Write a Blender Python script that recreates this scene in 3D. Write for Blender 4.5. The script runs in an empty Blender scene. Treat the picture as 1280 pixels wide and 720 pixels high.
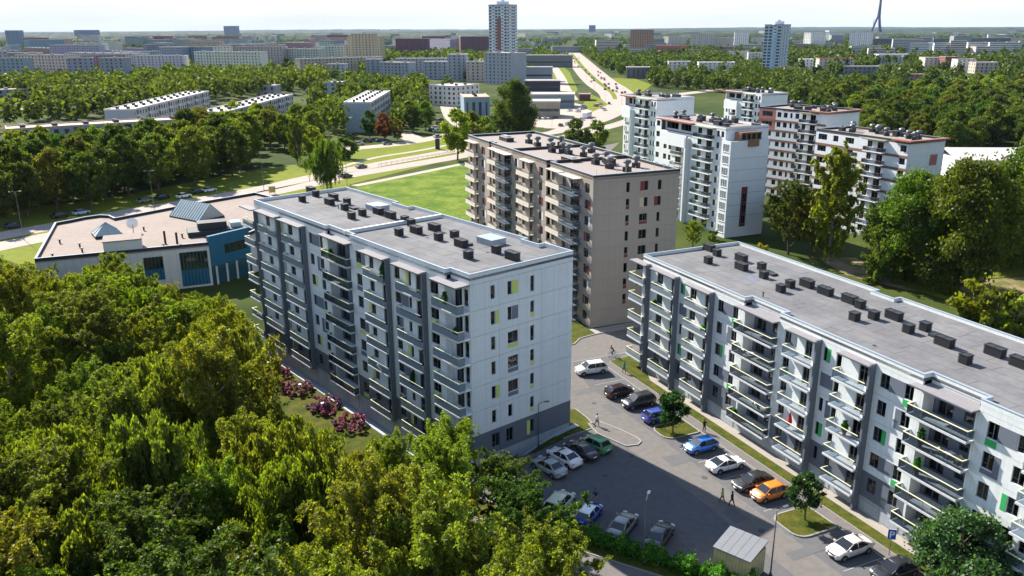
import bpy, bmesh, math, random
import numpy as np
from mathutils import Vector, Matrix
scene = bpy.context.scene
COL = scene.collection
# ---------------------------------------------------------------- camera
HAZE = 0.000016
CAM_F, CAM_P, CAM_R, CAM_H = 1032.2, 0.3048, -0.0051, 47.05      # focal in px of a 1280 wide picture, pitch, roll, height
fw = Vector((0, math.cos(CAM_P), -math.sin(CAM_P))); rx = Vector((1, 0, 0)); up = rx.cross(fw)
RX = math.cos(CAM_R)*rx + math.sin(CAM_R)*up; UP = -math.sin(CAM_R)*rx + math.cos(CAM_R)*up
cam_data = bpy.data.cameras.new('camera'); cam = bpy.data.objects.new('camera', cam_data); COL.objects.link(cam)
cam_data.sensor_width = 36; cam_data.lens = 36*CAM_F/1280; cam_data.clip_start = .5; cam_data.clip_end = 60000
cam.matrix_world = Matrix(((RX.x, UP.x, -fw.x, 0), (RX.y, UP.y, -fw.y, 0), (RX.z, UP.z, -fw.z, CAM_H), (0, 0, 0, 1)))
scene.camera = cam
# ---------------------------------------------------------------- light
SUN_AZ, SUN_EL = math.radians(-41), math.radians(38)               # azimuth measured from +Y towards +X
sd = Vector((math.sin(SUN_AZ)*math.cos(SUN_EL), math.cos(SUN_AZ)*math.cos(SUN_EL), math.sin(SUN_EL)))
sl = bpy.data.lights.new('sun', 'SUN'); sl.energy = 5.0; sl.angle = math.radians(.5); sl.color = (1, .93, .82)
so = bpy.data.objects.new('sun', sl); COL.objects.link(so); so.rotation_euler = sd.to_track_quat('Z', 'Y').to_euler()
so.location = (0, 0, 300)
world = bpy.data.worlds.new('World'); scene.world = world; world.use_nodes = True
wn, wl = world.node_tree.nodes, world.node_tree.links
wn.clear()
sky = wn.new('ShaderNodeTexSky'); sky.sky_type = 'NISHITA'; sky.sun_disc = False
sky.sun_elevation = SUN_EL; sky.sun_rotation = SUN_AZ; sky.air_density = 1.0; sky.dust_density = .12; sky.ozone_density = 1.2
bg = wn.new('ShaderNodeBackground'); bg.inputs[1].default_value = .15
wo = wn.new('ShaderNodeOutputWorld'); tn = wn.new('ShaderNodeMix'); tn.data_type = 'RGBA'; tn.blend_type = 'MULTIPLY'; tn.inputs[0].default_value = 1; tn.inputs[7].default_value = (1.12,.98,.90,1)
wl.new(sky.outputs[0], tn.inputs[6]); 
ctc = wn.new('ShaderNodeTexCoord'); cmp_ = wn.new('ShaderNodeMapping'); cmp_.inputs['Scale'].default_value = (2.2, 2.2, 22); wl.new(ctc.outputs['Generated'], cmp_.inputs[0])
cnz = wn.new('ShaderNodeTexNoise'); cnz.inputs['Scale'].default_value = 2.3; cnz.inputs['Detail'].default_value = 6; wl.new(cmp_.outputs[0], cnz.inputs['Vector'])
crm = wn.new('ShaderNodeMapRange'); crm.inputs[1].default_value = .35; crm.inputs[2].default_value = .7; crm.inputs[3].default_value = .62; crm.inputs[4].default_value = .86; wl.new(cnz.outputs[0], crm.inputs[0])
csc = wn.new('ShaderNodeVectorMath'); csc.operation = 'SCALE'; wl.new(tn.outputs[2], csc.inputs[0]); wl.new(crm.outputs[0], csc.inputs['Scale']); 
sep = wn.new('ShaderNodeSeparateXYZ'); wl.new(ctc.outputs['Generated'], sep.inputs[0])
hzm = wn.new('ShaderNodeMapRange'); hzm.interpolation_type = 'SMOOTHSTEP'; hzm.inputs[1].default_value = .06; hzm.inputs[2].default_value = .24; hzm.inputs[3].default_value = 1; hzm.inputs[4].default_value = 0; wl.new(sep.outputs[2], hzm.inputs[0])
hcl = wn.new('ShaderNodeMapRange'); hcl.inputs[1].default_value = .3; hcl.inputs[2].default_value = .7; hcl.inputs[3].default_value = .88; hcl.inputs[4].default_value = 1.02; wl.new(cnz.outputs[0], hcl.inputs[0])
hco = wn.new('ShaderNodeVectorMath'); hco.operation = 'SCALE'; hco.inputs[0].default_value = (3.15,2.98,3.05); wl.new(hcl.outputs[0], hco.inputs['Scale'])
hmx = wn.new('ShaderNodeMix'); hmx.data_type = 'RGBA'; wl.new(hzm.outputs[0], hmx.inputs[0]); wl.new(csc.outputs[0], hmx.inputs[6]); wl.new(hco.outputs[0], hmx.inputs[7]); wl.new(hmx.outputs[2], bg.inputs[0]); wl.new(bg.outputs[0], wo.inputs[0])
scene.view_settings.view_transform = 'Standard'; scene.view_settings.look = 'None'; scene.view_settings.exposure = 1.36
scene.view_settings.gamma = 1
# ---------------------------------------------------------------- helpers
R = random.Random(7)
def G(px, py, z=0.0):                                               # point at height z seen at a pixel of the 1280x720 photo
    d = fw + RX*((px-640)/CAM_F) + UP*((360-py)/CAM_F)
    t = (z-CAM_H)/d.z
    return Vector((d.x*t, d.y*t, z))
A_AZ, E_AZ = .6913, .423
A_C = Vector((-5.03, 82.32)); E_C = Vector((18.351, 111.125)); D_C = Vector((12.75, 127.44)); D_AZ = .3979
def ES(s, n, z=0.0):                                                # along / across the five storey block
    return Vector((E_C.x - s*math.sin(E_AZ) + n*math.cos(E_AZ), E_C.y + s*math.cos(E_AZ) + n*math.sin(E_AZ), z))
def AS(s, n, z=0.0):
    return Vector((A_C.x - s*math.sin(A_AZ) + n*math.cos(A_AZ), A_C.y + s*math.cos(A_AZ) + n*math.sin(A_AZ), z))
def sstep(a, b, x):
    t = min(1, max(0, (x-a)/(b-a))); return t*t*(3-2*t)
def terrain(x, y):                                                  # the lawn falls away in front of the seven storey block
    dx, dy = x-A_C.x, y-A_C.y
    s = -dx*math.sin(A_AZ)+dy*math.cos(A_AZ); n = dx*math.cos(A_AZ)+dy*math.sin(A_AZ)
    return -2.3*sstep(-5, -.3, s)*(1-sstep(60, 72, s))*(1-sstep(2, 15, n))*sstep(-26, -18, n)
def tag(o, label=None, cat=None, group=None, kind=None):
    if label: o['label'] = label
    if cat: o['category'] = cat
    if group: o['group'] = group
    if kind: o['kind'] = kind
    return o
def empty(name, loc, rz=0, label=None, cat=None, group=None):
    o = bpy.data.objects.new(name, None); COL.objects.link(o); o.location = loc; o.rotation_euler = (0, 0, rz)
    o.empty_display_size = .5
    return tag(o, label, cat, group)
def link(name, me, parent=None, loc=(0, 0, 0), rz=0):
    o = bpy.data.objects.new(name, me); COL.objects.link(o)
    o.location = loc; o.rotation_euler = (0, 0, rz)
    if parent is not None: o.parent = parent
    return o
def children_of(o): return [c for c in o.children]
def copy_tree(o, parent=None):
    c = o.copy(); COL.objects.link(c)
    if parent is not None: c.parent = parent
    for ch in o.children: copy_tree(ch, c)
    return c
class MB:                                                           # collects faces for ONE mesh
    def __init__(s): s.v = []; s.f = []; s.m = []
    def add(s, vs, fs, mi=0):
        b = len(s.v); s.v += [tuple(v) for v in vs]
        for f in fs: s.f.append(tuple(b+i for i in f)); s.m.append(mi)
    def box(s, x0, y0, z0, x1, y1, z1, mi=0, bottom=True):
        if x0 > x1: x0, x1 = x1, x0
        if y0 > y1: y0, y1 = y1, y0
        vs = [(x0,y0,z0),(x1,y0,z0),(x1,y1,z0),(x0,y1,z0),(x0,y0,z1),(x1,y0,z1),(x1,y1,z1),(x0,y1,z1)]
        fs = [(4,5,6,7),(0,1,5,4),(1,2,6,5),(2,3,7,6),(3,0,4,7)]
        if bottom: fs.append((3,2,1,0))
        s.add(vs, fs, mi)
    def obox(s, c, ax, ay, az, hx, hy, hz, mi=0):                     # oriented box
        c = Vector(c); vs = []
        for k in (-1, 1):
            for (i, j) in ((-1,-1),(1,-1),(1,1),(-1,1)): vs.append(c+ax*(i*hx)+ay*(j*hy)+az*(k*hz))
        s.add(vs, [(4,5,6,7),(0,1,5,4),(1,2,6,5),(2,3,7,6),(3,0,4,7),(3,2,1,0)], mi)
    def tube(s, pts, rad, n=6, mi=0, cap=True):
        pts = [Vector(p) for p in pts]; rad = rad if isinstance(rad, (list, tuple)) else [rad]*len(pts)
        b = len(s.v)
        for i, p in enumerate(pts):
            d = (pts[min(i+1, len(pts)-1)]-pts[max(i-1, 0)]).normalized()
            a = Vector((0,0,1)) if abs(d.z) < .9 else Vector((1,0,0))
            u = d.cross(a).normalized(); w = d.cross(u)
            for k in range(n):
                t = 2*math.pi*k/n; s.v.append(tuple(p+(u*math.cos(t)+w*math.sin(t))*rad[i]))
        for i in range(len(pts)-1):
            for k in range(n):
                k2 = (k+1) % n
                s.f.append((b+i*n+k, b+(i+1)*n+k, b+(i+1)*n+k2, b+i*n+k2)); s.m.append(mi)
        if cap:
            s.f.append(tuple(b+k for k in range(n))); s.m.append(mi)
            s.f.append(tuple(b+(len(pts)-1)*n+k for k in reversed(range(n)))); s.m.append(mi)
    def prism(s, poly, z0, z1, mi=0, top=True, bottom=False):
        n = len(poly); b = len(s.v)
        for p in poly: s.v.append((p[0], p[1], z0))
        for p in poly: s.v.append((p[0], p[1], z1))
        for i in range(n):
            j = (i+1) % n; s.f.append((b+i, b+j, b+n+j, b+n+i)); s.m.append(mi)
        if top: s.f.append(tuple(b+n+i for i in range(n))); s.m.append(mi)
        if bottom: s.f.append(tuple(b+i for i in reversed(range(n)))); s.m.append(mi)
    def mesh(s, name, mats, smooth=False):
        me = bpy.data.meshes.new(name); me.from_pydata(s.v, [], s.f)
        mats = mats if isinstance(mats, (list, tuple)) else [mats]
        for m in mats: me.materials.append(m)
        if any(s.m): me.polygons.foreach_set('material_index', s.m)
        if smooth: me.polygons.foreach_set('use_smooth', [True]*len(s.f))
        me.update(); return me
    def build(s, name, mats, parent=None, loc=(0,0,0), rz=0, smooth=False):
        return link(name, s.mesh(name, mats, smooth), parent, loc, rz)
# ---------------------------------------------------------------- materials
def N(nt, t, **kw):
    n = nt.nodes.new(t)
    for k, v in kw.items(): setattr(n, k, v)
    return n
def mat(name, col, rough=.7, var=.12, scale=1.0, bump=0.0, bscale=20.0, metal=0.0, spec=.4, streak=0.0, objcol=False, coords='Object', detail=4, col2=None, coat=0):
    m = bpy.data.materials.new(name); m.use_nodes = True; nt = m.node_tree
    p = nt.nodes['Principled BSDF']; L = nt.links
    p.inputs['Roughness'].default_value = rough; p.inputs['Metallic'].default_value = metal; p.inputs['Specular IOR Level'].default_value = spec
    if coat: p.inputs['Coat Weight'].default_value = coat; p.inputs['Coat Roughness'].default_value = .06
    tc = N(nt, 'ShaderNodeTexCoord'); geo = N(nt, 'ShaderNodeNewGeometry')
    src = geo.outputs['Position'] if coords == 'World' else tc.outputs['Object']
    if objcol:
        oi = N(nt, 'ShaderNodeObjectInfo'); base = oi.outputs['Color']
    else:
        rgb = N(nt, 'ShaderNodeRGB'); rgb.outputs[0].default_value = (*col, 1); base = rgb.outputs[0]
    if var or col2:
        nz = N(nt, 'ShaderNodeTexNoise'); nz.inputs['Scale'].default_value = scale; nz.inputs['Detail'].default_value = detail; nz.inputs['Roughness'].default_value = .62
        L.new(src, nz.inputs['Vector'])
        if col2:
            rp = N(nt, 'ShaderNodeMapRange'); rp.inputs[1].default_value = .4; rp.inputs[2].default_value = .62
            L.new(nz.outputs[0], rp.inputs[0])
            mx = N(nt, 'ShaderNodeMix', data_type='RGBA'); mx.inputs[7].default_value = (*col2, 1)
            L.new(rp.outputs[0], mx.inputs[0]); L.new(base, mx.inputs[6]); base = mx.outputs[2]
        if var:
            n2 = N(nt, 'ShaderNodeTexNoise'); n2.inputs['Scale'].default_value = scale*6.3; n2.inputs['Detail'].default_value = 5
            L.new(src, n2.inputs['Vector'])
            ad = N(nt, 'ShaderNodeMath', operation='ADD'); L.new(nz.outputs[0], ad.inputs[0]); L.new(n2.outputs[0], ad.inputs[1])
            mr = N(nt, 'ShaderNodeMapRange'); mr.inputs[1].default_value = .6; mr.inputs[2].default_value = 1.4
            mr.inputs[3].default_value = 1-var; mr.inputs[4].default_value = 1+var
            L.new(ad.outputs[0], mr.inputs[0])
            val = mr.outputs[0]
            if streak:
                mp = N(nt, 'ShaderNodeMapping'); mp.inputs['Scale'].default_value = (3.5, 3.5, .12); L.new(src, mp.inputs[0])
                n3 = N(nt, 'ShaderNodeTexNoise'); n3.inputs['Scale'].default_value = 1.3; n3.inputs['Detail'].default_value = 4; L.new(mp.outputs[0], n3.inputs['Vector'])
                m3 = N(nt, 'ShaderNodeMapRange'); m3.inputs[1].default_value = .35; m3.inputs[2].default_value = .7; m3.inputs[3].default_value = 1; m3.inputs[4].default_value = 1-streak
                L.new(n3.outputs[0], m3.inputs[0])
                mm = N(nt, 'ShaderNodeMath', operation='MULTIPLY'); L.new(val, mm.inputs[0]); L.new(m3.outputs[0], mm.inputs[1]); val = mm.outputs[0]
            hs = N(nt, 'ShaderNodeVectorMath', operation='SCALE'); L.new(base, hs.inputs[0]); L.new(val, hs.inputs['Scale']); base = hs.outputs[0]
    L.new(base, p.inputs['Base Color'])
    if bump:
        nb = N(nt, 'ShaderNodeTexNoise'); nb.inputs['Scale'].default_value = bscale; nb.inputs['Detail'].default_value = 5; L.new(src, nb.inputs['Vector'])
        bp = N(nt, 'ShaderNodeBump'); bp.inputs['Strength'].default_value = bump; bp.inputs['Distance'].default_value = .05
        L.new(nb.outputs[0], bp.inputs['Height']); L.new(bp.outputs[0], p.inputs['Normal'])
    return m
def leafmat(name, transl=.42, var=.55, objcol=True, col=(.08,.11,.02), patch=0.0, tint=(1.38,1.45,.38)):
    m = bpy.data.materials.new(name); m.use_nodes = True; nt = m.node_tree; L = nt.links; nt.nodes.clear()
    out = N(nt, 'ShaderNodeOutputMaterial'); geo = N(nt, 'ShaderNodeNewGeometry'); oi = N(nt, 'ShaderNodeObjectInfo'); tc = N(nt, 'ShaderNodeTexCoord')
    base = oi.outputs['Color']
    if not objcol:
        rgb = N(nt, 'ShaderNodeRGB'); rgb.outputs[0].default_value = (*col, 1); base = rgb.outputs[0]
    mr = N(nt, 'ShaderNodeMapRange'); mr.inputs[3].default_value = 1-var; mr.inputs[4].default_value = 1+var; L.new(geo.outputs['Random Per Island'], mr.inputs[0])
    nz = N(nt, 'ShaderNodeTexNoise'); nz.inputs['Scale'].default_value = .45; nz.inputs['Detail'].default_value = 3; L.new(tc.outputs['Object'], nz.inputs['Vector'])
    m2 = N(nt, 'ShaderNodeMapRange'); m2.inputs[1].default_value = .3; m2.inputs[2].default_value = .7; m2.inputs[3].default_value = .7; m2.inputs[4].default_value = 1.35; L.new(nz.outputs[0], m2.inputs[0])
    mm = N(nt, 'ShaderNodeMath', operation='MULTIPLY'); L.new(mr.outputs[0], mm.inputs[0]); L.new(m2.outputs[0], mm.inputs[1])
    if patch:
        n3 = N(nt, 'ShaderNodeTexNoise'); n3.inputs['Scale'].default_value = .055; n3.inputs['Detail'].default_value = 2; L.new(geo.outputs['Position'], n3.inputs['Vector'])
        r3_ = N(nt, 'ShaderNodeMapRange'); r3_.inputs[1].default_value = .38; r3_.inputs[2].default_value = .62; L.new(n3.outputs[0], r3_.inputs[0])
        mxp = N(nt, 'ShaderNodeMix', data_type='RGBA'); mxp.inputs[7].default_value = (.068,.094,.016,1); L.new(r3_.outputs[0], mxp.inputs[0]); L.new(base, mxp.inputs[6]); base = mxp.outputs[2]
    sc = N(nt, 'ShaderNodeVectorMath', operation='SCALE'); L.new(base, sc.inputs[0]); L.new(mm.outputs[0], sc.inputs['Scale'])
    hs = N(nt, 'ShaderNodeHueSaturation'); hr = N(nt, 'ShaderNodeMapRange'); hr.inputs[3].default_value = .494; hr.inputs[4].default_value = .512
    L.new(oi.outputs['Random'], hr.inputs[0]); L.new(hr.outputs[0], hs.inputs['Hue']); L.new(sc.outputs[0], hs.inputs['Color'])
    df = N(nt, 'ShaderNodeBsdfDiffuse'); tr = N(nt, 'ShaderNodeBsdfTranslucent'); gl = N(nt, 'ShaderNodeBsdfGlossy'); gl.inputs['Roughness'].default_value = .5
    L.new(hs.outputs[0], df.inputs[0])
    ty = N(nt, 'ShaderNodeMix', data_type='RGBA', blend_type='MULTIPLY'); ty.inputs[0].default_value = 1; ty.inputs[7].default_value = (*tint, 1)
    L.new(hs.outputs[0], ty.inputs[6]); L.new(ty.outputs[2], tr.inputs[0])
    mx = N(nt, 'ShaderNodeMixShader'); mx.inputs[0].default_value = transl; L.new(df.outputs[0], mx.inputs[1]); L.new(tr.outputs[0], mx.inputs[2])
    gl.inputs[0].default_value = (.5, .5, .45, 1)
    m3 = N(nt, 'ShaderNodeMixShader'); m3.inputs[0].default_value = .035; L.new(mx.outputs[0], m3.inputs[1]); L.new(gl.outputs[0], m3.inputs[2])
    L.new(m3.outputs[0], out.inputs[0]); return m
def glassmat(name, tint=(.55,.62,.68), dark=.75, rough=.03, frost=0.0):
    m = bpy.data.materials.new(name); m.use_nodes = True; nt = m.node_tree; L = nt.links; nt.nodes.clear()
    out = N(nt, 'ShaderNodeOutputMaterial'); fr = N(nt, 'ShaderNodeFresnel'); fr.inputs[0].default_value = 1.6
    gl = N(nt, 'ShaderNodeBsdfGlossy'); gl.inputs['Roughness'].default_value = rough; tp = N(nt, 'ShaderNodeBsdfTransparent')
    tp.inputs[0].default_value = (*[c*dark for c in tint], 1)
    mx = N(nt, 'ShaderNodeMixShader'); body = tp.outputs[0]
    if frost:
        df = N(nt, 'ShaderNodeBsdfDiffuse'); df.inputs[0].default_value = (.24,.28,.32,1); mf = N(nt, 'ShaderNodeMixShader'); mf.inputs[0].default_value = frost
        L.new(body, mf.inputs[1]); L.new(df.outputs[0], mf.inputs[2]); body = mf.outputs[0]
    L.new(body, mx.inputs[1])
    gb = N(nt, 'ShaderNodeNewGeometry'); im = N(nt, 'ShaderNodeMath', operation='SUBTRACT'); im.inputs[0].default_value = 1; L.new(gb.outputs['Backfacing'], im.inputs[1])
    mu = N(nt, 'ShaderNodeMath', operation='MULTIPLY'); L.new(fr.outputs[0], mu.inputs[0]); L.new(im.outputs[0], mu.inputs[1]); L.new(mu.outputs[0], mx.inputs[0]); L.new(gl.outputs[0], mx.inputs[2]); L.new(mx.outputs[0], out.inputs[0]); return m
M = {}
M['white'] = mat('white_render', (.64,.675,.675), .8, .07, .35, .12, 30, streak=.10)
M['trim'] = mat('white_trim', (.74,.75,.74), .6, .04, .8)
M['slate'] = mat('slate_panel', (.115,.135,.165), .7, .08, .5, .1, 30, streak=.06)
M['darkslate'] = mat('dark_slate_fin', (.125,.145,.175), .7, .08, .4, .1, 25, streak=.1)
M['slatewin'] = mat('slate_window_panel', (.13,.15,.19), .5, .06, 1)
M['plinth'] = mat('plinth_concrete', (.34,.38,.42), .85, .12, .6, .2, 20, streak=.15)
M['lime'] = mat('lime_panel', (.50,.58,.14), .6, .06, 1)
M['green'] = mat('green_panel', (.035,.36,.10), .55, .06, 1)
M['roof'] = mat('grey_bitumen_roof', (.118,.118,.124), .9, .18, .22, .25, 14, col2=(.145,.143,.147))
M['cope'] = mat('metal_coping', (.30,.35,.40), .45, .05, 1, metal=.2)
M['canopy'] = mat('canopy_membrane', (.20,.19,.20), .8, .1, .8)
M['vent'] = mat('black_vent', (.022,.023,.026), .55, .1, 2)
M['rail'] = mat('grey_balcony_glass', (.165,.205,.25), .25, .05, 1, spec=.5)
M['railE'] = glassmat('smoked_balcony_glass', (.80,.85,.9), .9, .08, .08)
M['railD'] = glassmat('dark_balcony_glass', (.50,.56,.62), .8, .08, .05)
M['railA'] = glassmat('clear_balcony_glass', (.85,.9,.92), .95, .05, .10)
M['handrail'] = mat('pale_yellow_handrail', (.78,.76,.50), .4, .03, 1)
M['frame'] = mat('window_frame', (.10,.11,.125), .5, .04, 1)
M['framew'] = mat('white_window_frame', (.72,.73,.72), .45, .04, 1)
M['glass'] = glassmat('window_glass')
M['curtain'] = mat('curtain', (.62,.62,.60), .9, .1, 2)
M['core'] = mat('dark_interior', (.09,.085,.08), .9, .1, 1)  # dark fill so that the rooms behind the windows look unlit
M['tan'] = mat('tan_render', (.315,.268,.225), .85, .07, .4, .15, 25, streak=.08)
M['tan2'] = mat('pale_tan_render', (.46,.39,.27), .85, .07, .4, .1, 25, streak=.08)
M['cream'] = mat('cream_trim', (.60,.54,.45), .8, .08, .6)
M['tanroof'] = mat('tan_gravel_roof', (.25,.215,.195), .95, .1, .5, .3, 12)
M['black'] = mat('black_upstand', (.02,.021,.024), .6, .1, 1)
M['maroon'] = mat('maroon_panel', (.16,.022,.022), .6, .06, 1)
M['orange_eave'] = mat('rust_red_eave', (.26,.085,.055), .6, .1, .8)
M['brown'] = mat('brown_band', (.20,.105,.06), .7, .1, 1)
M['pink'] = mat('salmon_panel', (.36,.125,.11), .7, .06, 1)
M['roofsteel'] = mat('dull_roof_metal', (.13,.135,.14), .45, .15, 2, metal=.5)
M['steel'] = mat('galvanised_metal', (.42,.44,.46), .35, .1, 2, metal=.7)
M['asphalt'] = mat('asphalt', (.120,.120,.126), .93, .18, .22, .35, 40, coords='World', col2=(.104,.104,.110), spec=.08)
M['asphalt2'] = mat('worn_asphalt', (.155,.145,.138), .93, .18, .22, .3, 40, coords='World', col2=(.138,.128,.122), spec=.08)
M['road'] = mat('tan_road', (.36,.305,.27), .92, .1, .05, .1, 10, coords='World', spec=.08)  # pale tan old surfacing
M['path'] = mat('pale_path', (.38,.325,.275), .92, .1, .08, .1, 10, coords='World', spec=.08)
M['dirt'] = mat('sandy_ground', (.30,.22,.14), .95, .25, .15, .3, 6, coords='World', col2=(.10,.10,.03), spec=.08)
M['grass'] = mat('lawn_grass', (.050,.070,.010), .95, .5, .7, .5, 12, coords='World', col2=(.075,.070,.013), spec=.08)
M['lawn'] = mat('bright_lawn', (.078,.140,.012), .95, .5, .16, .9, 3, coords='World', col2=(.125,.160,.020), spec=.08)
M['verge'] = mat('verge_grass', (.155,.18,.018), .95, .22, .06, .4, 5, coords='World', col2=(.115,.14,.016), spec=.08)
M['ground'] = mat('ground_green', (.034,.055,.010), .95, .4, .015, .4, 3, coords='World', col2=(.052,.065,.014), spec=.08)
M['pave'] = mat('paving_slab', (.28,.25,.22), .9, .15, .8, .2, 20, coords='World')
M['kerb'] = mat('kerb_stone', (.25,.245,.24), .85, .12, 2)
M['line'] = mat('road_paint', (.30,.29,.28), .7, .3, 3)
M['bark'] = mat('bark', (.085,.065,.05), .9, .3, 3, .5, 12)
M['birchbark'] = mat('birch_bark', (.45,.42,.38), .9, .1, 3, .3, 10, col2=(.08,.07,.06))
M['leaf'] = leafmat('leaves', .49)
M['leaf_pink'] = leafmat('pink_leaves', .3, .45, tint=(1.3,1.0,1.1))
M['leaf_far'] = leafmat('far_leaves', .35, .5, patch=1.0)
M['paint'] = mat('car_paint', (1,1,1), .28, 0, spec=.5, objcol=True, coat=1)
M['carglass'] = mat('car_glass', (.012,.014,.017), .06, 0, spec=.8)
M['tyre'] = mat('tyre_rubber', (.015,.015,.016), .8, .1, 5)
M['rim'] = mat('alloy_rim', (.45,.46,.48), .3, .05, 5, metal=.8)
M['lampglass'] = mat('headlight', (.75,.77,.8), .1, 0, spec=.8)
M['tail'] = mat('tail_light', (.35,.01,.012), .2, 0, spec=.7)
M['blackplastic'] = mat('black_plastic', (.02,.02,.022), .5, .05, 4)
M['wood'] = mat('yellow_plank', (.42,.36,.19), .75, .2, 1.5, .2, 10)
M['shedroof'] = mat('shed_roof_sheet', (.20,.21,.22), .5, .08, 1, metal=.3)
M['blueclad'] = mat('blue_cladding', (.014,.105,.19), .45, .1, .4)
M['aquaglass'] = mat('blue_glazing', (.02,.07,.10), .12, .1, .6, spec=.7)
M['officewall'] = mat('office_wall', (.56,.55,.52), .8, .06, .4, .1, 20, streak=.08)
M['officeroof'] = mat('office_roof', (.25,.20,.17), .92, .16, .12, .15, 6, col2=(.205,.165,.145))
M['skyglass'] = mat('skylight_glass', (.30,.36,.36), .15, .08, 1, spec=.7)
M['far'] = mat('far_wall', (1,1,1), .85, .1, .12, objcol=True)
M['farwin'] = mat('far_window', (.035,.045,.06), .2, .1, 1, spec=.6)
M['farroof'] = mat('far_roof', (.46,.43,.40), .9, .15, .1)
M['pole'] = mat('lamp_pole', (.14,.15,.16), .4, .05, 3, metal=.5)
M['signblue'] = mat('sign_blue', (.01,.07,.50), .5, .03, 3)
M['signwhite'] = mat('sign_white', (.8,.8,.8), .5, .03, 3)
M['pot'] = mat('terracotta', (.36,.12,.05), .8, .1, 5)
M['steeldark'] = mat('tower_steel', (.05,.055,.085), .6, .05, .1)
M['slabgrey'] = mat('balcony_slab', (.50,.52,.53), .7, .08, .8, streak=.08)
M['seam'] = mat('roof_seam', (.105,.105,.11), .8, .3, 1)
M['any'] = mat('painted_thing', (1,1,1), .6, .05, 3, objcol=True)
# ---------------------------------------------------------------- building kit (wall coordinates: x along, y into the building, z up)
MC = {}                                                             # shared meshes
class B:
    def __init__(s, name, label, origin, az, L, W, group=None, cat='apartment block'):
        s.L, s.W = L, W
        s.o = empty(name, (origin[0], origin[1], 0), az-math.pi/2, label, cat, group)
    def tr(s, wall, a, d, z):                                        # position + turn of a piece on a wall, d = outwards
        if wall == 'front': return (a, -d, z), 0
        if wall == 'right': return (s.L+d, a, z), math.pi/2
        if wall == 'back': return (s.L-a, s.W+d, z), math.pi
        return (-d, s.W-a, z), -math.pi/2
    def put(s, name, me, wall, a, z, d=0.0, parent=None):
        l, r = s.tr(wall, a, d, z); return link(name, me, parent or s.o, l, r)
def panel_mesh(w, h, holes, t, m):
    key = ('panel', round(w,3), round(h,3), tuple(tuple(round(q,3) for q in x) for x in holes), t, m.name)
    if key in MC: return MC[key]
    xs = sorted(set([0, w]+[q for x in holes for q in x[:2]])); zs = sorted(set([0, h]+[q for x in holes for q in x[2:4]]))
    xs = [x for x in xs if 0 <= x <= w]; zs = [z for z in zs if 0 <= z <= h]
    def solid(i, j):
        if i < 0 or j < 0 or i >= len(xs)-1 or j >= len(zs)-1: return False
        cx, cz = (xs[i]+xs[i+1])/2, (zs[j]+zs[j+1])/2
        return not any(a < cx < b and c < cz < e for a, b, c, e in holes)
    b = MB()
    for i in range(len(xs)-1):
        for j in range(len(zs)-1):
            if not solid(i, j): continue
            x0, x1, z0, z1 = xs[i], xs[i+1], zs[j], zs[j+1]
            b.add([(x0,0,z0),(x1,0,z0),(x1,0,z1),(x0,0,z1)], [(0,1,2,3)])
            if not solid(i-1, j): b.add([(x0,0,z0),(x0,0,z1),(x0,t,z1),(x0,t,z0)], [(0,1,2,3)])
            if not solid(i+1, j): b.add([(x1,0,z0),(x1,t,z0),(x1,t,z1),(x1,0,z1)], [(0,1,2,3)])
            if not solid(i, j-1): b.add([(x0,0,z0),(x0,t,z0),(x1,t,z0),(x1,0,z0)], [(0,1,2,3)])
            if not solid(i, j+1): b.add([(x0,0,z1),(x1,0,z1),(x1,t,z1),(x0,t,z1)], [(0,1,2,3)])
    MC[key] = b.mesh('wall_panel', m); return MC[key]
def win_meshes(w, h, fm, door=False):
    key = ('win', round(w,2), round(h,2), fm.name, door)
    if key in MC: return MC[key]
    f = MB(); t = .055
    f.box(0,0,0,t,.07,h); f.box(w-t,0,0,w,.07,h); f.box(t,0,0,w-t,.07,t); f.box(t,0,h-t,w-t,.07,h)
    mull = [] if w < .85 else ([w*.5] if w < 1.9 else [w/3, 2*w/3])
    for x in mull: f.box(x-.04, .005, t, x+.04, .065, h-t)
    if not door and h > 1.2 and w > .8:
        a = (mull or [w])[0]; f.box(t, .008, h*.28, a-.04, .062, h*.28+.05)
    if not door: f.box(-.03, -.1, -.04, w+.03, .03, -.002)           # sill
    p = MB(); p.box(t*.5, .03, t*.5, w-t*.5, .042, h-t*.5)
    cs = []
    for v in range(3):
        c = MB(); n = 7
        spans = ([(0,.3)], [(.62,1)], [(.02,.22),(.78,.98)])[v]
        for a, e in spans:
            vs = []
            for k in range(n+1):
                x = (a+(e-a)*k/n)*w; y = .22+(.03 if k % 2 else 0)
                vs += [(x,y,.03),(x,y,h-.02)]
            c.add(vs, [(2*k,2*k+2,2*k+3,2*k+1) for k in range(n)])
        cs.append(c.mesh('curtain', M['curtain']))
    MC[key] = (f.mesh('window', fm), p.mesh('pane', M['glass']), cs); return MC[key]
def window(b, wall, a0, a1, z0, z1, d=-.13, fm=None, door=False, cur=.6, name=None):
    f, p, cs = win_meshes(a1-a0, z1-z0, fm or M['frame'], door)
    o = b.put(name or ('balcony_door' if door else 'window'), f, wall, a0, z0, d)
    link('pane', p, o)
    if R.random() < cur: link('curtain', R.choice(cs), o)
    return o
def accent(b, wall, a0, a1, z0, z1, m, d=.025):
    key = ('acc', round(a1-a0,2), round(z1-z0,2), m.name)
    if key not in MC:
        q = MB(); q.box(0, 0, 0, a1-a0, .05, z1-z0); MC[key] = q.mesh('accent_panel', m)
    return b.put('accent_panel', MC[key], wall, a0, z0, d)
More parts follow.
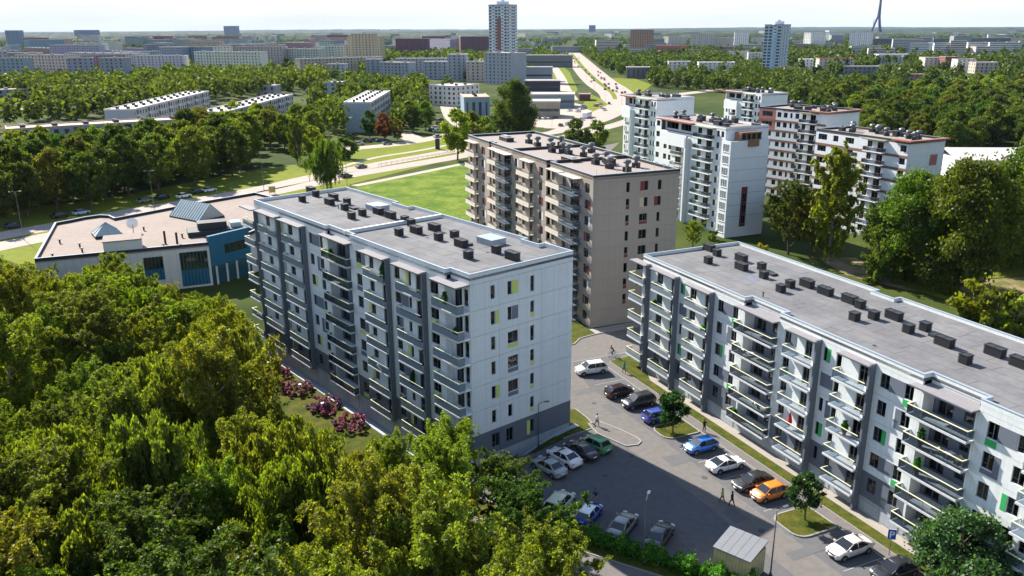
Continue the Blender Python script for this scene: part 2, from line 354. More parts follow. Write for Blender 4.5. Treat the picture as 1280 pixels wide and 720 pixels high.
def wall_floor(b, wall, a0, a1, z0, z1, items, m, d=0.0, t=.24, fm=None, gap=.018, cur=.6):
    """one storey of one bay: a panel with real openings and what sits in them. items: (kind,a0,a1,zlo,zhi[,mat]) z from z0"""
    holes = [(i[1]-a0-gap, i[2]-a0-gap, i[3]-gap, i[4]-gap) for i in items if i[0] in 'wd']
    b.put('wall_panel', panel_mesh(a1-a0-2*gap, z1-z0-2*gap, holes, t, m), wall, a0+gap, z0+gap, d)
    for i in items:
        if i[0] == 'w': window(b, wall, i[1], i[2], z0+i[3], z0+i[4], d-.13, fm, False, cur)
        elif i[0] == 'd': window(b, wall, i[1], i[2], z0+i[3], z0+i[4], d-.13, fm, True, cur)
        else: accent(b, wall, i[1], i[2], z0+i[3], z0+i[4], i[5], d+.025)
def balcony(b, wall, a0, a1, z, depth, sidel=True, sider=False, rail=None, hr=None, slabm=None, h=1.02, d=0.0, posts=False, front=True, two=False):
    rail = rail or M['rail']; w = a1-a0
    key = ('balc', round(w,2), round(depth,2), rail.name, sidel, sider, (hr or M['handrail']).name, h, posts, (slabm or M['slabgrey']).name, two)
    if key not in MC:
        s = MB(); s.box(0, -depth, -.2, w, .0, 0)
        n = max(1, round(w/1.5)); ps = []
        p = MB(); ph = .68 if two else h-.08
        if not posts: p.box(.02, -depth+.05, .06, w-.02, -depth+.075, ph)
        if two: p.box(.02, -depth+.052, ph+.004, w-.02, -depth+.07, h-.08, 1)
        if posts:
            for k in range(n): p.box(w*k/n+.03, -depth+.05, .06, w*(k+1)/n-.03, -depth+.07, h-.08)
        if sidel: p.box(.03, -depth+.08, .06, .055, -.02, h-.08, 1 if two else 0)
        if sider: p.box(w-.055, -depth+.08, .06, w-.03, -.02, h-.08)
        r = MB(); e = .035
        r.box(0, -depth+.02, h-.05, w, -depth+.02+2*e, h+.02)
        if sidel: r.box(0, -depth+.02+2*e, h-.07, 2*e, 0, h+.02)
        if sider: r.box(w-2*e, -depth+.02+2*e, h-.07, w, 0, h+.02)
        if posts:
            for k in range(n+1):
                x = min(max(w*k/n, .03), w-.03); r.box(x-.014, -depth+.045, 0, x+.014, -depth+.075, h-.07, 1)
        MC[key] = (s.mesh('balcony', slabm or M['slabgrey']), p.mesh('railing_panel', [rail, M['railA']]), r.mesh('handrail', [hr or M['handrail'], M['frame']]))
    s, p, r = MC[key]
    o = b.put('balcony', s, wall, a0, z, d); link('railing_panel', p, o); link('handrail', r, o); return o
def fin(b, wall, a, z0, z1, depth, m, t=.22, d=0.0):
    q = MB(); q.box(-t/2, -depth, 0, t/2, 0, z1-z0); return b.put('fin_wall', q.mesh('fin_wall', m), wall, a, z0, d)
def canopy(b, wall, a0, a1, z, depth, m, d=0.0, t=.16):
    q = MB(); q.box(0, -depth, 0, a1-a0, .1, t, 0); q.box(-.02, -depth-.02, t*.35, a1-a0+.02, -depth-.001, t+.015, 1)
    return b.put('canopy', q.mesh('canopy', [m, M['slate']]), wall, a0, z, d)
def plain(b, name, x0, y0, z0, x1, y1, z1, m):
    q = MB(); q.box(x0, y0, z0, x1, y1, z1); return q.build(name, m, b.o)
def ring(b, poly, zr, zt, t, mat_wall, mat_cope, roofm, name='parapet'):
    """roof deck, parapet and metal coping over an outline (counter-clockwise, local coordinates)"""
    q = MB(); q.prism(poly, zr-.3, zr, 0); q.build('roof', roofm, b.o)
    n = len(poly); inn = []; inc = []; outc = []
    def off(k, dist):
        p0, p1, p2 = Vector(poly[k-1]), Vector(poly[k]), Vector(poly[(k+1) % n])
        d1 = (p1-p0).normalized(); d2 = (p2-p1).normalized()
        n1 = Vector((-d1.y, d1.x)); n2 = Vector((-d2.y, d2.x))
        m_ = (n1+n2); m_ = m_/max(.2, m_.dot(n1)); return p1+m_*dist
    def band(o_, i_, z0, z1, m, nm):
        w = MB(); vs = [(p.x,p.y,z0) for p in o_]+[(p.x,p.y,z1) for p in o_]+[(p.x,p.y,z0) for p in i_]+[(p.x,p.y,z1) for p in i_]
        fs = []
        for i in range(n):
            j = (i+1) % n
            fs += [(i,j,n+j,n+i), (2*n+j,2*n+i,3*n+i,3*n+j), (n+i,n+j,3*n+j,3*n+i), (j,i,2*n+i,2*n+j)]
        w.add(vs, fs); return w.build(nm, m, b.o)
    o0 = [off(k, .003) for k in range(n)]; i0 = [off(k, t) for k in range(n)]
    band(o0, i0, zr-.28, zt-.06, mat_wall, name)
    band([off(k, -.03) for k in range(n)], [off(k, t+.02) for k in range(n)], zt-.06, zt, mat_cope, 'coping')
def seams(b, L, W, z, step=1.1, seed=1):
    r = random.Random(seed); q = MB(); y = .9
    step = 1.6
    while y < W-1.6:
        x = 1.6+r.uniform(0, 1)
        while x < L-2.5:
            e = min(L-1.7, x+r.uniform(6, 9)); q.box(x, y, -.005, e, y+.05, .012); q.box(e, y, -.005, e+.04, y+step-.02, .0135); x = e+.1
        y += step
    o = q.build('membrane_seam', M['seam'], b.o, (0, 0, z)); tag(o, kind='stuff')
    for i in range(int(L/9)):
        x, y = r.uniform(3, L-4), r.uniform(2, W-3); q = MB()
        if i % 3 == 0: q.tube([(0,0,0),(0,0,.55)], .07, 8); q.tube([(0,0,.55),(0,0,.62)], .13, 8); q.build('vent_pipe', M['vent'], b.o, (x, y, z))
        elif i % 3 == 1: q.tube([(0,0,0),(0,0,.03)], .2, 12); q.build('roof_drain', M['vent'], b.o, (x, y, z))
        else: w, h = r.uniform(.6,1.6), r.uniform(.6,1.3); q.box(-w, -h, 0, w, h, .009); q.build('roof_patch', M['slatewin'], b.o, (x, y, z))
def vent_mesh(w, l, h):
    key = ('vent', w, l, h)
    if key in MC: return MC[key]
    q = MB(); q.box(-l/2+.05, -w/2+.05, 0, l/2-.05, w/2-.05, h*.96)
    for k in range(5):
        z = h*(.08+.17*k); q.box(-l/2, -w/2, z, l/2, w/2, z+h*.09)
    t = .09
    q.box(-l/2-.04, -w/2-.04, h*.93, l/2+.04, -w/2+t, h); q.box(-l/2-.04, w/2-t, h*.93, l/2+.04, w/2+.04, h)
    q.box(-l/2-.04, -w/2+t, h*.93, -l/2+t, w/2-t, h); q.box(l/2-t, -w/2+t, h*.93, l/2+.04, w/2-t, h)
    if l > 1.5: q.box(-t/2, -w/2+t, h*.93, t/2, w/2-t, h-.01)
    MC[key] = q.mesh('roof_vent', M['vent']); return MC[key]
def roof_px(b, px, py, z):                                           # local coordinates of a point of the roof seen at a pixel
    p = G(px, py, z); rz = b.o.rotation_euler.z; d = Vector((p.x-b.o.location.x, p.y-b.o.location.y))
    c, s = math.cos(rz), math.sin(rz); return (d.x*c+d.y*s, -d.x*s+d.y*c)
def vents(b, lst, z):
    for px, py, k in lst:
        x, y = roof_px(b, px, py, z)
        if k == 'f': q = MB(); q.box(-.7,-.5,0,.7,.5,.25); o = q.build('roof_hatch', M['vent'], b.o, (x, y, z))
        elif k == 'h': q = MB(); q.box(-1.5,-1.1,0,1.5,1.1,.7,0); q.box(-1.56,-1.16,.7,1.56,1.16,.8,1); o = q.build('roof_hatch', [M['cope'], M['cope']], b.o, (x, y, z))
        else: link('roof_vent', vent_mesh(.88, .95 if k == 's' else 1.85, .95), b.o, (x, y+.4, z))

# ================================================================ the seven storey block (lime panels)
AL, AW, AF0, AFH, AZR, AZT = 53.5, 15.75, .6, 2.95, 22.05, 22.5
bA = B('apartment_building', 'seven storey white apartment block with lime green panels and slate fins', AS(AL, 0), A_AZ, AL, AW)
def UA(s): return AL-s
plain(bA, 'interior_core', 2.3, 2.3, -2.5, AL-2.3, AW-2.3, AZR-.35, M['core'])
for k in range(7): plain(bA, 'floor_slab', .3, .3+.6, AF0+AFH*k-.22, AL-.3, AW-.3, AF0+AFH*k-.04, M['core'])
WZ = (.85, 2.4)
def colA(k): return M['slate'] if k == 0 else M['white']
sg = [(0.0, 2.1), (2.1, 8.9), (8.9, 10.0), (10.0, 16.95), (16.95, 23.1), (29.5, 33.3), (33.3, 38.74), (38.74, 46.4), (46.4, 50.1)]
for k in range(7):
    z0 = AF0+AFH*k; z1 = z0+AFH; wc = colA(k); a, c_ = WZ; LM = M['lime']; SW = M['slatewin']
    p = (6-k) % 3
    its = {i: [] for i in range(len(sg))}
    its[1] = [('w', UA(49.6), UA(48.2), a, c_), ('d', UA(46.4), UA(45.5), .1, c_)]
    its[2] = [('w', UA(44.35), UA(43.95), a, c_), ('a', UA(43.93), UA(43.6), a, c_, LM)] if p == 0 else ([('a', UA(44.4), UA(43.6), a, c_, SW)] if p == 1 else [('w', UA(44.2), UA(43.75), a, c_)])
    its[3] = [('w', UA(42.2), UA(40.7), a, c_), ('d', UA(38.7), UA(37.7), .1, c_)]
    if p == 0: its[4] = [('w', UA(35.64), UA(34.7), a, c_), ('a', UA(34.68), UA(32.6), a, c_, SW), ('w', UA(32.55), UA(31.6), a, c_), ('a', UA(32.55), UA(31.6), .3, a-.06, LM)]
    elif p == 1: its[4] = [('w', UA(35.64), UA(34.4), a, c_), ('a', UA(33.5), UA(32.85), .4, c_, SW), ('w', UA(32.8), UA(31.6), a, c_), ('a', UA(32.8), UA(31.6), .4, a-.06, SW)]
    else: its[4] = [('w', UA(35.64), UA(34.5), a, c_), ('a', UA(34.48), UA(33.9), a, c_, LM), ('w', UA(32.6), UA(31.5), a, c_)]
    if k == 0: its[4] = [('w', UA(35.4), UA(34.2), a, c_), ('w', UA(32.4), UA(31.3), a, c_)]
    if p == 0: its[5] = [('w', UA(22.84), UA(21.5), a, c_), ('a', UA(21.48), UA(20.5), a, c_, SW), ('a', UA(22.84), UA(21.5), .25, a-.06, LM)]
    elif p == 1: its[5] = [('w', UA(22.84), UA(21.5), a, c_), ('a', UA(22.84), UA(21.5), .2, a-.06, SW)]
    else: its[5] = [('w', UA(22.84), UA(21.5), a, c_)]
    its[6] = [('w', UA(19.6), UA(18.5), a, c_), ('d', UA(16.6), UA(15.6), .1, c_)] + ([('a', UA(20.1), UA(19.65), a, c_, LM)] if p == 2 else [])
    if p == 0: its[7] = [('w', UA(13.81), UA(12.6), a, c_), ('a', UA(11.4), UA(10.85), a-.2, c_, LM), ('w', UA(10.83), UA(10.2), a-.2, c_), ('d', UA(9.2), UA(8.2), .1, c_)]
    elif p == 1: its[7] = [('w', UA(13.81), UA(12.6), a, c_), ('a', UA(12.58), UA(10.9), a, c_, SW), ('w', UA(10.85), UA(10.2), a, c_), ('d', UA(9.2), UA(8.2), .1, c_)]
    else: its[7] = [('w', UA(13.81), UA(12.9), a-.0, c_), ('a', UA(12.88), UA(12.2), .3, c_, SW), ('a', UA(13.81), UA(12.9), .3, a-.06, SW), ('w', UA(11.0), UA(10.3), a, c_), ('d', UA(9.2), UA(8.2), .1, c_)]
    its[8] = [('w', UA(6.4), UA(4.75), a, c_)] + ([('a', UA(6.4), UA(4.75), .3, a-.06, LM)] if p == 1 else [])
    for i, (u0, u1) in enumerate(sg): wall_floor(bA, 'front', u0, u1, z0, z1, its[i], wc)
    # loggia between the two middle bays: set back, dark
    for (x0, x1) in ((23.1, 23.35), (29.25, 29.5)):
        plain(bA, 'loggia_wall', x0, .0, z0+.02, x1, 1.3, z1-.02, M['white'])
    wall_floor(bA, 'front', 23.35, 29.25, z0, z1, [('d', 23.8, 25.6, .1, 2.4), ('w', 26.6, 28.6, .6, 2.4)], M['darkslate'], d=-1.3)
    plain(bA, 'floor_slab', 23.35, -.0, z0-.2, 29.25, 1.3, z0, M['trim'])
    # right corner, set back
    wall_floor(bA, 'front', 50.1, 53.45, z0, z1, [('d', 50.7, 52.1, .1, 2.4), ('w', 52.4, 53.2, .5, 2.4)], wc if k else M['slate'], d=-.75)
    plain(bA, 'loggia_wall', 49.85, .0, z0+.02, 50.1, .75, z1-.02, M['white'])
    balcony(bA, 'front', UA(4.9), AL-.05, z0, .95, sidel=True, sider=True, two=True)
    plain(bA, 'floor_slab', 50.1, -.0, z0-.2, 53.45, .75, z0, M['trim'])
    # projecting balconies
    if k < 7:
        balcony(bA, 'front', UA(50.9), UA(44.75), z0, .92, two=True)
        balcony(bA, 'front', UA(42.7), UA(36.7), z0, .92, two=True)
        balcony(bA, 'front', UA(30.9), UA(24.1), z0, .75, sider=True, rail=M['railD'], posts=True)
        balcony(bA, 'front', UA(19.7), UA(14.9), z0, .92, two=True)
        balcony(bA, 'front', UA(12.3), UA(7.25), z0, .92, two=True)
        balcony(bA, 'front', -2.9, .9, z0, .92, sidel=True, sider=True, two=True)
    # end walls: three precast panels in each storey
    wa = [(3.53, 4.13), (5.89, 7.38), (9.2, 9.78)]
    e0, e1, e2 = [], [], []
    if k == 6: e0 = [('w', 3.53, 4.13, .85, 2.4)]; e1 = [('w', 5.89, 6.5, .85, 2.4), ('a', 6.52, 7.38, .85, 2.4, LM)]; e2 = [('w', 9.2, 9.78, .55, 2.4)]
    if k == 5: e0 = [('w', 3.53, 4.13, .85, 2.4), ('a', 4.15, 4.62, .85, 2.4, LM)]; e1 = [('w', 5.89, 6.5, .85, 2.4), ('a', 6.52, 7.38, .85, 2.4, SW)]; e2 = [('w', 9.2, 9.78, 1.0, 2.4), ('a', 9.2, 9.78, .5, .95, LM)]
    if k == 4: e0 = [('w', 3.53, 4.13, .85, 2.4)]; e1 = [('w', 5.89, 7.38, 1.0, 2.4), ('a', 5.89, 7.38, .5, .94, LM)]; e2 = [('w', 9.2, 9.78, .55, 2.4)]
    if k == 3: e0 = [('w', 3.53, 4.13, .85, 2.4)]; e1 = [('w', 5.89, 7.38, 1.0, 2.4), ('a', 5.89, 7.38, .45, .94, SW)]; e2 = [('w', 9.2, 9.78, 1.0, 2.4), ('a', 9.2, 9.78, .5, .95, LM)]
    if k == 2: e0 = [('w', 3.53, 4.13, .85, 2.4), ('a', 4.15, 4.62, .85, 2.4, LM)]; e1 = [('w', 5.89, 7.38, 1.0, 2.4), ('a', 5.89, 7.38, .45, .94, SW)]; e2 = [('w', 9.2, 9.78, 1.0, 2.4), ('a', 9.2, 9.78, .5, .95, LM)]
    if k == 1: e0 = [('w', 3.53, 4.13, .85, 2.4)]; e1 = [('w', 5.89, 6.5, .85, 2.4)]; e2 = [('w', 9.2, 9.78, 1.0, 2.4), ('a', 9.2, 9.78, .5, .95, LM)]
    if k == 0: e0 = [('w', 3.5, 4.6, .7, 2.4)]; e1 = [('w', 5.6, 6.6, .7, 2.4)]; e2 = [('a', 8.7, 9.18, .6, 2.4, LM), ('w', 9.2, 9.78, .8, 2.4)]
    for (n0, n1), it in zip(((.78, 4.69), (4.69, 10.86), (10.86, AW)), (e0, e1+e2, [])):
        wall_floor(bA, 'right', n0, n1, z0, z1, it, wc)
    wall_floor(bA, 'left', .0, AW-.3, z0, z1, [('w', 5, 6, a, c_), ('w', 9, 10.4, a, c_)], wc)
    wall_floor(bA, 'back', .0, AL, z0, z1, [('w', 4+5.2*q, 5.5+5.2*q, a, c_) for q in range(9)], wc, cur=.2)
for k in range(1):                                                   # top band under the coping
    z0 = AF0+AFH*7
    for u0, u1 in [(0.0, 8.9), (8.9, 16.95), (16.95, 23.1), (29.5, 38.74), (38.74, 50.1)]: wall_floor(bA, 'front', u0, u1, z0, AZR+.2, [], M['white'])
    wall_floor(bA, 'right', .78, AW, z0, AZR+.2, [], M['white'])
for s in (44.6, 36.55, 14.76, 7.1): fin(bA, 'front', UA(s), .3, 21.4, .62, M['darkslate'], .24)
fin(bA, 'front', .95, .3, 21.2, .62, M['darkslate'])
for s0, s1, dp in ((51.2, 44.4, 1.2), (43.2, 36.4, 1.2), (31.2, 23.9, .95), (20.2, 14.6, 1.2), (12.7, 6.95, 1.2), (4.9, -.05, 1.2)):
    canopy(bA, 'front', UA(s0), UA(s1), 21.22, dp, M['canopy'])
canopy(bA, 'front', -3.1, 1.1, 21.0, 1.15, M['canopy'])
for u0, u1, dp in ((23.1, 29.5, .55), (50.1, 53.47, .75)):
    plain(bA, 'canopy', u0+.01, .1, 21.22, u1-.01, dp+.1, 21.37, M['canopy']); wall_floor(bA, 'front', u0, u1, 21.36, 21.84, [], M['white'], d=-dp)
polyA = [(0,0), (23.1,0), (23.1,.55), (29.5,.55), (29.5,0), (50.1,0), (50.1,.75), (AL,.75), (AL,AW), (AL-5,AW), (AL-5,AW-.9), (AL-8,AW-.9), (AL-8,AW), (20,AW), (20,AW-.9), (16,AW-.9), (16,AW), (0,AW)]
ring(bA, polyA, AZR, AZT, .22, M['white'], M['cope'], M['roof'])
q = MB(); q.box(-.15, .35, 0, .15, AW-.35, .42); q.box(-.2, .35, .42, .2, AW-.35, .47); q.build('parapet', [M['white']], bA.o, (27.4, 0, AZR))
vents(bA, [(375,252.5,'s'),(386,241,'d'),(392,246,'s'),(409,256,'d'),(414,250,'d'),(428,263,'s'),(431,256,'s'),(442.5,261,'f'),(436.5,274,'s'),(450,270,'s'),(470,268,'d'),(485,273,'d'),(472,262,'h'),
    (495.5,295,'s'),(503,279,'s'),(511,283,'s'),(517,292,'d'),(540,289,'d'),(545,301,'s'),(565,298,'s'),(573,309,'d'),(582,324,'s'),(617,317,'s'),(637,325,'d'),(614,304,'h'),(583,306,'f')], AZR)
seams(bA, AL, AW, AZR, seed=2)
# plinth
for u0, u1 in [(0,8.9),(8.9,12.9),(12.9,16.95),(16.95,20),(20,23.1),(23.1,26.3),(26.3,29.5),(29.5,34),(34,38.74),(38.74,42.5),(42.5,46.4),(46.4,AL)]:
    q = MB(); q.box(0, 0, 0, u1-u0-.03, .3, 3.1); q.box(.35, -.05, 1.0, u1-u0-.38, -.001, 2.7)
    bA.put('plinth', q.mesh('plinth', M['plinth']), 'front', u0, -2.52, -.06)
q = MB(); q.box(0,0,0,AW-.8,.3,3.1); bA.put('plinth', q.mesh('plinth', M['plinth']), 'right', .78, -2.52, -.06)
q = MB(); q.box(0,0,0,AW,.3,3.1); bA.put('plinth', q.mesh('plinth', M['plinth']), 'left', 0, -2.52, -.06)
q = MB(); q.box(0,0,0,AL,.3,3.1); bA.put('plinth', q.mesh('plinth', M['plinth']), 'back', 0, -2.52, -.06)

# ================================================================ the five storey block (green panels)
EL, EW, EF0, EFH, EZR, EZT = 66.0, 16.45, 1.7, 2.83, 16.55, 16.97
bE = B('apartment_building', 'long five storey white apartment block with green panels beside the car park', ES(0, 0), E_AZ, EL, EW)
plain(bE, 'interior_core', 2.3, 2.3, -.3, EL-2.3, EW-2.3, EZR-.35, M['core'])
for k in range(5): plain(bE, 'floor_slab', .3, .9, EF0+EFH*k-.22, EL-.3, EW-.3, EF0+EFH*k-.04, M['core'])
GR = M['green']; SW = M['slatewin']
segE = [(0,2.6),(2.6,8.6),(8.6,10.6),(10.6,15.95),(15.95,21.5),(27.5,33.8),(33.8,36.9),(36.9,40.9),(40.9,46.25),(51.95,56.8),(56.8,61.3),(61.3,EL)]
for k in range(5):
    z0 = EF0+EFH*k; z1 = z0+EFH; wc = M['slate'] if k == 0 else M['white']; a, c_ = .82, 2.35
    it = {i: [] for i in range(len(segE))}
    it[0] = []
    it[1] = [('w', 3.6, 5.0, a, c_), ('d', 6.9, 7.9, .1, c_)]
    def narrow(x):
        if k in (4, 1): return [('w', x, x+.5, a, c_), ('a', x+.52, x+1.0, a, c_, GR)]
        if k == 3: return [('a', x, x+1.7, a, c_, SW)]
        if k == 2: return [('w', x+.1, x+.7, a, c_)]
        return [('w', x+.1, x+.7, a, c_)]
    it[2] = narrow(8.95)[:2]
    if k == 3: it[2] = [('a', 9.0, 10.55, a, c_, SW)]
    it[3] = [('w', 11.1, 12.4, a, c_), ('d', 14.2, 15.2, .1, c_)]
    def wsec(x, mirror=False, wd=5.35):
        if k in (4, 1): r_ = [('w', x, x+1.1, a, c_), ('a', x+1.12, x+2.8, a, c_, SW), ('w', x+2.82, x+3.85, a, c_), ('a', x+2.82, x+3.85, .1, a-.06, GR)]
        elif k == 3: r_ = [('w', x, x+1.1, a, c_), ('a', x+2.2, x+2.75, .3, c_, SW), ('w', x+2.77, x+3.85, a, c_), ('a', x+2.77, x+3.85, .3, a-.06, SW)]
        elif k == 2: r_ = [('w', x, x+1.05, a, c_), ('a', x+1.07, x+1.55, a, c_, GR), ('w', x+2.75, x+3.8, a, c_)]
        else: r_ = [('w', x+.1, x+1.2, a, c_), ('w', x+2.75, x+3.8, a, c_)]
        if mirror: r_ = [(i[0], 2*x+3.85-i[2], 2*x+3.85-i[1])+i[3:] for i in r_]
        return r_
    it[4] = wsec(16.7)
    it[5] = [('w', 28.45, 29.45, a, c_), ('d', 31.6, 32.6, .1, c_)] + ([('a', 29.47, 30.3, a, c_, SW)] if k == 4 else []) + ([('a', 28.45, 29.45, .2, a-.06, GR)] if k == 3 else [])
    it[6] = narrow(34.2)+([('w', 35.98, 36.7, a, c_)] if k != 2 else [('a', 35.3, 36.0, .4, c_, SW), ('w', 36.02, 36.75, a, c_)])
    it[7] = [('d', 39.0, 40.1, .1, c_)]
    it[8] = wsec(41.6)
    it[9] = wsec(52.9, True)
    it[10] = [('w', 57.3, 58.3, a, c_), ('d', 59.6, 60.6, .1, c_)]
    for i, (u0, u1) in enumerate(segE): wall_floor(bE, 'front', u0, u1, z0, z1, it[i], wc)
    for x0, x1 in ((21.5, 27.5), (46.25, 51.95)):
        for w0 in (x0, x1-.25): plain(bE, 'loggia_wall', w0, 0, z0+.02, w0+.25, 1.5, z1-.02, M['white'])
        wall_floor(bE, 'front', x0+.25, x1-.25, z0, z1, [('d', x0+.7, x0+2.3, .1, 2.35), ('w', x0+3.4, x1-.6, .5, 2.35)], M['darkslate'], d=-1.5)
        plain(bE, 'floor_slab', x0+.25, 0, z0-.2, x1-.25, 1.5, z0, M['trim'])
        balcony(bE, 'front', x0-.6, x1-.05, z0, .95, sidel=True, sider=True, rail=M['railD'], posts=True)
    balcony(bE, 'front', -1.9, 1.75, z0, 1.05, sidel=True, sider=True, two=True)
    wall_floor(bE, 'left', EW-2.4, EW-.02, z0, z1, [('d', EW-1.9, EW-.9, .1, 2.35)], M['white'])
    balcony(bE, 'front', 3.6, 8.48, z0, 1.0, two=True)
    balcony(bE, 'front', 11.15, 15.83, z0, 1.0, two=True)
    balcony(bE, 'front', 29.3, 33.68, z0, 1.1, rail=M['railE'])
    balcony(bE, 'front', 36.6, 40.78, z0, 1.1, rail=M['railE'])
    balcony(bE, 'front', 57.0, 61.0, z0, 1.1, sider=True, rail=M['railE'])
    wall_floor(bE, 'left', 0, EW-2.4, z0, z1, [('w', 4, 5, a, c_), ('w', 8, 9.4, a, c_)], wc)
    wall_floor(bE, 'right', 0, EW, z0, z1, [('w', 4, 5, a, c_), ('w', 8, 9.4, a, c_)], wc)
    wall_floor(bE, 'back', 0, EL, z0, z1, [('w', 4+5.2*q_, 5.5+5.2*q_, a, c_) for q_ in range(11)], wc, cur=.2)
z0 = EF0+EFH*5
for u0, u1 in [(0,8.6),(8.6,15.95),(15.95,21.5),(27.5,33.8),(33.8,40.9),(40.9,46.25),(51.95,EL)]: wall_floor(bE, 'front', u0, u1, z0, EZR+.1, [], M['white'])
for s in (8.6, 15.95, 33.8, 40.9): fin(bE, 'front', s, 0, 16.0, .78, M['darkslate'])
fin(bE, 'front', 1.85, 0, 16.0, .7, M['slate'])
for u0, u1, dp in ((-1.7, 2.1, 1.2), (3.3, 8.8, 1.15), (10.9, 16.1, 1.15), (20.9, 27.5, 1.0), (29.6, 33.95, 1.15), (37.0, 41.05, 1.15), (45.6, 51.95, 1.0), (57, 61.2, 1.15)):
    canopy(bE, 'front', u0, u1, 15.78, dp, M['canopy'])
for u0, u1 in ((21.5, 27.45), (46.25, 51.9)):
    plain(bE, 'canopy', u0+.01, .1, 15.78, u1-.01, 1.2, 15.93, M['canopy']); wall_floor(bE, 'front', u0, u1, 15.92, 16.34, [], M['white'], d=-1.1)
polyE = [(0,0),(21.5,0),(21.5,1.1),(27.45,1.1),(27.45,0),(46.25,0),(46.25,1.1),(51.9,1.1),(51.9,0),(EL,0),(EL,EW)]
for c in (52, 26): polyE += [(c+3,EW),(c+3,EW-1),(c,EW-1),(c,EW)]
polyE += [(0,EW)]
ring(bE, polyE, EZR, EZT, .22, M['white'], M['cope'], M['roof'])
seams(bE, EL, EW, EZR, seed=3)
def e5(l): return [(780+x/2.323, 290+y/2.323, k) for x, y, k in l]
def e6(l): return [(980+x/1.947, 330+y/1.947, k) for x, y, k in l]
vents(bE, e5([(237,92,'s'),(240,55,'d'),(263,70,'s'),(333,85,'d'),(333,110,'d'),(392,110,'s'),(398,135,'s'),(428,124,'f'),(447,175,'s'),(474,162,'s'),(523,160,'d'),(577,183,'d')]) +
      e6([(50,55,'s'),(93,75,'d'),(152,95,'d'),(178,108,'s'),(164,138,'s'),(211,135,'s'),(260,135,'d'),(295,168,'s'),(336,163,'s'),(382,200,'d'),(433,243,'s'),(505,224,'d'),(567,252,'d'),(372,178,'f')]), EZR)
for u0, u1 in zip([0,4.3,8.6,12.3,15.95,18.7,21.5,24.5,27.5,30.6,33.8,37.3,40.9,43.6,46.25,49,51.95,56,61], [4.3,8.6,12.3,15.95,18.7,21.5,24.5,27.5,30.6,33.8,37.3,40.9,43.6,46.25,49,51.95,56,61,EL]):
    q = MB(); q.box(0,0,0,u1-u0-.03,.3,1.95); q.box(.3,-.05,.35,u1-u0-.33,-.001,1.6); bE.put('plinth', q.mesh('plinth', M['plinth']), 'front', u0, -.25, -.05)
q = MB(); q.box(.05,.25,-.25,EL-.05,EW-.05,1.68); q.build('plinth', M['plinth'], bE.o)

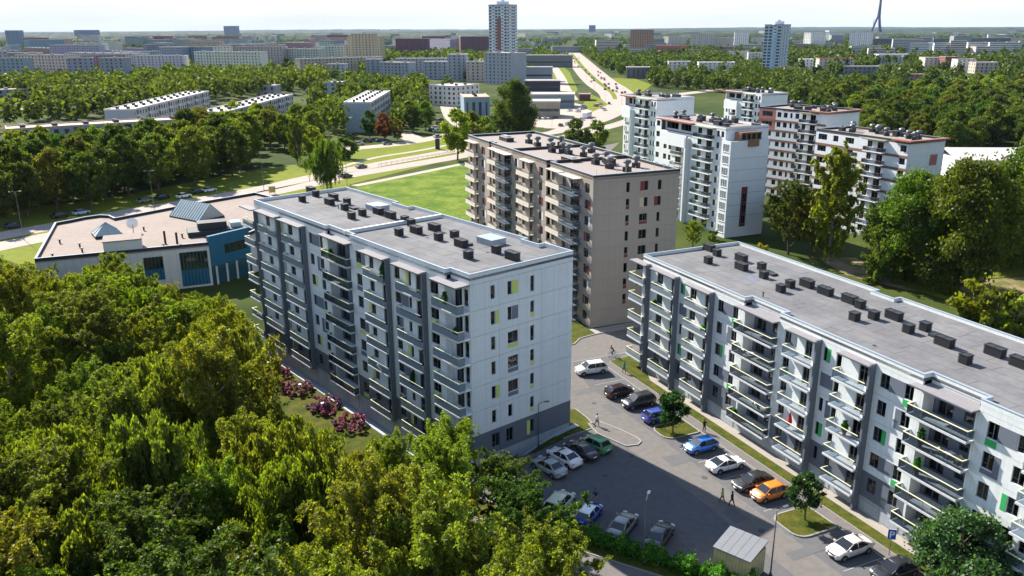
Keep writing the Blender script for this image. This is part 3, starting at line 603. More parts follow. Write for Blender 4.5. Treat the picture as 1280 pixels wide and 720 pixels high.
# ================================================================ the nine storey tan block
DL, DW, DF0, DFH, DZR, DZT = 57.0, 15.8, .15, 2.65, 24.7, 25.2
bD = B('apartment_building', 'nine storey tan apartment block with dark red window panels in the middle of the view', (D_C.x-DL*math.sin(D_AZ), D_C.y+DL*math.cos(D_AZ)), D_AZ, DL, DW)
def UD(s): return DL-s
plain(bD, 'interior_core', 2.3, 2.6, -.3, DL-2.3, DW-2.3, DZR-.35, M['core'])
for k in range(9): plain(bD, 'floor_slab', .3, 1.2, DF0+DFH*k-.22, DL-.3, DW-.3, DF0+DFH*k-.04, M['core'])
MR = M['maroon']; WH = M['framew']
segD = [(0,6.9),(6.9,12.5),(13.6,20),(20,24.4),(24.4,28.2),(28.2,35),(35,39.8),(41.4,45),(45,48.7),(48.7,53.4),(53.4,DL)]
for k in range(9):
    z0 = DF0+DFH*k; z1 = z0+DFH; a, c_ = .8, 2.3
    it = {i: [] for i in range(len(segD))}
    def acc(x0, x1, key):
        r_ = (k*3+key) % 4; w = (x1-x0)
        if r_ == 0: return [('w', x0, x0+w*.6, a, c_), ('a', x0+w*.62, x1, a, c_, MR)]
        if r_ == 1: return [('w', x0, x0+w*.7, a, c_), ('a', x0+w*.72, x1, a, c_, WH)]
        if r_ == 2: return [('w', x0+w*.3, x1, a, c_), ('a', x0, x0+w*.28, a, c_, MR)]
        return [('w', x0, x0+w*.8, a, c_)]
    it[0] = [('w', 1.0, 2.2, a, c_), ('d', 4.6, 5.8, .1, c_)]
    it[1] = acc(8.0, 10.1, 0)
    it[2] = [('w', 14.2, 15.4, a, c_), ('d', 17.5, 18.6, .1, c_)]
    it[3] = [('w', 20.4, 23.8, .1, c_)]
    it[4] = acc(25.8, 27.5, 1)
    it[5] = [('w', 29.2, 30.4, a, c_), ('d', 32.6, 34, .1, c_)]
    it[6] = acc(36.7, 38.5, 2)
    it[7] = [('w', 42.0, 43.2, a, c_)]
    it[8] = [('d', 46.2, 47.4, .1, c_)]
    it[9] = [('w', 49.2, 52.4, .1, c_)]
    it[10] = acc(54.2, 56.2, 3)
    for i, (u0, u1) in enumerate(segD): wall_floor(bD, 'front', u0, u1, z0, z1, it[i], M['tan'], fm=M['frame'], cur=.75)
    for u0, u1 in ((12.5, 13.6), (39.8, 41.4)): wall_floor(bD, 'front', u0, u1, z0, z1, [], M['tan2'], d=-.9)
    balcony(bD, 'front', .5, 6.3, z0, 1.1, sider=True, rail=M['cream'], hr=M['frame'], slabm=M['cream'], h=.8)
    balcony(bD, 'front', 13.7, 18.9, z0, 1.1, rail=M['cream'], hr=M['frame'], slabm=M['cream'], h=.8)
    balcony(bD, 'front', 19.2, 24.3, z0, 1.5, sider=True, rail=M['railE'], hr=M['frame'], slabm=M['slate'])
    balcony(bD, 'front', 28.7, 34.6, z0, 1.1, sider=True, rail=M['cream'], hr=M['frame'], slabm=M['cream'], h=.8)
    balcony(bD, 'front', 41.6, 47.2, z0, 1.1, rail=M['cream'], hr=M['frame'], slabm=M['cream'], h=.8)
    balcony(bD, 'front', 47.6, 53, z0, 1.5, sider=True, rail=M['railE'], hr=M['frame'], slabm=M['slate'])
    e = []
    e1 = [('w', 5.95, 6.6, .7, c_)] if k in (8, 5, 3) else [('w', 5.95, 6.6, 1.2, c_), ('a', 5.95, 6.6, .6, 1.15, MR)]
    if k == 8: e2 = [('a', 8.5, 9.3, .8, c_, MR), ('w', 9.32, 10, .8, c_)]; e3 = [('w', 11.8, 12.5, .7, c_)]
    elif k == 7: e2 = [('a', 8.5, 9.2, .8, c_, M['tan2']), ('w', 9.3, 10, .8, c_)]; e3 = [('a', 11.2, 11.85, .8, c_, MR), ('w', 11.87, 12.5, .8, c_)]
    elif k == 6: e2 = [('w', 8.5, 10, 1.1, c_), ('a', 8.5, 10, .6, 1.05, MR)]; e3 = [('w', 11.8, 12.4, .8, c_)]
    elif k == 1: e2 = []; e3 = [('w', 11.2, 11.85, .8, c_), ('a', 11.87, 12.5, .8, c_, MR)]
    else: e2 = [('w', 8.5, 10, .8, c_)]; e3 = [('w', 11.8, 12.4, .8, c_)]
    if k == 0: e1 = e2 = []; e3 = [('w', 11.8, 12.4, .8, c_)]
    for (n0, n1), q_ in zip(((.25, 7.5), (7.5, 10.9), (10.9, DW)), (e1, e2, e3)): wall_floor(bD, 'right', n0, n1, z0, z1, q_, M['tan'], gap=.008)
    wall_floor(bD, 'left', 0, DW-.3, z0, z1, [('w', 5, 6, a, c_)], M['tan'], gap=.008)
    wall_floor(bD, 'back', 0, DL, z0, z1, [('w', 4+5.2*q_, 5.5+5.2*q_, a, c_) for q_ in range(9)], M['tan'], gap=.008, cur=.2)
z0 = DF0+DFH*9
for u0, u1 in [(0,12.5),(13.6,39.8),(41.4,DL)]: wall_floor(bD, 'front', u0, u1, z0, DZR+.1, [], M['tan'])
for u0, u1 in ((12.5, 13.6), (39.8, 41.4)): wall_floor(bD, 'front', u0, u1, z0, DZR+.1, [], M['tan2'], d=-.9)
wall_floor(bD, 'right', .25, DW, z0, DZR+.1, [], M['tan'], gap=.008)
for u0, u1, dp in ((.6,6.4,1.2),(13.9,18.8,1.2),(19.1,24.4,1.55),(30,34.8,1.2),(41.7,46.5,1.2),(47.5,53.1,1.55)): canopy(bD, 'front', u0, u1, 24.0, dp, M['cream'])
ring(bD, [(0,0),(12.5,0),(12.5,.9),(13.6,.9),(13.6,0),(39.8,0),(39.8,.9),(41.4,.9),(41.4,0),(DL,0),(DL,DW),(0,DW)], DZR, DZT, .3, M['black'], M['steel'], M['tanroof'])
for x_ in (24, 40.6): q = MB(); q.box(-.2,.4,0,.2,DW-.4,.5); q.build('parapet', M['black'], bD.o, (x_, 0, DZR))
def turbine():
    if 'turbine' in MC: return MC['turbine']
    q = MB(); q.box(-.55,-.55,0,.55,.55,.8,0); q.tube([(0,0,.8),(0,0,1.25)], .3, 10, 1)
    prof = [(.3,1.25),(.62,1.4),(.7,1.65),(.55,1.9),(.15,2.0)]; n = 12; b0 = len(q.v)
    for r_, z in prof:
        for k in range(n): t = 2*math.pi*k/n; q.v.append((r_*math.cos(t), r_*math.sin(t), z))
    for i in range(len(prof)-1):
        for k in range(n): q.f.append((b0+i*n+k, b0+i*n+(k+1)%n, b0+(i+1)*n+(k+1)%n, b0+(i+1)*n+k)); q.m.append(1)
    q.f.append(tuple(b0+(len(prof)-1)*n+k for k in range(n))); q.m.append(1)
    MC['turbine'] = q.mesh('roof_vent', [M['vent'], M['roofsteel']]); return MC['turbine']
def d4(l): return [(570+x/2.667, 150+y/2.667) for x, y in l]
for px, py in d4([(243,78),(272,88),(315,92),(350,86),(320,108),(356,110),(375,115),(425,122),(452,110),(465,148),(500,142),(512,162),(570,172),(600,158)]):
    x, y = roof_px(bD, px, py, DZR); link('roof_vent', turbine(), bD.o, (x, y, DZR), R.random())
for px, py, w_, d_, h_ in [(633,176,4.2,1.6,1.1),(713,201,4.5,1.5,.8),(762,206,2.2,1.2,1.5)]:
    x, y = roof_px(bD, px, py, DZR); q = MB(); q.box(-w_/2,-d_/2,0,w_/2,d_/2,h_*.7,0); q.box(-w_/2-.1,-d_/2-.1,h_*.7,w_/2+.1,d_/2+.1,h_*.8,1); q.box(-w_/2+.5,-d_/2+.3,h_*.8,w_/2-.8,d_/2-.3,h_,2)
    q.build('roof_hatch', [M['black'], M['tanroof'], M['steel']], bD.o, (x, y, DZR))
for k in range(9): q = MB(); q.tube([(0,0,0),(0,0,.9)], .04, 5); q.build('roof_rod', M['cream'], bD.o, (DL-.15, .6+k*1.75, DZT))
plain(bD, 'plinth', .05, .05, -.3, DL-.05, DW-.05, .14, M['plinth'])
# ================================================================ the white blocks with balconies beyond, right of the tan block
M['white2'] = mat('white_facade', (.64,.66,.68), .75, .05, .3, .08, 20, streak=.05)
M['paleblue'] = mat('pale_blue_facade', (.47,.56,.62), .75, .05, .3, .08, 20)
M['olive'] = mat('olive_canopy', (.22,.22,.13), .8, .1, 1)
def corner_origin(c, az, L): return (c[0]-L*math.sin(az), c[1]+L*math.cos(az))
def clutter(b, x0, x1, y0, y1, z, n, seed):
    r = random.Random(seed)
    for i in range(n):
        x, y = x0+(x1-x0)*(i+.5)/n+r.uniform(-.4,.4), r.uniform(y0, y1)
        if r.random() < .5: link('roof_vent', turbine(), b.o, (x, y, z), r.random())
        else:
            q = MB(); w, d, h = r.uniform(.5,1.1), r.uniform(.4,.7), r.uniform(.6,1.2); q.box(-w,-d,0,w,d,h,0); q.box(-w-.08,-d-.08,h,w+.08,d+.08,h+.1,1); q.tube([(0,0,h),(0,0,h+.5)], .18, 8, 1)
            q.build('roof_vent', [M['vent'], M['roofsteel']], b.o, (x, y, z))
def fblock(label, c, az, L, W, h, nfl, segs, bands=None, eave=None, endwin=None, seed=1, annex=False):
    b = B('apartment_building', label, corner_origin(c, az, L), az, L, W); zr = h-.5; fh = (zr-.4)/nfl; f0 = .4
    plain(b, 'interior_core', 2, 2, -.2, L-2, W-2, zr-.35, M['core']); plain(b, 'plinth', .05, .05, -.4, L-.05, W-.05, .38, M['plinth'])
    for k in range(nfl):
        z0 = f0+fh*k; z1 = z0+fh; plain(b, 'floor_slab', .3, .8, z0-.22, L-.3, W-.3, z0-.04, M['core'])
        for (u0, u1, kind, *o) in segs:
            wm = M[o[0]] if o and (o[0] != 'pink' or k >= nfl-2) else M['white2']; w = u1-u0; a, c_ = .75, 2.15
            top = k == nfl-1
            if kind == 'win2': it = [('w', u0+w*.14, u0+w*.42, a, c_), ('w', u0+w*.58, u0+w*.86, a, c_)]
            elif kind == 'win1': it = [('w', u0+w*.2, u0+w*.8, a, c_)]
            elif kind == 'win3': it = [('w', u0+w*.06, u0+w*.27, a, c_), ('w', u0+w*.42, u0+w*.54, a, c_), ('w', u0+w*.7, u0+w*.9, a, c_)]
            elif kind == 'bal': it = [('w', u0+w*.08, u0+w*.3, a, c_), ('d', u0+w*.55, u0+w*.85, .1, c_)]
            elif kind == 'glass': it = [('w', u0+.3, u1-.3, .5, c_)]
            else: it = []
            d = 0
            if kind == 'pent' and top: it = [('w', u0+.8, u0+w*.42, .5, c_), ('w', u0+w*.5, u0+w*.8, .5, c_)]; d = -1.2
            elif kind == 'pent': it = [('w', u0+w*.1, u0+w*.2, a, c_), ('w', u0+w*.26, u0+w*.34, a, c_), ('d', u0+w*.48, u0+w*.66, .1, c_), ('w', u0+w*.74, u0+w*.84, a, c_)]
            wall_floor(b, 'front', u0, u1, z0, z1, it, wm, d=d, gap=.008, fm=M['frame'])
            if bands and kind in ('win3', 'win1', 'win2', 'bal', 'wall') and not top:
                accent(b, 'front', u0+.01, u1-.01, z1-.62, z1-.05, M['brown'], .04)
                if kind == 'win3': accent(b, 'front', u0+w*.72, u1-.05, z0+.95, z0+1.75, M['farwin'], .05)
            if kind == 'bal' and k: balcony(b, 'front', u0+.2, u1-.2, z0, 1.2, sider=True, rail=M['railD'], hr=M['frame'] if not bands else M['brown'], slabm=M['trim'], h=.9)
            if kind == 'pent' and k and not top: balcony(b, 'front', u0+w*.42, u0+w*.72, z0, 1.1, sider=True, rail=M['railE'], hr=M['cream'], slabm=M['cream'], h=.95)
        if k < nfl-1 or True:
            for wl_, ww in (('left', W-.3), ('back', L)): wall_floor(b, wl_, 0, ww, z0, z1, [('w', 3+4*j, 4.3+4*j, .75, 2.15) for j in range(int((ww-4)/4))], M['white2'], gap=.008, cur=.3)
        wall_floor(b, 'right', .25, W*.5, z0, z1, [], M['white2'], gap=.012)
        wall_floor(b, 'right', W*.5, W, z0, z1, [('a', W*.62, W*.62+2.4, .2, fh-.2, M['pink'])] if (endwin == 'pink' and k == nfl-2) else [], M['white2'], gap=.012)
    pents = [s for s in segs if s[2] == 'pent']
    for s in pents:
        q = MB(); q.box(s[0]-.6, -1.3, 0, s[1]+.2, 2.5, .22); q.build('eave', M['orange_eave'], b.o, (0,0,zr))
        q = MB(); w = s[1]-s[0]                                                   # white frame with rounded corners round the middle storeys
        q.box(s[0]+w*.12, -1.25, zr-fh*2.2, s[0]+w*.9, -.95, zr-fh*1.1); q.box(s[0]+w*.86, -1.25, .5, s[0]+w*.9, -.02, zr-fh*1.3)
        q.build('facade_frame', M['white2'], b.o)
    for s in segs:
        if s[2] == 'bal': canopy(b, 'front', s[0], s[1], zr-.25, 1.5, M['olive'])
    ring(b, [(0,0),(L,0),(L,W),(0,W)], zr, h, .25, M['white2'] if not eave else M['black'], M['steel'], M['tanroof'])
    if eave: q = MB(); q.box(eave[0], -.9, 0, L+1.0, .6, .3); q.box(L+.002, .6, 0, L+1.0, W+.3, .3); q.build('eave', M['orange_eave'], b.o, (0,0,h-.28))
    clutter(b, 2, L-1.5, 2.5, W-2, zr, max(5, int(L/1.8)), seed)
    return b, zr, fh
F2, zr, fh = fblock('white nine storey block with planted terrace and brown window strip on its blue-grey end wall', (49.2,191.2), .41, 29.0, 12.3, 25.2, 9,
    [(0,2.6,'win1'),(2.6,16.8,'pent'),(16.8,17.8,'wall','paleblue'),(17.8,25.2,'bal'),(25.2,29.0,'win2')], seed=3)
q = MB()                                                              # lower annex before the end wall
plain(F2, 'annex_wall', 29.02, -1.0, -.3, 32.4, 9.9, 22.0, M['white2'])
for z in (4.9, 7.6, 10.3, 13, 15.7, 18.4): q = MB(); q.box(32.4, -1.0, z, 32.415, 9.9, z+.05); q.build('panel_joint', M['frame'], F2.o)
for k in range(8): window(F2, 'front', 29.7, 31.9, 1.1+2.68*k, 2.9+2.68*k, 1.03, M['framew'])
q = MB(); q.box(0,0,0,1.7,.05,9.4); F2.put('accent_panel', q.mesh('accent_panel', M['maroon']), 'right', 3.0, 2.3, 3.44)
for z in (3.0, 5.6, 8.2): window(F2, 'right', 3.3, 4.4, z, z+2.0, 3.52, M['frame'])
q = MB(); q.box(29.1,-1.0,22,32.4,-.75,22.35); q.box(32.15,-.75,22,32.4,9.9,22.35); q.build('parapet', M['white2'], F2.o)
q = MB(); q.box(29.4, 2.4, 22.0, 31.6, 8.2, 24.1, 0)
for k in range(4): q.box(31.6, 2.7+1.4*k, 22.5, 31.64, 3.7+1.4*k, 23.8, 1)
q.build('conservatory', [M['brown'], M['carglass']], F2.o)
q = MB(); q.box(32.41, 3.8, 21.0, 32.9, 6.6, 22.5); q.build('planter', M['brown'], F2.o)
fblock('white block with rust red eave half hidden behind the planted terrace block', (40.8,236.0), .41, 17.5, 12.6, 28.2, 10, [(0,6.3,'pent'),(6.3,8,'wall','paleblue'),(8,14.3,'bal'),(14.3,17.5,'win2')], seed=4)
fblock('white block with rust red eave farthest back among the white blocks', (86.5,291.5), .41, 20, 11.5, 25.2, 9, [(0,9.5,'pent'),(9.5,11,'wall','paleblue'),(11,16.5,'bal'),(16.5,20,'win2')], seed=5)
fblock('white brown banded block with salmon panels and balconies left of the tall birch', (83.8,222.5), .62, 22, 15, 25.4, 9, [(0,5.8,'win1','pink'),(5.8,8,'win1'),(8,14,'win3'),(14,19.5,'bal'),(19.5,22,'wall')], bands=True, eave=(17,), seed=6)
fblock('white brown banded block with red eave and salmon end panel behind the big maple', (86.5,180.5), .44, 27, 11.5, 23.3, 8, [(0,13.2,'win3'),(13.2,15.4,'wall'),(15.4,21.3,'bal'),(21.3,24.4,'wall','white2'),(24.4,27,'win1')], bands=True, eave=(23,), endwin='pink', seed=8)
# pale warehouse beyond
wh = empty('warehouse', (0,0,0), 0, 'long pale metal roofed warehouse right of the brown banded blocks', 'warehouse')
w0, w1 = Vector((141,262)), Vector((196,258)); dd = Vector((.07,1)).normalized()*22
q = MB(); q.prism([w0, w1, w1+dd, w0+dd], -.2, 6.5); q.build('wall', M['white2'], wh)
q = MB(); m0, m1 = w0+dd*.5, w1+dd*.5
q.add([(*(w0-dd*.02),6.5),(*(w1-dd*.02),6.5),(*m1,9),(*m0,9),(*(w1+dd*1.02),6.5),(*(w0+dd*1.02),6.5),(*(w0-dd*.02),6.3),(*(w1-dd*.02),6.3)], [(0,1,2,3),(3,2,4,5),(6,7,1,0)])
q.build('roof', M['farroof'], wh)
# ================================================================ the low office building on the left
ob = empty('office_building', (0,0,0), 0, 'low flat roofed office with curved edge, skylights and blue clad corner on the left', 'office')
C1B = G(310,284,9.6).xy
P = [Vector(p) for p in [(-84.6,141.2),(-57.7,152.5),C1B,(-47,180),G(345,247,8.5).xy,G(319,240.5,8.5).xy,(-74,190.5),(-85.5,174.5),(-88.0,177.2),(-90.3,177.6),(-92.6,175.6),(-94.4,172.5),(-96.2,170.1)]]
HB = 8.0
class OB: pass
obb = OB(); obb.o = ob
q = MB(); q.prism([(p.x, p.y) for p in P], -.2, HB-.25); q.build('wall', M['officewall'], ob)
ring(obb, [(p.x, p.y) for p in P], HB-.05, HB+.55, .35, M['black'], M['plinth'], M['officeroof'])  # parapet coloured black to stand for its backlit, shaded inner side
def along(p, q_, t, off=0.0):
    d = (q_-p).normalized(); n = Vector((d.y, -d.x)); return p+(q_-p)*t+n*off
p0, p1 = P[0], P[1]; ang = math.atan2(p1.y-p0.y, p1.x-p0.x)
def office_win(t0, t1, z0, z1, n, mats):
    a = along(p0, p1, t0, .02); w = (p1-p0).length*(t1-t0)
    q = MB(); q.box(0,-.06,0,w,.1,z1-z0); o = q.build('window', mats[0], ob, (a.x, a.y, z0), ang)
    for k in range(n):
        q = MB(); q.box(w*k/n+.08, -.1, (z1-z0)*.5, w*(k+1)/n-.08, -.065, z1-z0-.1); q.build('pane', mats[1], o)
        q = MB(); q.box(w*k/n+.08, -.1, .1, w*(k+1)/n-.08, -.065, (z1-z0)*.45); q.build('spandrel', M['blueclad'], o)
office_win(.60, .715, 2.2, 6.7, 5, (M['aquaglass'], M['carglass'])); office_win(.815, .985, .4, 7.0, 8, (M['aquaglass'], M['carglass'])); office_win(.30, .44, 4.9, 6.2, 5, (M['aquaglass'], M['carglass']))
for k in range(22):
    a = along(p0, p1, (k+.5)/22, .012); q = MB(); q.box(-.02,-.03,0,.02,.02,HB-.3); q.build('panel_joint', M['plinth'], ob, (a.x, a.y, 0), ang)
# blue clad corner
c0 = P[1].copy(); c1 = C1B.copy(); dn = Vector((-(c1-c0).y, (c1-c0).x)).normalized()
q = MB(); q.prism([c0-dn*.12, c1-dn*.12, c1+dn*.6, c0+dn*.6], 3.7, 9.6); q.build('blue_wall', M['blueclad'], ob)
q = MB(); q.prism([c0-dn*.06, c1-dn*.06, c1+dn*.1, c0+dn*.1], -.1, 3.69); q.build('entrance_glazing', M['aquaglass'], ob)
a2 = math.atan2((c1-c0).y, (c1-c0).x)
for k in range(4):
    p = c0-dn*.13+(c1-c0)*(.36+.14*k); q = MB(); q.box(0,-.04,0,(c1-c0).length*.125,.08,1.8); q.build('window', M['carglass'], ob, (p.x, p.y, 5.6), a2)
q = MB()
for t in (.1,.35,.6,.9): p = c0+(c1-c0)*t-dn*.3; q.box(p.x-.15,p.y-.15,-.1,p.x+.15,p.y+.15,3.6)
q.build('column', M['officewall'], ob)
# roof objects
def on_roof(px, py): return G(px, py, HB)
e1, e2, e3 = on_roof(212.5,271), on_roof(249,278), on_roof(273.7,270); L_ = (e2-e1).length; ex = (e2-e1).normalized(); ey = Vector((-ex.y, ex.x, 0)); W_ = max(3.5, (e3-e2).dot(ey)); H_ = 3.4
q = MB(); q.add([(0,0,.3),(L_,0,.3),(L_,W_,.3),(0,W_,.3),(0,W_/2,H_),(L_,W_/2,H_)], [(0,1,5,4),(2,3,4,5),(1,2,5),(3,0,4)]); sk = q.build('skylight', M['skyglass'], ob, (e1.x, e1.y, HB), math.atan2(ex.y, ex.x))
q = MB(); q.box(-.1,-.1,0,L_+.1,W_+.1,.3); q.build('skylight_kerb', M['black'], sk)
for k in range(13):
    x = L_*k/12; f = MB(); f.tube([(x,-.02,.34),(x,W_/2,H_+.05),(x,W_+.02,.34)], .07, 4); f.build('glazing_bar', M['cope'], sk)
p = on_roof(134, 294); q = MB(); q.add([(-2.4,-2.4,.5),(2.4,-2.4,.5),(2.4,2.4,.5),(-2.4,2.4,.5),(0,0,2.6)], [(0,1,4),(1,2,4),(2,3,4),(3,0,4)]); sk2 = q.build('skylight', M['skyglass'], ob, tuple(p), .6)
q = MB(); q.box(-2.5,-2.5,0,2.5,2.5,.5); q.build('skylight_kerb', M['black'], sk2)
for sx, sy in ((1,1),(1,-1),(-1,1),(-1,-1),(0,1),(1,0),(0,-1),(-1,0)): f = MB(); f.tube([(2.4*sx,2.4*sy,.52),(0,0,2.65)], .07, 4); f.build('glazing_bar', M['cope'], sk2)
p = on_roof(155, 312); q = MB(); q.box(-3.2,-2.6,0,3.2,2.6,2.2,0); q.box(-3.3,-2.7,2.2,3.3,2.7,2.4,1); q.build('stair_head', [M['officewall'], M['officeroof']], ob, tuple(p), ang)
p = on_roof(167, 291); q = MB(); n = 14; b0 = 0
for r_, z in ((0,0),(.4,.05),(.8,.2),(1.1,.42)):
    for k in range(n): t = 2*math.pi*k/n; q.v.append((r_*math.cos(t), z, r_*math.sin(t)))
for i in range(3):
    for k in range(n): q.f.append((i*n+k, i*n+(k+1)%n, (i+1)*n+(k+1)%n, (i+1)*n+k)); q.m.append(0)
dish = q.build('satellite_dish', M['signwhite'], ob, (p.x, p.y, HB+1.9), .5); q = MB(); q.tube([(0,.1,-1.9),(0,.1,0)], .1, 6); q.build('dish_mast', M['steel'], dish)
for px, py in ((207,305),(222,307)): p = on_roof(px, py); q = MB(); q.tube([(0,0,0),(0,0,2.6)], .22, 8); q.build('flue_pipe', M['vent'], ob, tuple(p))
for px, py in ((66,322),(205,310),(100,309),(180,288),(75,304),(103,315),(228,297)): p = on_roof(px, py); q = MB(); q.tube([(0,0,0),(0,0,.7)], .16, 6); q.box(-.25,-.25,.7,.25,.25,.8); q.build('roof_vent', M['vent'], ob, tuple(p))
p = on_roof(274, 290); q = MB(); q.box(-6,-2.6,0,6,2.6,1.0,0); q.box(-4,-1.5,1.0,1.5,1.6,2.4,0); q.box(2.2,-1.4,1.0,4.2,1.2,2.0,1); q.build('rooftop_plant', [M['black'], M['steel']], ob, tuple(p), .42)
# ================================================================ ground, roads, car park
def grid_axis(lo, hi, step, far):
    a = list(np.arange(lo, hi+.01, step)); out = []; d = step; x = lo
    while x > -far: d *= 1.5; x -= d; out.append(x)
    b = []; d = step; x = hi
    while x < far: d *= 1.5; x += d; b.append(x)
    return out[::-1]+a+b
gx = grid_axis(-75, 25, 2.5, 26000); gy = grid_axis(60, 150, 2.5, 30000)
q = MB()
for y in gy:
    for x in gx: q.v.append((x, y, terrain(x, y)-.03 if abs(x) < 200 and abs(y) < 300 else -.03))
nx = len(gx)
for j in range(len(gy)-1):
    for i in range(nx-1): q.f.append((j*nx+i, j*nx+i+1, (j+1)*nx+i+1, (j+1)*nx+i)); q.m.append(0)
tag(q.build('ground', M['ground'], smooth=True), kind='structure')
def sheet(name, pts, z, m, kind='structure'):
    q = MB(); q.v = [(p[0], p[1], z) for p in pts]; q.f = [tuple(range(len(pts)))]; q.m = [0]
    bm = bmesh.new(); me = q.mesh(name, m); bm.from_mesh(me); bmesh.ops.triangulate(bm, faces=bm.faces[:])
    for f in bm.faces:
        if f.normal.z < 0: f.normal_flip()
    bm.to_mesh(me); bm.free()
    return tag(link(name, me), kind=kind)
def smooth_line(pts, n=6):
    pts = [Vector((p[0], p[1])) for p in pts]; out = []
    for i in range(len(pts)-1):
        p0 = pts[max(i-1,0)]; p1 = pts[i]; p2 = pts[i+1]; p3 = pts[min(i+2, len(pts)-1)]
        for k in range(n):
            t = k/n; out.append(.5*((2*p1)+(p2-p0)*t+(2*p0-5*p1+4*p2-p3)*t*t+(3*p1-p0-3*p2+p3)*t**3))
    return out+[pts[-1]]
def ribbon(name, pts, w, z, m, sm=True, kind='structure'):
    pts = smooth_line(pts) if sm else [Vector((p[0], p[1])) for p in pts]
    ws = w if isinstance(w, (list, tuple)) else None
    q = MB()
    for i, p in enumerate(pts):
        d = (pts[min(i+1, len(pts)-1)]-pts[max(i-1,0)]).normalized(); n = Vector((-d.y, d.x))
        ww = w if ws is None else ws[0]+(ws[1]-ws[0])*i/(len(pts)-1)
        a, b = p+n*ww/2, p-n*ww/2
        q.v += [(a.x,a.y,z), (b.x,b.y,z)]
    for i in range(len(pts)-1): q.f.append((2*i+1, 2*i+3, 2*i+2, 2*i)); q.m.append(0)
    return tag(q.build(name, m), kind=kind)
def kerb(pts, w=.16, h=.13, z=0.0, name='kerb', closed=False):
    pts = [Vector((p[0], p[1])) for p in pts]
    if closed: pts.append(pts[0])
    q = MB()
    for i in range(len(pts)-1):                                      # separate stones with joints
        L_ = (pts[i+1]-pts[i]).length; n = max(1, int(L_/1.0)); d = (pts[i+1]-pts[i])/n; u = d.normalized(); nn = Vector((-u.y, u.x))*w/2
        for k in range(n):
            a = pts[i]+d*k+u*.008; b = pts[i]+d*(k+1)-u*.008
            q.prism([a-nn, b-nn, b+nn, a+nn], z-.05, z+h)
    return tag(q.build(name, M['kerb']), kind='structure')
def px(l, z=0): return [G(x, y, z) for x, y in l]
M['patch'] = mat('asphalt_patch', (.098,.098,.102), .9, .15, .6, .3, 40, coords='World'); M['cover'] = mat('iron_cover', (.05,.05,.052), .6, .2, 6, .5, 30)
lot = [(-6,77.4), (6.4,70.4), (18.4,63.7), (27,58.9), (60,40.5), ES(-84,-2.8), ES(3.4,-2.8), ES(4.4,1.9), ES(5.4,8), ES(5.4,17), ES(16.4,17), ES(14.2,1.2), ES(13.6,-2.2), ES(11.8,-4.2), ES(10,-17),
       G(719,512), G(733,522), G(745,533), G(704,549), G(668,566), (-9,80)]
sheet('car_park_asphalt', lot, .004, M['asphalt'])
sheet('driveway', [ES(5.6,-30), ES(5.6,1), ES(5.4,8), ES(5.4,17), ES(16.3,17), ES(14,1.2), ES(13.5,-2.2), ES(11.7,-4.2), ES(11,-30)], .009, M['asphalt2'])
sheet('lane', [ES(-84,-13.4), ES(-84,-9.6), ES(-20,-9.6), ES(-3,-10), ES(5.5,-8), ES(5.5,-16), ES(-8,-15.8), ES(-18,-14.6), ES(-30,-13.6)], .008, M['asphalt2'])
sheet('foot_path', [ES(-84,-4.15), ES(-84,-2.8), ES(3.4,-2.8), ES(3.0,-4.15)], .013, M['asphalt2'])
sheet('lawn_strip', [ES(-84,-2.75), ES(-84,-1.25), ES(-5,-1.25), ES(.6,.6), ES(4.1,1.9), ES(3.9,-2.6)], .035, M['grass'])
sheet('paving', [ES(-84,-1.2), ES(-84,.1), ES(-2,.1), ES(-4.8,-1.2)], .03, M['pave'])
kerb([ES(-84,-2.78), ES(3.6,-2.75), ES(4.3,1.9)], .1, .045); kerb([ES(-84,-1.22), ES(-5,-1.22)], .08, .05)
kerb([ES(-84,-4.2), ES(2.9,-4.2)], .14, .05)
kerb([ES(14.3,12), ES(14.2,1.2), ES(13.6,-2.2), ES(11.8,-4.2), ES(10.9,-14)], .18, .13)
sheet('lawn', [ES(14.3,.9), ES(13.5,-2.4), ES(11.7,-4.4), ES(10.9,-14), ES(20,-14), ES(22,.9)], .05, M['grass'])
sheet('paving', [ES(14.25,1.1), ES(14.25,16), ES(16.6,16), ES(16.6,1.1)], .04, M['pave'])
kerb([ES(5.6,-16), ES(5.5,2.4)], .14, .02)
# lawn and concrete apron at the end wall
end_lawn = [G(720,518), G(733,522.5), G(744.5,533.5), G(704,548), G(668,565), (-7,79.3), (-9,82), AS(-.4,2), AS(-.4,16.2), AS(2,16.4)]
def zt(x, y): return terrain(x, y)
q = MB(); n_ = 14
base = [AS(-.3,16.0), AS(-.3,2)]; fr = [G(744.5,533.5), G(704,548), G(668,565), Vector((-7,79.3,0))]
frs = smooth_line(fr, 5)
for i, p in enumerate(frs):
    t = i/(len(frs)-1); b_ = base[0]+(base[1]-base[0])*t
    for k in range(9):
        w = k/8; x = b_.x+(p.x-b_.x)*w; y = b_.y+(p.y-b_.y)*w; q.v.append((x, y, zt(x,y)*(1-w)+.05))
for i in range(len(frs)-1):
    for k in range(8): q.f.append((i*9+k, i*9+k+1, (i+1)*9+k+1, (i+1)*9+k)); q.m.append(0)
tag(q.build('lawn', M['grass'], smooth=True), kind='structure')
sheet('lawn', [AS(-.3,16), G(744.5,533.5), G(733,522.5), G(719,512), AS(6,16.1)], .045, M['grass'])
kerb([G(704,548.5), G(744.8,534), G(733,522), G(719,511.5)], .14, .1)
q = MB()
for i in range(9):
    n = 16.6-i*1.8
    for s_, dz in ((-.0,.03),(-.75,.0)): p = AS(s_, n); q.v.append((p.x, p.y, zt(p.x,p.y)+.09+dz))
for i in range(8): q.f.append((2*i, 2*i+1, 2*i+3, 2*i+2)); q.m.append(0)
tag(q.build('paving', M['plinth']), kind='structure')
q = MB()
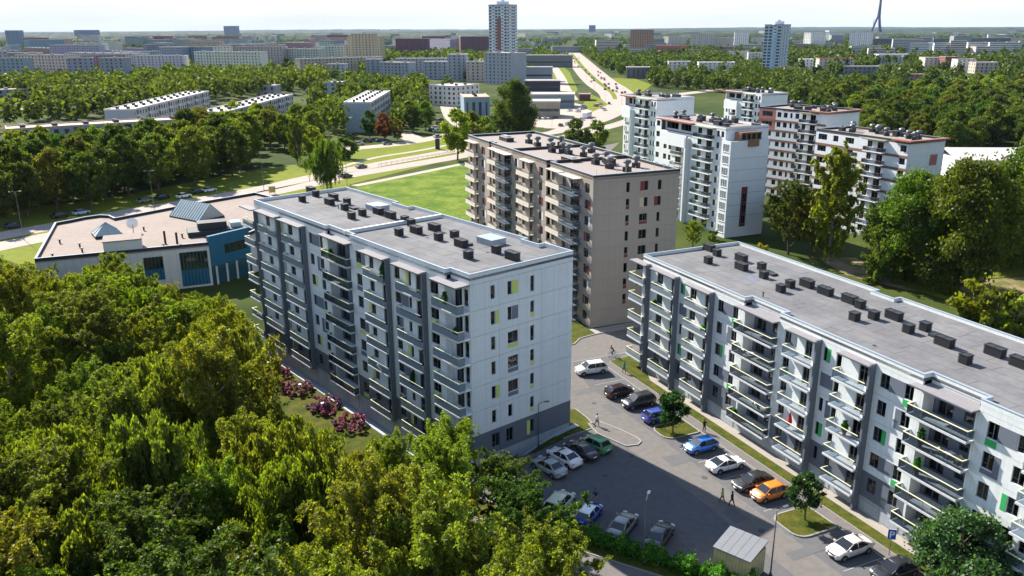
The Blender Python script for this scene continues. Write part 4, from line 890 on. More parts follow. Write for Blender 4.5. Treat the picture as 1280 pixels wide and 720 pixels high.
for i in range(30):                                                   # apron below the long front
    s = i*1.9-.5
    for n in (-.02, -1.0): p = AS(s, n); q.v.append((p.x, p.y, zt(p.x,p.y)+.06))
for i in range(29): q.f.append((2*i, 2*i+2, 2*i+3, 2*i+1)); q.m.append(0)
tag(q.build('paving', M['plinth']), kind='structure')
q = MB(); cols = 16                                                    # front lawn following the slope
for i in range(36):
    for k in range(cols): p = AS(-6+i*2.1, -1.02-k*1.0); q.v.append((p.x, p.y, zt(p.x,p.y)+.03))
for i in range(35):
    for k in range(cols-1): q.f.append((i*cols+k, (i+1)*cols+k, (i+1)*cols+k+1, i*cols+k+1)); q.m.append(0)
tag(q.build('lawn', M['grass'], smooth=True), kind='structure')
ribbon('foot_path', [G(308,415,-2.2), G(290,427,-2.2), G(262,436,-2.2), G(220,445,-2.0)], 2.2, -1.9, M['path'])
# paved tongue left of the lane
wed = [(-12.9,-15.6), (-12.9,-14.1), (-15.5,-13.0), (-18.6,-12.1), (-19.6,-12.2), (-20.1,-13.0), (-19.8,-14.4), (-15.6,-15.9)]
sheet('paving', [ES(*w) for w in wed], .10, M['asphalt2']); kerb([ES(*w) for w in wed], .16, .12, closed=True)
def island(s0, s1, n0, n1):
    pts = []
    for cs, cn, a0 in ((s0+1.2,n0+1.2,180),(s1-1.2,n0+1.2,270),(s1-.4,n1-.4,0),(s0+.4,n1-.4,90)):
        r_ = 1.2 if cn == n0+1.2 else .4
        for k in range(5):
            t = math.radians(a0+90*k/4); pts.append(ES(cs+r_*math.cos(t), cn+r_*math.sin(t)))
    sheet('island_lawn', pts, .12, M['grass']); kerb(pts, .16, .14, closed=True)
island(-20.6, -17.0, -9.2, -4.35); island(-42.7, -38.5, -9.2, -4.35)
def mark(name, s0, n0, s1, n1):
    q = MB(); q.v = [(*ES(s, n).xy, .0165) for s, n in ((s0,n0),(s1,n0),(s1,n1),(s0,n1))]; q.f = [(0,3,2,1)]; q.m = [0]
    return tag(q.build(name, M['line']), kind='structure')
for s in (-3.0,-5.8,-8.9,-12.9,-23,-26.5,-30.6,-33.9,-37.4,-44.5,-48.1,-51.6,-55): mark('bay_line', s-.05, -9.0, s+.05, -4.4)
for s, n, a, b_ in ((-12,-11.5,3.2,1.4),(-26,-12.2,2.2,2.8),(-31,-17,4.5,1.2),(-38,-13,2.4,1.6),(-5,-13,1.6,3.0),(9,-9,3,1.2),(-45,-12,1.2,5)):
    sheet('asphalt_patch', [ES(s,n), ES(s+a,n+.1), ES(s+a-.1,n+b_), ES(s+.1,n+b_)], .0205, M['patch'])
for s, n in ((-8,-12),(-22,-15),(-29.5,-10.4),(-40,-11.5),(2,-11),(-24.5,-20)):
    c_ = ES(s, n); q = MB(); q.tube([(0,0,-.02),(0,0,.026)], .34, 16); tag(q.build('manhole_cover', M['cover'], None, (c_.x, c_.y, 0)), 'round dark manhole cover in the car park asphalt', 'manhole cover', 'manhole covers of the car park')
# hedge, its bed, the footway below
hd = (Vector((18.4,63.7))-Vector((6.4,70.4))).normalized(); hn = Vector((hd.y, -hd.x)); h0 = Vector((-8,78.4))
def HP(t, o): return h0+hd*t+hn*o
sheet('lawn_strip', [HP(0,.1), HP(0,3.1), HP(62,3.1), HP(62,.1)], .05, M['grass'])
sheet('footway', [HP(0,3.2), HP(0,6.2), HP(62,6.2), HP(62,3.2)], .02, M['asphalt2'])
kerb([HP(0,3.15), HP(62,3.15)], .12, .1); kerb([HP(0,.0), HP(62,.0)], .16, .13); kerb([HP(0,6.25), HP(62,6.25)], .12, .1)
sheet('lawn', [HP(0,6.3), HP(0,16), HP(62,16), HP(62,6.3)], .03, M['grass'])
# ---------------- roads and greens farther off
sheet('meadow', px([(440,236),(505,219),(577,206),(700,178),(770,200),(760,235),(735,300),(600,300),(520,275),(436,246)]), .02, M['lawn'])
sheet('verge', px([(0,322),(0,262),(120,250),(330,210),(420,200),(440,212),(436,236),(330,250),(160,300),(60,345)]), .0, M['verge'])
sheet('verge', px([(395,205),(420,190),(500,182),(570,170),(640,160),(640,176),(560,200),(440,230),(400,232)]), .01, M['verge'])
def rb(name, l, w, z=.03, m='road'): return ribbon(name, [G(x, y) for x, y in l], w, z, M[m])
rb('road', [(-60,306),(0,295),(60,284),(140,269),(240,252),(330,235.5),(392,221.5),(473,205.5),(566,188.5),(640,174),(705,163),(752,150),(775,139)], 8.5)
rb('road', [(-60,322),(0,308),(60,296),(140,280),(240,262),(332,242),(392,229.5),(437,219),(566,197),(650,181),(712,170),(770,156),(800,146)], 8.5)
rb('foot_path', [(443,232.5),(510,219),(578,205),(640,192)], 3.2, .04, 'path')
rb('foot_path', [(425,209),(470,197),(520,189),(570,179.5)], 2.6, .045, 'path')
rb('road', [(700,161),(728,149.5),(757,137),(768,126),(763,116),(744,103),(727,86),(716,72),(711,66)], [17, 22], .05)
rb('road', [(700,165),(740,150),(775,131),(782,122),(775,113),(757,101),(740,86),(726,73),(718,66)], [12, 20], .055)
rb('median', [(769,124),(764,115),(746,101),(730,86),(720,74),(714,67)], [3.0, 7], .09, 'verge')
rb('road', [(780,126),(830,120),(900,112)], 12, .06)
rb('road', [(600,172),(570,150),(563,140),(560,133)], 10, .05, 'path')
rb('road', [(420,190),(440,186),(500,180),(545,172),(563,168)], 9, .05, 'path')
rb('road', [(500,166),(520,175)], 10, .055, 'path')
rb('road', [(690,80),(700,95),(706,110),(715,125)], 9, .05, 'path')
sheet('verge', px([(640,80),(690,72),(712,90),(722,112),(716,122),(700,118),(690,96),(640,96)]), .03, M['verge'])
sheet('verge', px([(735,116),(752,124),(760,131),(740,140),(728,133)]), .06, M['verge'])
sheet('verge', px([(752,98),(790,97),(815,106),(805,114),(785,117)]), .03, M['verge'])
sheet('yard', px([(640,128),(690,122),(740,134),(735,148),(690,160),(650,158)]), .035, M['path'])
sheet('yard', px([(1020,322),(1070,322),(1110,348),(1170,342),(1210,352),(1290,345),(1290,366),(1210,372),(1130,362),(1060,345)]), .02, M['dirt'])
sheet('verge', px([(1180,320),(1290,300),(1290,344),(1210,350),(1170,340)]), .025, M['verge'])
sheet('verge', px([(1110,352),(1215,385),(1280,408),(1280,386),(1230,372),(1150,350)]), .03, M['verge'])
sheet('yard', px([(655,196),(735,186),(775,178),(760,192),(700,205)]), .04, M['asphalt2'])
# ---------------------------------------------------------------- lamps, sign, shed
def lamp(p, h, label, group, double=True, ang=0.0, arm=.9):
    o = empty('street_lamp', p, ang, label, 'street lamp', group)
    q = MB(); q.tube([(0,0,0),(0,0,h*.5),(0,0,h)], [.075,.06,.04], 8); q.tube([(0,0,0),(0,0,.25)], .14, 8); q.build('pole', M['pole'], o)
    for sg_ in ((1,-1) if double else (1,)):
        q = MB(); q.tube([(0,0,h-.02),(sg_*arm*.5,0,h+.14),(sg_*arm,0,h+.16)], .035, 6); q.build('arm', M['pole'], o)
        q = MB(); q.box(sg_*arm-.18, -.13, h+.1, sg_*arm+.42*sg_, .13, h+.2); hd_ = q.build('lamp_head', M['pole'], o); q = MB(); q.box(sg_*arm-.1, -.1, h+.075, sg_*arm+.3*sg_, .1, h+.099); q.build('lens', M['lampglass'], hd_)
    return o
p = G(673,560,-.9); lamp((p.x,p.y,terrain(p.x,p.y)), 5.6, 'slim grey lamp post on the grass before the slate foot of the end wall', 'lamps of the car park', False, .3)
lamp(tuple(G(804,703)), 6.6, 'slim grey lamp post rising from the hedge between two dark cars', 'lamps of the car park', False, 1.2)
lamp(tuple(G(963,719)), 6.6, 'slim grey lamp post beside the little wooden shed', 'lamps of the car park', False, .5)
for (x, yb, yt), t in zip([(30,300,242),(193,263,216),(330,238,195),(434,232,172),(559,190,152),(690,158,140)],
    ['double armed street lamp at the far left before the tallest park trees','double armed street lamp behind the middle of the office roof','double armed street lamp just beyond the far left corner of the white block','street lamp beside the bushy weeping birch at the road','street lamp by the advertising column on the upper footpath','street lamp at the road junction behind the tan block']):
    p = G(x, yb); dist = p.length; h = (yb-yt)*math.hypot(p.y, CAM_H)/CAM_F/.96; lamp((p.x,p.y,0), min(12, h), t, 'lamps along the main road', True, .4)
for i, (x, y) in enumerate([(726,150),(756,141),(777,131),(743,112),(733,100),(748,96),(716,92),(724,80)]): p = G(x, y); lamp((p.x,p.y,0), 10, 'tall street lamp beside the wide sunlit avenue', 'lamps along the avenue', True, .4)
sg_ = empty('parking_sign', tuple(G(1111,694)), -.25, 'blue parking sign with white letter P on a thin pole', 'parking sign')
q = MB(); q.tube([(0,0,0),(0,0,2.6)], .035, 8); q.build('pole', M['pole'], sg_)
q = MB(); q.box(-.34,-.03,1.75,.34,-.005,2.75); q.build('sign_plate', M['signblue'], sg_)
q = MB(); q.box(-.37,-.02,1.72,.37,-.001,2.78); q.build('sign_rim', M['signwhite'], sg_)
cu = bpy.data.curves.new('letter', 'FONT'); cu.body = 'P'; cu.size = .95; cu.extrude = .006; cu.align_x = 'CENTER'; cu.offset = .02
tmp = bpy.data.objects.new('tmp', cu); COL.objects.link(tmp); dg = bpy.context.evaluated_depsgraph_get(); me = bpy.data.meshes.new_from_object(tmp.evaluated_get(dg)); bpy.data.objects.remove(tmp)
me.name = 'letter'; me.materials.clear(); me.materials.append(M['signwhite']); lt = link('letter', me, sg_, (0,-.038,1.92)); lt.rotation_euler = (math.pi/2,0,0)
s2 = empty('road_sign', tuple(G(831,539)), .2, 'small blue and white sign on a pole beside the tree of the first island', 'road sign')
q = MB(); q.tube([(0,0,0),(0,0,2.4)], .035, 8); q.build('pole', M['pole'], s2); q = MB(); q.box(-.25,-.03,1.8,.25,-.005,2.35); q.build('sign_plate', M['signblue'], s2)
sh = empty('shed', (0,0,0), 0, 'small shed of yellowish planks with grey sloping metal roof at the car park edge', 'shed')
c = [G(891,683,2.75), G(913,657,3.25), G(960.6,676,3.25), G(938,703,2.75)]
def inset(p, ctr, k): return p+(ctr-p)*k
ct = (c[0]+c[1]+c[2]+c[3])/4
q = MB(); b_ = [inset(p, ct, .07) for p in c]
q.prism([(p.x,p.y) for p in b_], -.05, 2.55); q.build('wall', M['wood'], sh)
q = MB()
for i in range(4):
    a, e = b_[i], b_[(i+1)%4]; L_ = (e.xy-a.xy).length; n = int(L_/.28); u = (e.xy-a.xy).normalized(); out = Vector((u.y,-u.x))
    if (a.xy+out-ct.xy).length < (a.xy-out-ct.xy).length: out = -out
    for k in range(n):
        w0 = a.xy+u*(L_*k/n+.015); w1 = a.xy+u*(L_*(k+1)/n-.015); dp = .03+.012*(k % 2)
        q.prism([w0, w1, w1+out*dp, w0+out*dp], .05, 2.62 if i in (0,3,2,1) else 2.6)
tag(q.build('plank', M['wood'], sh), kind='stuff')
q = MB(); vs = [tuple(p) for p in c]+[(p.x,p.y,p.z-.14) for p in c]; q.add(vs, [(0,1,2,3),(7,6,5,4),(0,4,5,1),(1,5,6,2),(2,6,7,3),(3,7,4,0)]); rf = q.build('roof', M['shedroof'], sh)
q = MB()
for k in range(1, 5):
    a = c[0]+(c[3]-c[0])*k/5; e = c[1]+(c[2]-c[1])*k/5; q.tube([a+Vector((0,0,.004)), e+Vector((0,0,.004))], .016, 4)
q.build('roof_seam', M['shedroof'], rf)
# ================================================================ vegetation
def leaf_quads(cent, nrm_jit, size, rng, droop=0.0, aspect=1.5):
    n = len(cent); a = rng.normal(size=(n,3)); a /= np.linalg.norm(a, axis=1)[:,None]
    b = rng.normal(size=(n,3)); 
    if droop: a = a*(1-droop)+np.array([0,0,-1.0])*droop; a /= np.linalg.norm(a, axis=1)[:,None]
    b -= (a*b).sum(1)[:,None]*a; b /= np.linalg.norm(b, axis=1)[:,None]
    s = size*rng.uniform(.6, 1.35, n)[:,None]
    u = a*s*aspect*.5; v = b*s*.5
    return np.stack([cent-u, cent-v*.9+u*.1, cent+u, cent+v*.9+u*.1], 1).reshape(-1,3)
def quads_mesh(name, V, m, extra=None):
    me = bpy.data.meshes.new(name); n = len(V)//4
    vs = V; nv = len(V)
    loops = np.arange(n*4, dtype=np.int32); tot = n; ls = np.arange(n, dtype=np.int32)*4; lt_ = np.full(n, 4, np.int32); mi = np.zeros(n, np.int32)
    if extra:
        ev, ef, em = extra
        vs = np.concatenate([V, np.array(ev)]); el = [i+nv for f in ef for i in f]
        loops = np.concatenate([loops, np.array(el, np.int32)]); st = n*4; ls2 = []; 
        for f in ef: ls2.append(st); st += len(f)
        ls = np.concatenate([ls, np.array(ls2, np.int32)]); mi = np.concatenate([mi, np.array(em, np.int32)+1]); tot = n+len(ef)
    me.vertices.add(len(vs)); me.vertices.foreach_set('co', vs.astype(np.float32).ravel())
    me.loops.add(len(loops)); me.loops.foreach_set('vertex_index', loops)
    me.polygons.add(tot); me.polygons.foreach_set('loop_start', ls)
    for x in (m if isinstance(m, list) else [m]): me.materials.append(x)
    me.polygons.foreach_set('material_index', mi)
    me.update(calc_edges=True); me.validate(); return me
def crown_pts(rng, shape, H, rad, base, nl, n):
    """leaf positions: lobes spread through the crown volume, leaves on and in the lobes; gaps between lobes"""
    P = []; lobes = []
    for i in range(nl):
        z = rng.uniform(0, 1)
        if shape == 'round': pr = math.sin(math.pi*min(1, (z*.86+.12)))**.62
        elif shape == 'birch': pr = (1-z**1.7)**.6*min(1, (z+.14)*2.6)
        elif shape == 'column': pr = (1-z**2.2)**.6*min(1,(z+.1)*5)
        else: pr = (1-z)**.9
        ang = rng.uniform(0, 2*math.pi); rr = rad*pr*math.sqrt(rng.uniform(.12, 1))
        lr = rad*rng.uniform(.13, .36)*(.6+.4*pr)*(1 if nl < 80 else .85)
        if shape == 'column': lr *= 1.1
        lobes.append((rr*math.cos(ang), rr*math.sin(ang), base+(H-base)*z*.96, lr))
    w = np.array([l[3]**2 for l in lobes]); w /= w.sum(); cnt = rng.multinomial(n, w)
    for (x, y, z, r), c in zip(lobes, cnt):
        d = rng.normal(size=(c,3)); d /= np.linalg.norm(d, axis=1)[:,None]
        rr = r*np.where(rng.uniform(size=c) < .22, rng.uniform(.9, 1.55, c), rng.uniform(.2, 1.0, c)**.5)*(1+.25*np.sin(d[:,0]*5+x*3)*np.cos(d[:,1]*4+y*2))
        p = d*rr[:,None]; p[:,2] *= .8 if shape == 'round' else 1.15
        if shape in ('birch',): p[:,2] -= .5*np.abs(rng.normal(size=c))*r
        P.append(p+np.array([x,y,z]))
    return np.concatenate(P), lobes
def spray_pts(rng, shape, H, rad, base, nb, n, hang):
    """leaf positions along twigs that hang from real branches: feathery outline with gaps between the sprays"""
    P = []; lobes = []; w = []
    nb_ = nb; br = []
    for i in range(nb_):
        u = (i+rng.uniform(0,1))/nb_
        pr = (1-u**1.6)**.6*min(1, (u+.22)*2.2) if shape == 'birch' else math.sin(math.pi*min(1,(u*.84+.15)))**.6
        L_ = rad*pr*rng.uniform(.55, 1.3)+.5; ang = i*2.4+rng.uniform(-.5,.5); z0 = base+(H-base)*u*.86; el = rng.uniform(.35,.8)+u*.5
        d = np.array([math.cos(ang)*math.cos(el), math.sin(ang)*math.cos(el), math.sin(el)])
        L2 = min(L_/max(.35, math.cos(el)), (H-z0)/max(.2, math.sin(el))*1.02+.3)
        br.append((z0, d, L2)); w.append(L2)
    w = np.array(w); w /= w.sum(); cnt = rng.multinomial(n, w)
    for (z0, d, L2), c in zip(br, cnt):
        m = max(6, int(c/55)); t = rng.uniform(.22, 1.05, m); s0 = np.array([0,0,z0])+d*(L2*t)[:,None]; s0[:,2] -= .10*L2*t**2
        side = rng.normal(size=(m,3))*np.array([1,1,.6]); side /= np.linalg.norm(side,axis=1)[:,None]
        tl = rng.uniform(.35,1.0,m)*(.55+.12*rad); hg = rng.uniform(.3,1.5,m)*hang
        k = rng.integers(0, m, c); q_ = rng.uniform(0,1,c)
        p = s0[k]+side[k]*(tl[k]*np.sqrt(q_))[:,None]; p[:,2] -= hg[k]*q_**1.4
        p += rng.normal(size=(c,3))*.11
        P.append(p); e = np.array([0,0,z0])+d*L2*.75; lobes.append((e[0],e[1],e[2],.3))
    order = rng.permutation(len(lobes)); return np.concatenate(P), [lobes[i] for i in order]
def trunk_mesh(rng, H, base, lobes, r0, m):
    q = MB(); n = 5; pts = []; x = y = 0
    for i in range(n+1):
        pts.append((x, y, H*.82*i/n-.2)); x += rng.uniform(-.18,.18)*H/16; y += rng.uniform(-.18,.18)*H/16
    q.tube(pts, [r0*(1-.85*i/n)+.02 for i in range(n+1)], 7)
    for (lx, ly, lz, lr) in lobes[:18]:
        z0 = max(base*.55, lz-math.hypot(lx,ly)*.9-lr*.3); z0 = min(z0, H*.75); t = min(1, z0/(H*.82)); k = min(n-1, int(t*n)); f = t*n-k
        a = Vector(pts[k]).lerp(Vector(pts[k+1]), f); e = Vector((lx, ly, lz)); mid = a.lerp(e, .5)+Vector((0,0,-.05*H*.2))
        q.tube([a, mid, e], [r0*(1-.8*t)*.5+.015, r0*.22+.01, .015], 5)
    return q.mesh('trunk', m)
TREE = {}
def make_tree(kind, seed, shape, H, rad, base, nl, n, size, r0, bark, droop=0.0, aspect=1.5, lm='leaf', single=False, hang=None):
    rng = np.random.default_rng(seed); C, lobes = crown_pts(rng, shape, H, rad, base, nl, n) if hang is None else spray_pts(rng, shape, H, rad, base, nl, n, hang); V = leaf_quads(C, 0, size, rng, droop, aspect)
    tm = None
    if single:
        q = MB(); q.tube([(0,0,-.2),(0,0,H*.4),(0,0,H*.8)], [r0, r0*.7, .03], 5)
        TREE.setdefault(kind, []).append((quads_mesh('tree', V, [M[lm], M[bark]], (q.v, q.f, q.m)), None, H, rad))
    else: TREE.setdefault(kind, []).append((quads_mesh('crown', V, M[lm]), trunk_mesh(rng, H, base, lobes, r0, M[bark]), H, rad))
for i in range(3): make_tree('birch', 10+i, 'birch', 17, 4.6, 3.0, 46, 46000, .15, .19, 'birchbark', .45, 1.9, hang=1.5)
for i in range(3): make_tree('leafy', 30+i, 'round', 15, 5.0, 2.8, 46, 44000, .165, .26, 'bark', .1, 1.5, hang=.25)
for i in range(2): make_tree('willow', 50+i, 'birch', 13, 4.8, 2.0, 50, 44000, .145, .22, 'bark', .7, 2.6, hang=2.3)
for i in range(3): make_tree('park', 60+i, 'round', 17, 5.0, 3.2, 80, 13000, .38, .3, 'bark', .1, 1.5)
for i in range(2): make_tree('column', 70+i, 'birch', 18, 3.6, 2.0, 60, 26000, .25, .26, 'birchbark', .4, 1.8, hang=1.2)
for i in range(2): make_tree('maple', 80+i, 'round', 15, 6.6, .9, 150, 46000, .25, .4, 'bark', .1, 1.5)
for i in range(2): make_tree('street', 90+i, 'round', 5.2, 1.75, 1.5, 30, 7000, .17, .075, 'bark', .0, 1.3)
for i in range(1): make_tree('dense', 95+i, 'round', 6.6, 2.75, .9, 60, 16000, .19, .13, 'bark', .0, 1.2)
for i in range(3): make_tree('far', 100+i, 'round', 15, 4.6, 3, 20, 520, 1.5, .25, 'bark', .0, 1.2, 'leaf_far', True)
for i in range(2): make_tree('bush', 110+i, 'round', 2.6, 1.6, .2, 16, 1500, .3, .05, 'bark', .1)
YG, MG, DG, OL = (.185,.215,.020), (.118,.146,.020), (.064,.098,.014), (.140,.165,.022)
def jit(c, a=.15): return tuple(max(.004, v*(1+R.uniform(-a, a))) for v in c)+(1,)
def tree(kind, name, x, y, h, label, group=None, col=MG, wide=1.0, z=None, cat='tree', v=None):
    me, tr, H, rad = TREE[kind][R.randrange(len(TREE[kind])) if v is None else v]
    z = terrain(x, y) if z is None else z; s = h/H
    if tr is None:
        o = link(name, me, None, (x,y,z), R.uniform(0,6.28)); o.scale = (s*wide, s*wide, s); o.color = jit(col); return tag(o, label, cat, group)
    o = empty(name, (x,y,z), R.uniform(0,6.28), label, cat, group); o.scale = (s*wide, s*wide, s)
    c = link('crown', me, o); c.color = jit(col); link('trunk', tr, o); return o
def inpoly(x, y, P):
    c = False; j = len(P)-1
    for i in range(len(P)):
        xi, yi = P[i][0], P[i][1]; xj, yj = P[j][0], P[j][1]
        if (yi > y) != (yj > y) and x < (xj-xi)*(y-yi)/(yj-yi)+xi: c = not c
        j = i
    return c
def scatter(P, sp, seed, avoid=()):
    r = random.Random(seed); xs = [p[0] for p in P]; ys = [p[1] for p in P]; pts = []; fails = 0
    cell = {}
    while fails < 3000:
        x, y = r.uniform(min(xs), max(xs)), r.uniform(min(ys), max(ys))
        k = (int(x//sp), int(y//sp)); ok = inpoly(x, y, P) and all(not inpoly(x, y, a) for a in avoid)
        if ok:
            for i in (-1,0,1):
                for j in (-1,0,1):
                    for p in cell.get((k[0]+i, k[1]+j), ()):
                        if (p[0]-x)**2+(p[1]-y)**2 < sp*sp: ok = False
        if ok: cell.setdefault(k, []).append((x,y)); pts.append((x,y)); fails = 0
        else: fails += 1
    return pts
# ---- the wood at lower left
keep = [tuple(AS(s, n).xy) for s, n in ((-3,-7.0),(60,-7.0),(60,8),(45,18),(-3,18))]
lot2 = [(-9.5,80.5),(4.6,71.6),(7.5,66),(40,40),(40,100),(8,100)]
SKY_LINE = [(-400,330),(0,318),(40,322),(75,336),(120,326),(150,315),(185,334),(215,341),(250,350),(282,362),(302,400),(316,440),(335,492),(370,528),(420,545),(470,548),(520,548),(560,524),(600,532),(640,560),(676,592),(712,652),(724,720),(760,760)]
pxz = lambda x, y, z: ((fw.dot(Vector((x, y, z-CAM_H)))), )
def to_px(x, y, z):
    d = Vector((x, y, z-CAM_H)); f = d.dot(fw); return 640+CAM_F*d.dot(RX)/f, 360-CAM_F*d.dot(UP)/f
def zone(x, y, h):
    u, v_ = to_px(x, y, terrain(x, y)+h*.8)
    if v_ > 660: return 'at the bottom picture edge' + (', left corner' if u < 200 else ', left of centre' if u < 420 else ', below the white block' if u < 600 else ', beside the car park')
    if u < 110: return 'at the left picture edge' + (', upper part' if v_ < 430 else ', middle part' if v_ < 560 else ', lower part')
    if v_ < 400: return 'right in front of the low office'
    if u > 600: return 'before the end wall and parked cars'
    if u > 430: return 'at the foot of the white block'
    if u > 290: return 'beside the lawn with pink beds'
    return 'in the heart of the wood' + (', upper half' if v_ < 480 else ', lower half')
def wood_tree(x, y, h, r_=None):
    r_ = R.random() if r_ is None else r_; zn = zone(x, y, h)
    if r_ < .54: k, nm, c, w, lb = 'birch', 'birch_tree', (YG if R.random() < .75 else OL), 1.15, 'yellow-green birch with fine hanging twigs'
    elif r_ < .72: k, nm, c, w, lb = 'leafy', 'broadleaf_tree', (MG if R.random() < .55 else YG), 1.1, 'rounded mid green broadleaf tree'
    elif r_ < .82: k, nm, c, w, lb = 'leafy', 'maple_tree', DG, 1.1, 'dark green rounded tree'
    else: k, nm, c, w, lb = 'willow', 'willow_tree', OL, 1.0, 'olive willow with drooping foliage'
    h = h*(1 if k == 'birch' else .9)
    tree(k, nm, x, y, h, lb+' '+zn, 'wood trees alike: '+lb+' '+zn, c, w)
def sky_line(u):
    for (a, ya), (b, yb_) in zip(SKY_LINE, SKY_LINE[1:]):
        if a <= u <= b: return ya+(yb_-ya)*(u-a)/(b-a)
    return 330 if u < 0 else 760
wood = [(p.x, p.y) for p in px([(-80,380),(60,384),(150,392),(240,400),(296,414),(310,450),(322,505),(360,560),(430,598),(520,618),(600,625),(670,640),(706,680),(722,760)], -1)]+[(2.6,47),(1.0,36),(-14,33),(-40,33),(-95,60)]
for x, y in scatter(wood, 5.5, 5, (keep, lot2)):
    z = terrain(x, y); u = to_px(x, y, z)[0]; lim = sky_line(u)+R.uniform(-4, 22); lo_, hi_ = 0, 19
    for _ in range(18):
        m_ = (lo_+hi_)/2
        if to_px(x, y, z+m_)[1] > lim: lo_ = m_
        else: hi_ = m_
    h = min(lo_, R.uniform(10, 18.5))
    if h > 3.6: wood_tree(x, y, h, None if h > 7 else R.random()*.72)
# ---- park belt beyond the left road
belt = px([(-20,284),(30,279),(110,263),(190,245),(250,231),(300,219),(318,203),(250,200),(150,215),(60,236),(-20,250)])
SLAB_BOX = [(130,262,112,152),(265,367,114,142),(20,238,145,166),(429,489,112,152),(535,612,105,140)]
def hides(x, y, h):
    u, vg = to_px(x, y, 0); vt = to_px(x, y, h)[1]
    return any(a < u < b and vg > d_-2 and vt < d_-(d_-c_)*.62 for a, b, c_, d_ in SLAB_BOX)
for x, y in scatter([(p.x,p.y) for p in belt], 8.5, 11): 
    u_, v_ = to_px(x, y, 0); dk = R.random() < .5; where = ('by the left picture edge' if u_ < 75 else 'behind the left office roof end' if u_ < 150 else 'behind the pyramid skylight' if u_ < 215 else 'behind the ridge skylight'); rw = 'road side row' if v_ > 262-u_*.14+14 else 'inner rows'
    lb_ = '%s tree of the park belt %s, %s' % ('dark' if dk else 'green', where, rw); tree('park', 'park_tree', x, y, R.uniform(15, 20), lb_, lb_, DG if dk else MG, 1.0)
belt2 = px([(-20,245),(60,232),(150,212),(250,197),(330,190),(395,190),(395,166),(330,160),(272,172),(180,196),(60,212),(-20,218)])
slabs_keep = [[(p.x,p.y) for p in px(l)] for l in ([(0,166),(0,186),(245,172),(245,154)], [(120,150),(140,172),(280,148),(270,128)], [(255,150),(262,172),(385,150),(372,126)])]
for x, y in scatter([(p.x,p.y) for p in belt2], 10, 12, slabs_keep):
    h = R.uniform(12, 17)
    if hides(x, y, h): h = R.uniform(6, 9)
    if not hides(x, y, h): tree('park', 'park_tree', x, y, h, 'mid green leafy tree behind the front row of the left park belt', 'rear trees of the left park belt', YG if R.random() < .4 else MG, 1.0)
for (x, yb, yt, k, c, lb) in [
    (409,236,178,'willow',MG,'bushy weeping birch standing alone by the road above the white block'),
    (572,200,140,'park',YG,'light green tree left of the tan block roof, nearest of its clump'),(590,190,142,'park',MG,'leafy tree in the clump behind the tan block left end'),(607,186,148,'park',YG,'light leafy tree on the right side of the clump behind the tan block'),(622,182,150,'park',DG,'dark tree at the right edge of the clump behind the tan block'),
    (432,198,174,'bush',MG,'small round bush on the verge beyond the main road'),
    (462,172,140,'park',DG,'dark tree against the blue-shaded end wall of the slab'),(481,176,143,'park',(.17,.07,.02),'reddish brown autumn tree before the blue-shaded end wall'),(497,176,150,'park',OL,'olive tree right of the reddish one'),
    (516,166,132,'park',DG,'dark tree on the small green island left of the parked cars'),(532,162,128,'park',MG,'tree on the green island nearest the parked cars'),
    (372,205,150,'column',MG,'slender tree at the right end of the park belt near the road'),(393,200,160,'park',YG,'light crowned tree left of the bushy weeping birch'),
    (642,172,105,'maple',DG,'large dark tree right of the blue end wall above the tan block'),(720,196,150,'park',DG,'dark young tree just behind the tan roof'),(745,198,153,'park',MG,'light young tree behind the right part of the tan roof'),
    (866,312,277,'leafy',YG,'small yellow-green tree between the tan block and the white block'),
    (1035,330,185,'column',YG,'tall light birch standing before the brown banded block'),(1012,322,246,'leafy',OL,'low olive tree at the foot of the tall light birch'),
    (985,318,232,'leafy',DG,'dark tree right of the white block with planted terrace'),(972,300,250,'leafy',MG,'mid green tree close to the white block end wall'),(998,300,240,'leafy',DG,'dark tree behind the lower left of the tall birch'),
    (1130,350,222,'maple',(.085,.125,.014),'big dark maple with a wide crown, left of the pair'),(1195,362,205,'maple',(.085,.125,.014),'biggest dark maple with a wide crown, middle of the right side'),(1236,332,236,'maple',DG,'dark maple right of the biggest one'),
    (1100,352,285,'leafy',MG,'round light green tree at the left foot of the big maples'),(1286,335,178,'maple',(.085,.125,.014),'dark tall tree at the right picture edge'),(1302,300,186,'maple',MG,'mid green tree cut by the right picture edge'),
    (1215,395,352,'bush',YG,'yellow-green shrub behind the five storey roof, leftmost of three'),(1243,408,360,'bush',MG,'green shrub behind the five storey roof, middle of three'),(1268,415,368,'bush',YG,'tall shrub behind the five storey roof at the right edge'),
    (890,300,288,'bush',MG,'low shrub at the foot of the white block'),(1085,352,322,'bush',MG,'shrub on sandy ground behind the five storey roof'),(950,322,305,'bush',YG,'small shrub by the back edge of the five storey roof'),(1142,352,330,'bush',MG,'shrub under the left big maple')]:
    p = G(x, yb); dist = math.hypot(p.y*math.cos(CAM_P)+CAM_H*math.sin(CAM_P), 0); h = (yb-yt)*dist/CAM_F/math.cos(CAM_P)
    if k == 'bush':
        tree('bush', 'shrub', p.x, p.y, max(1.5, h), lb, None, c, .9, 0, 'shrub')
    else: tree(k, {'willow':'birch_tree','column':'birch_tree','maple':'maple_tree'}.get(k, 'leafy_tree'), p.x, p.y, h, lb, None, c, {'maple': .84, 'column': .9}.get(k, 1.0))
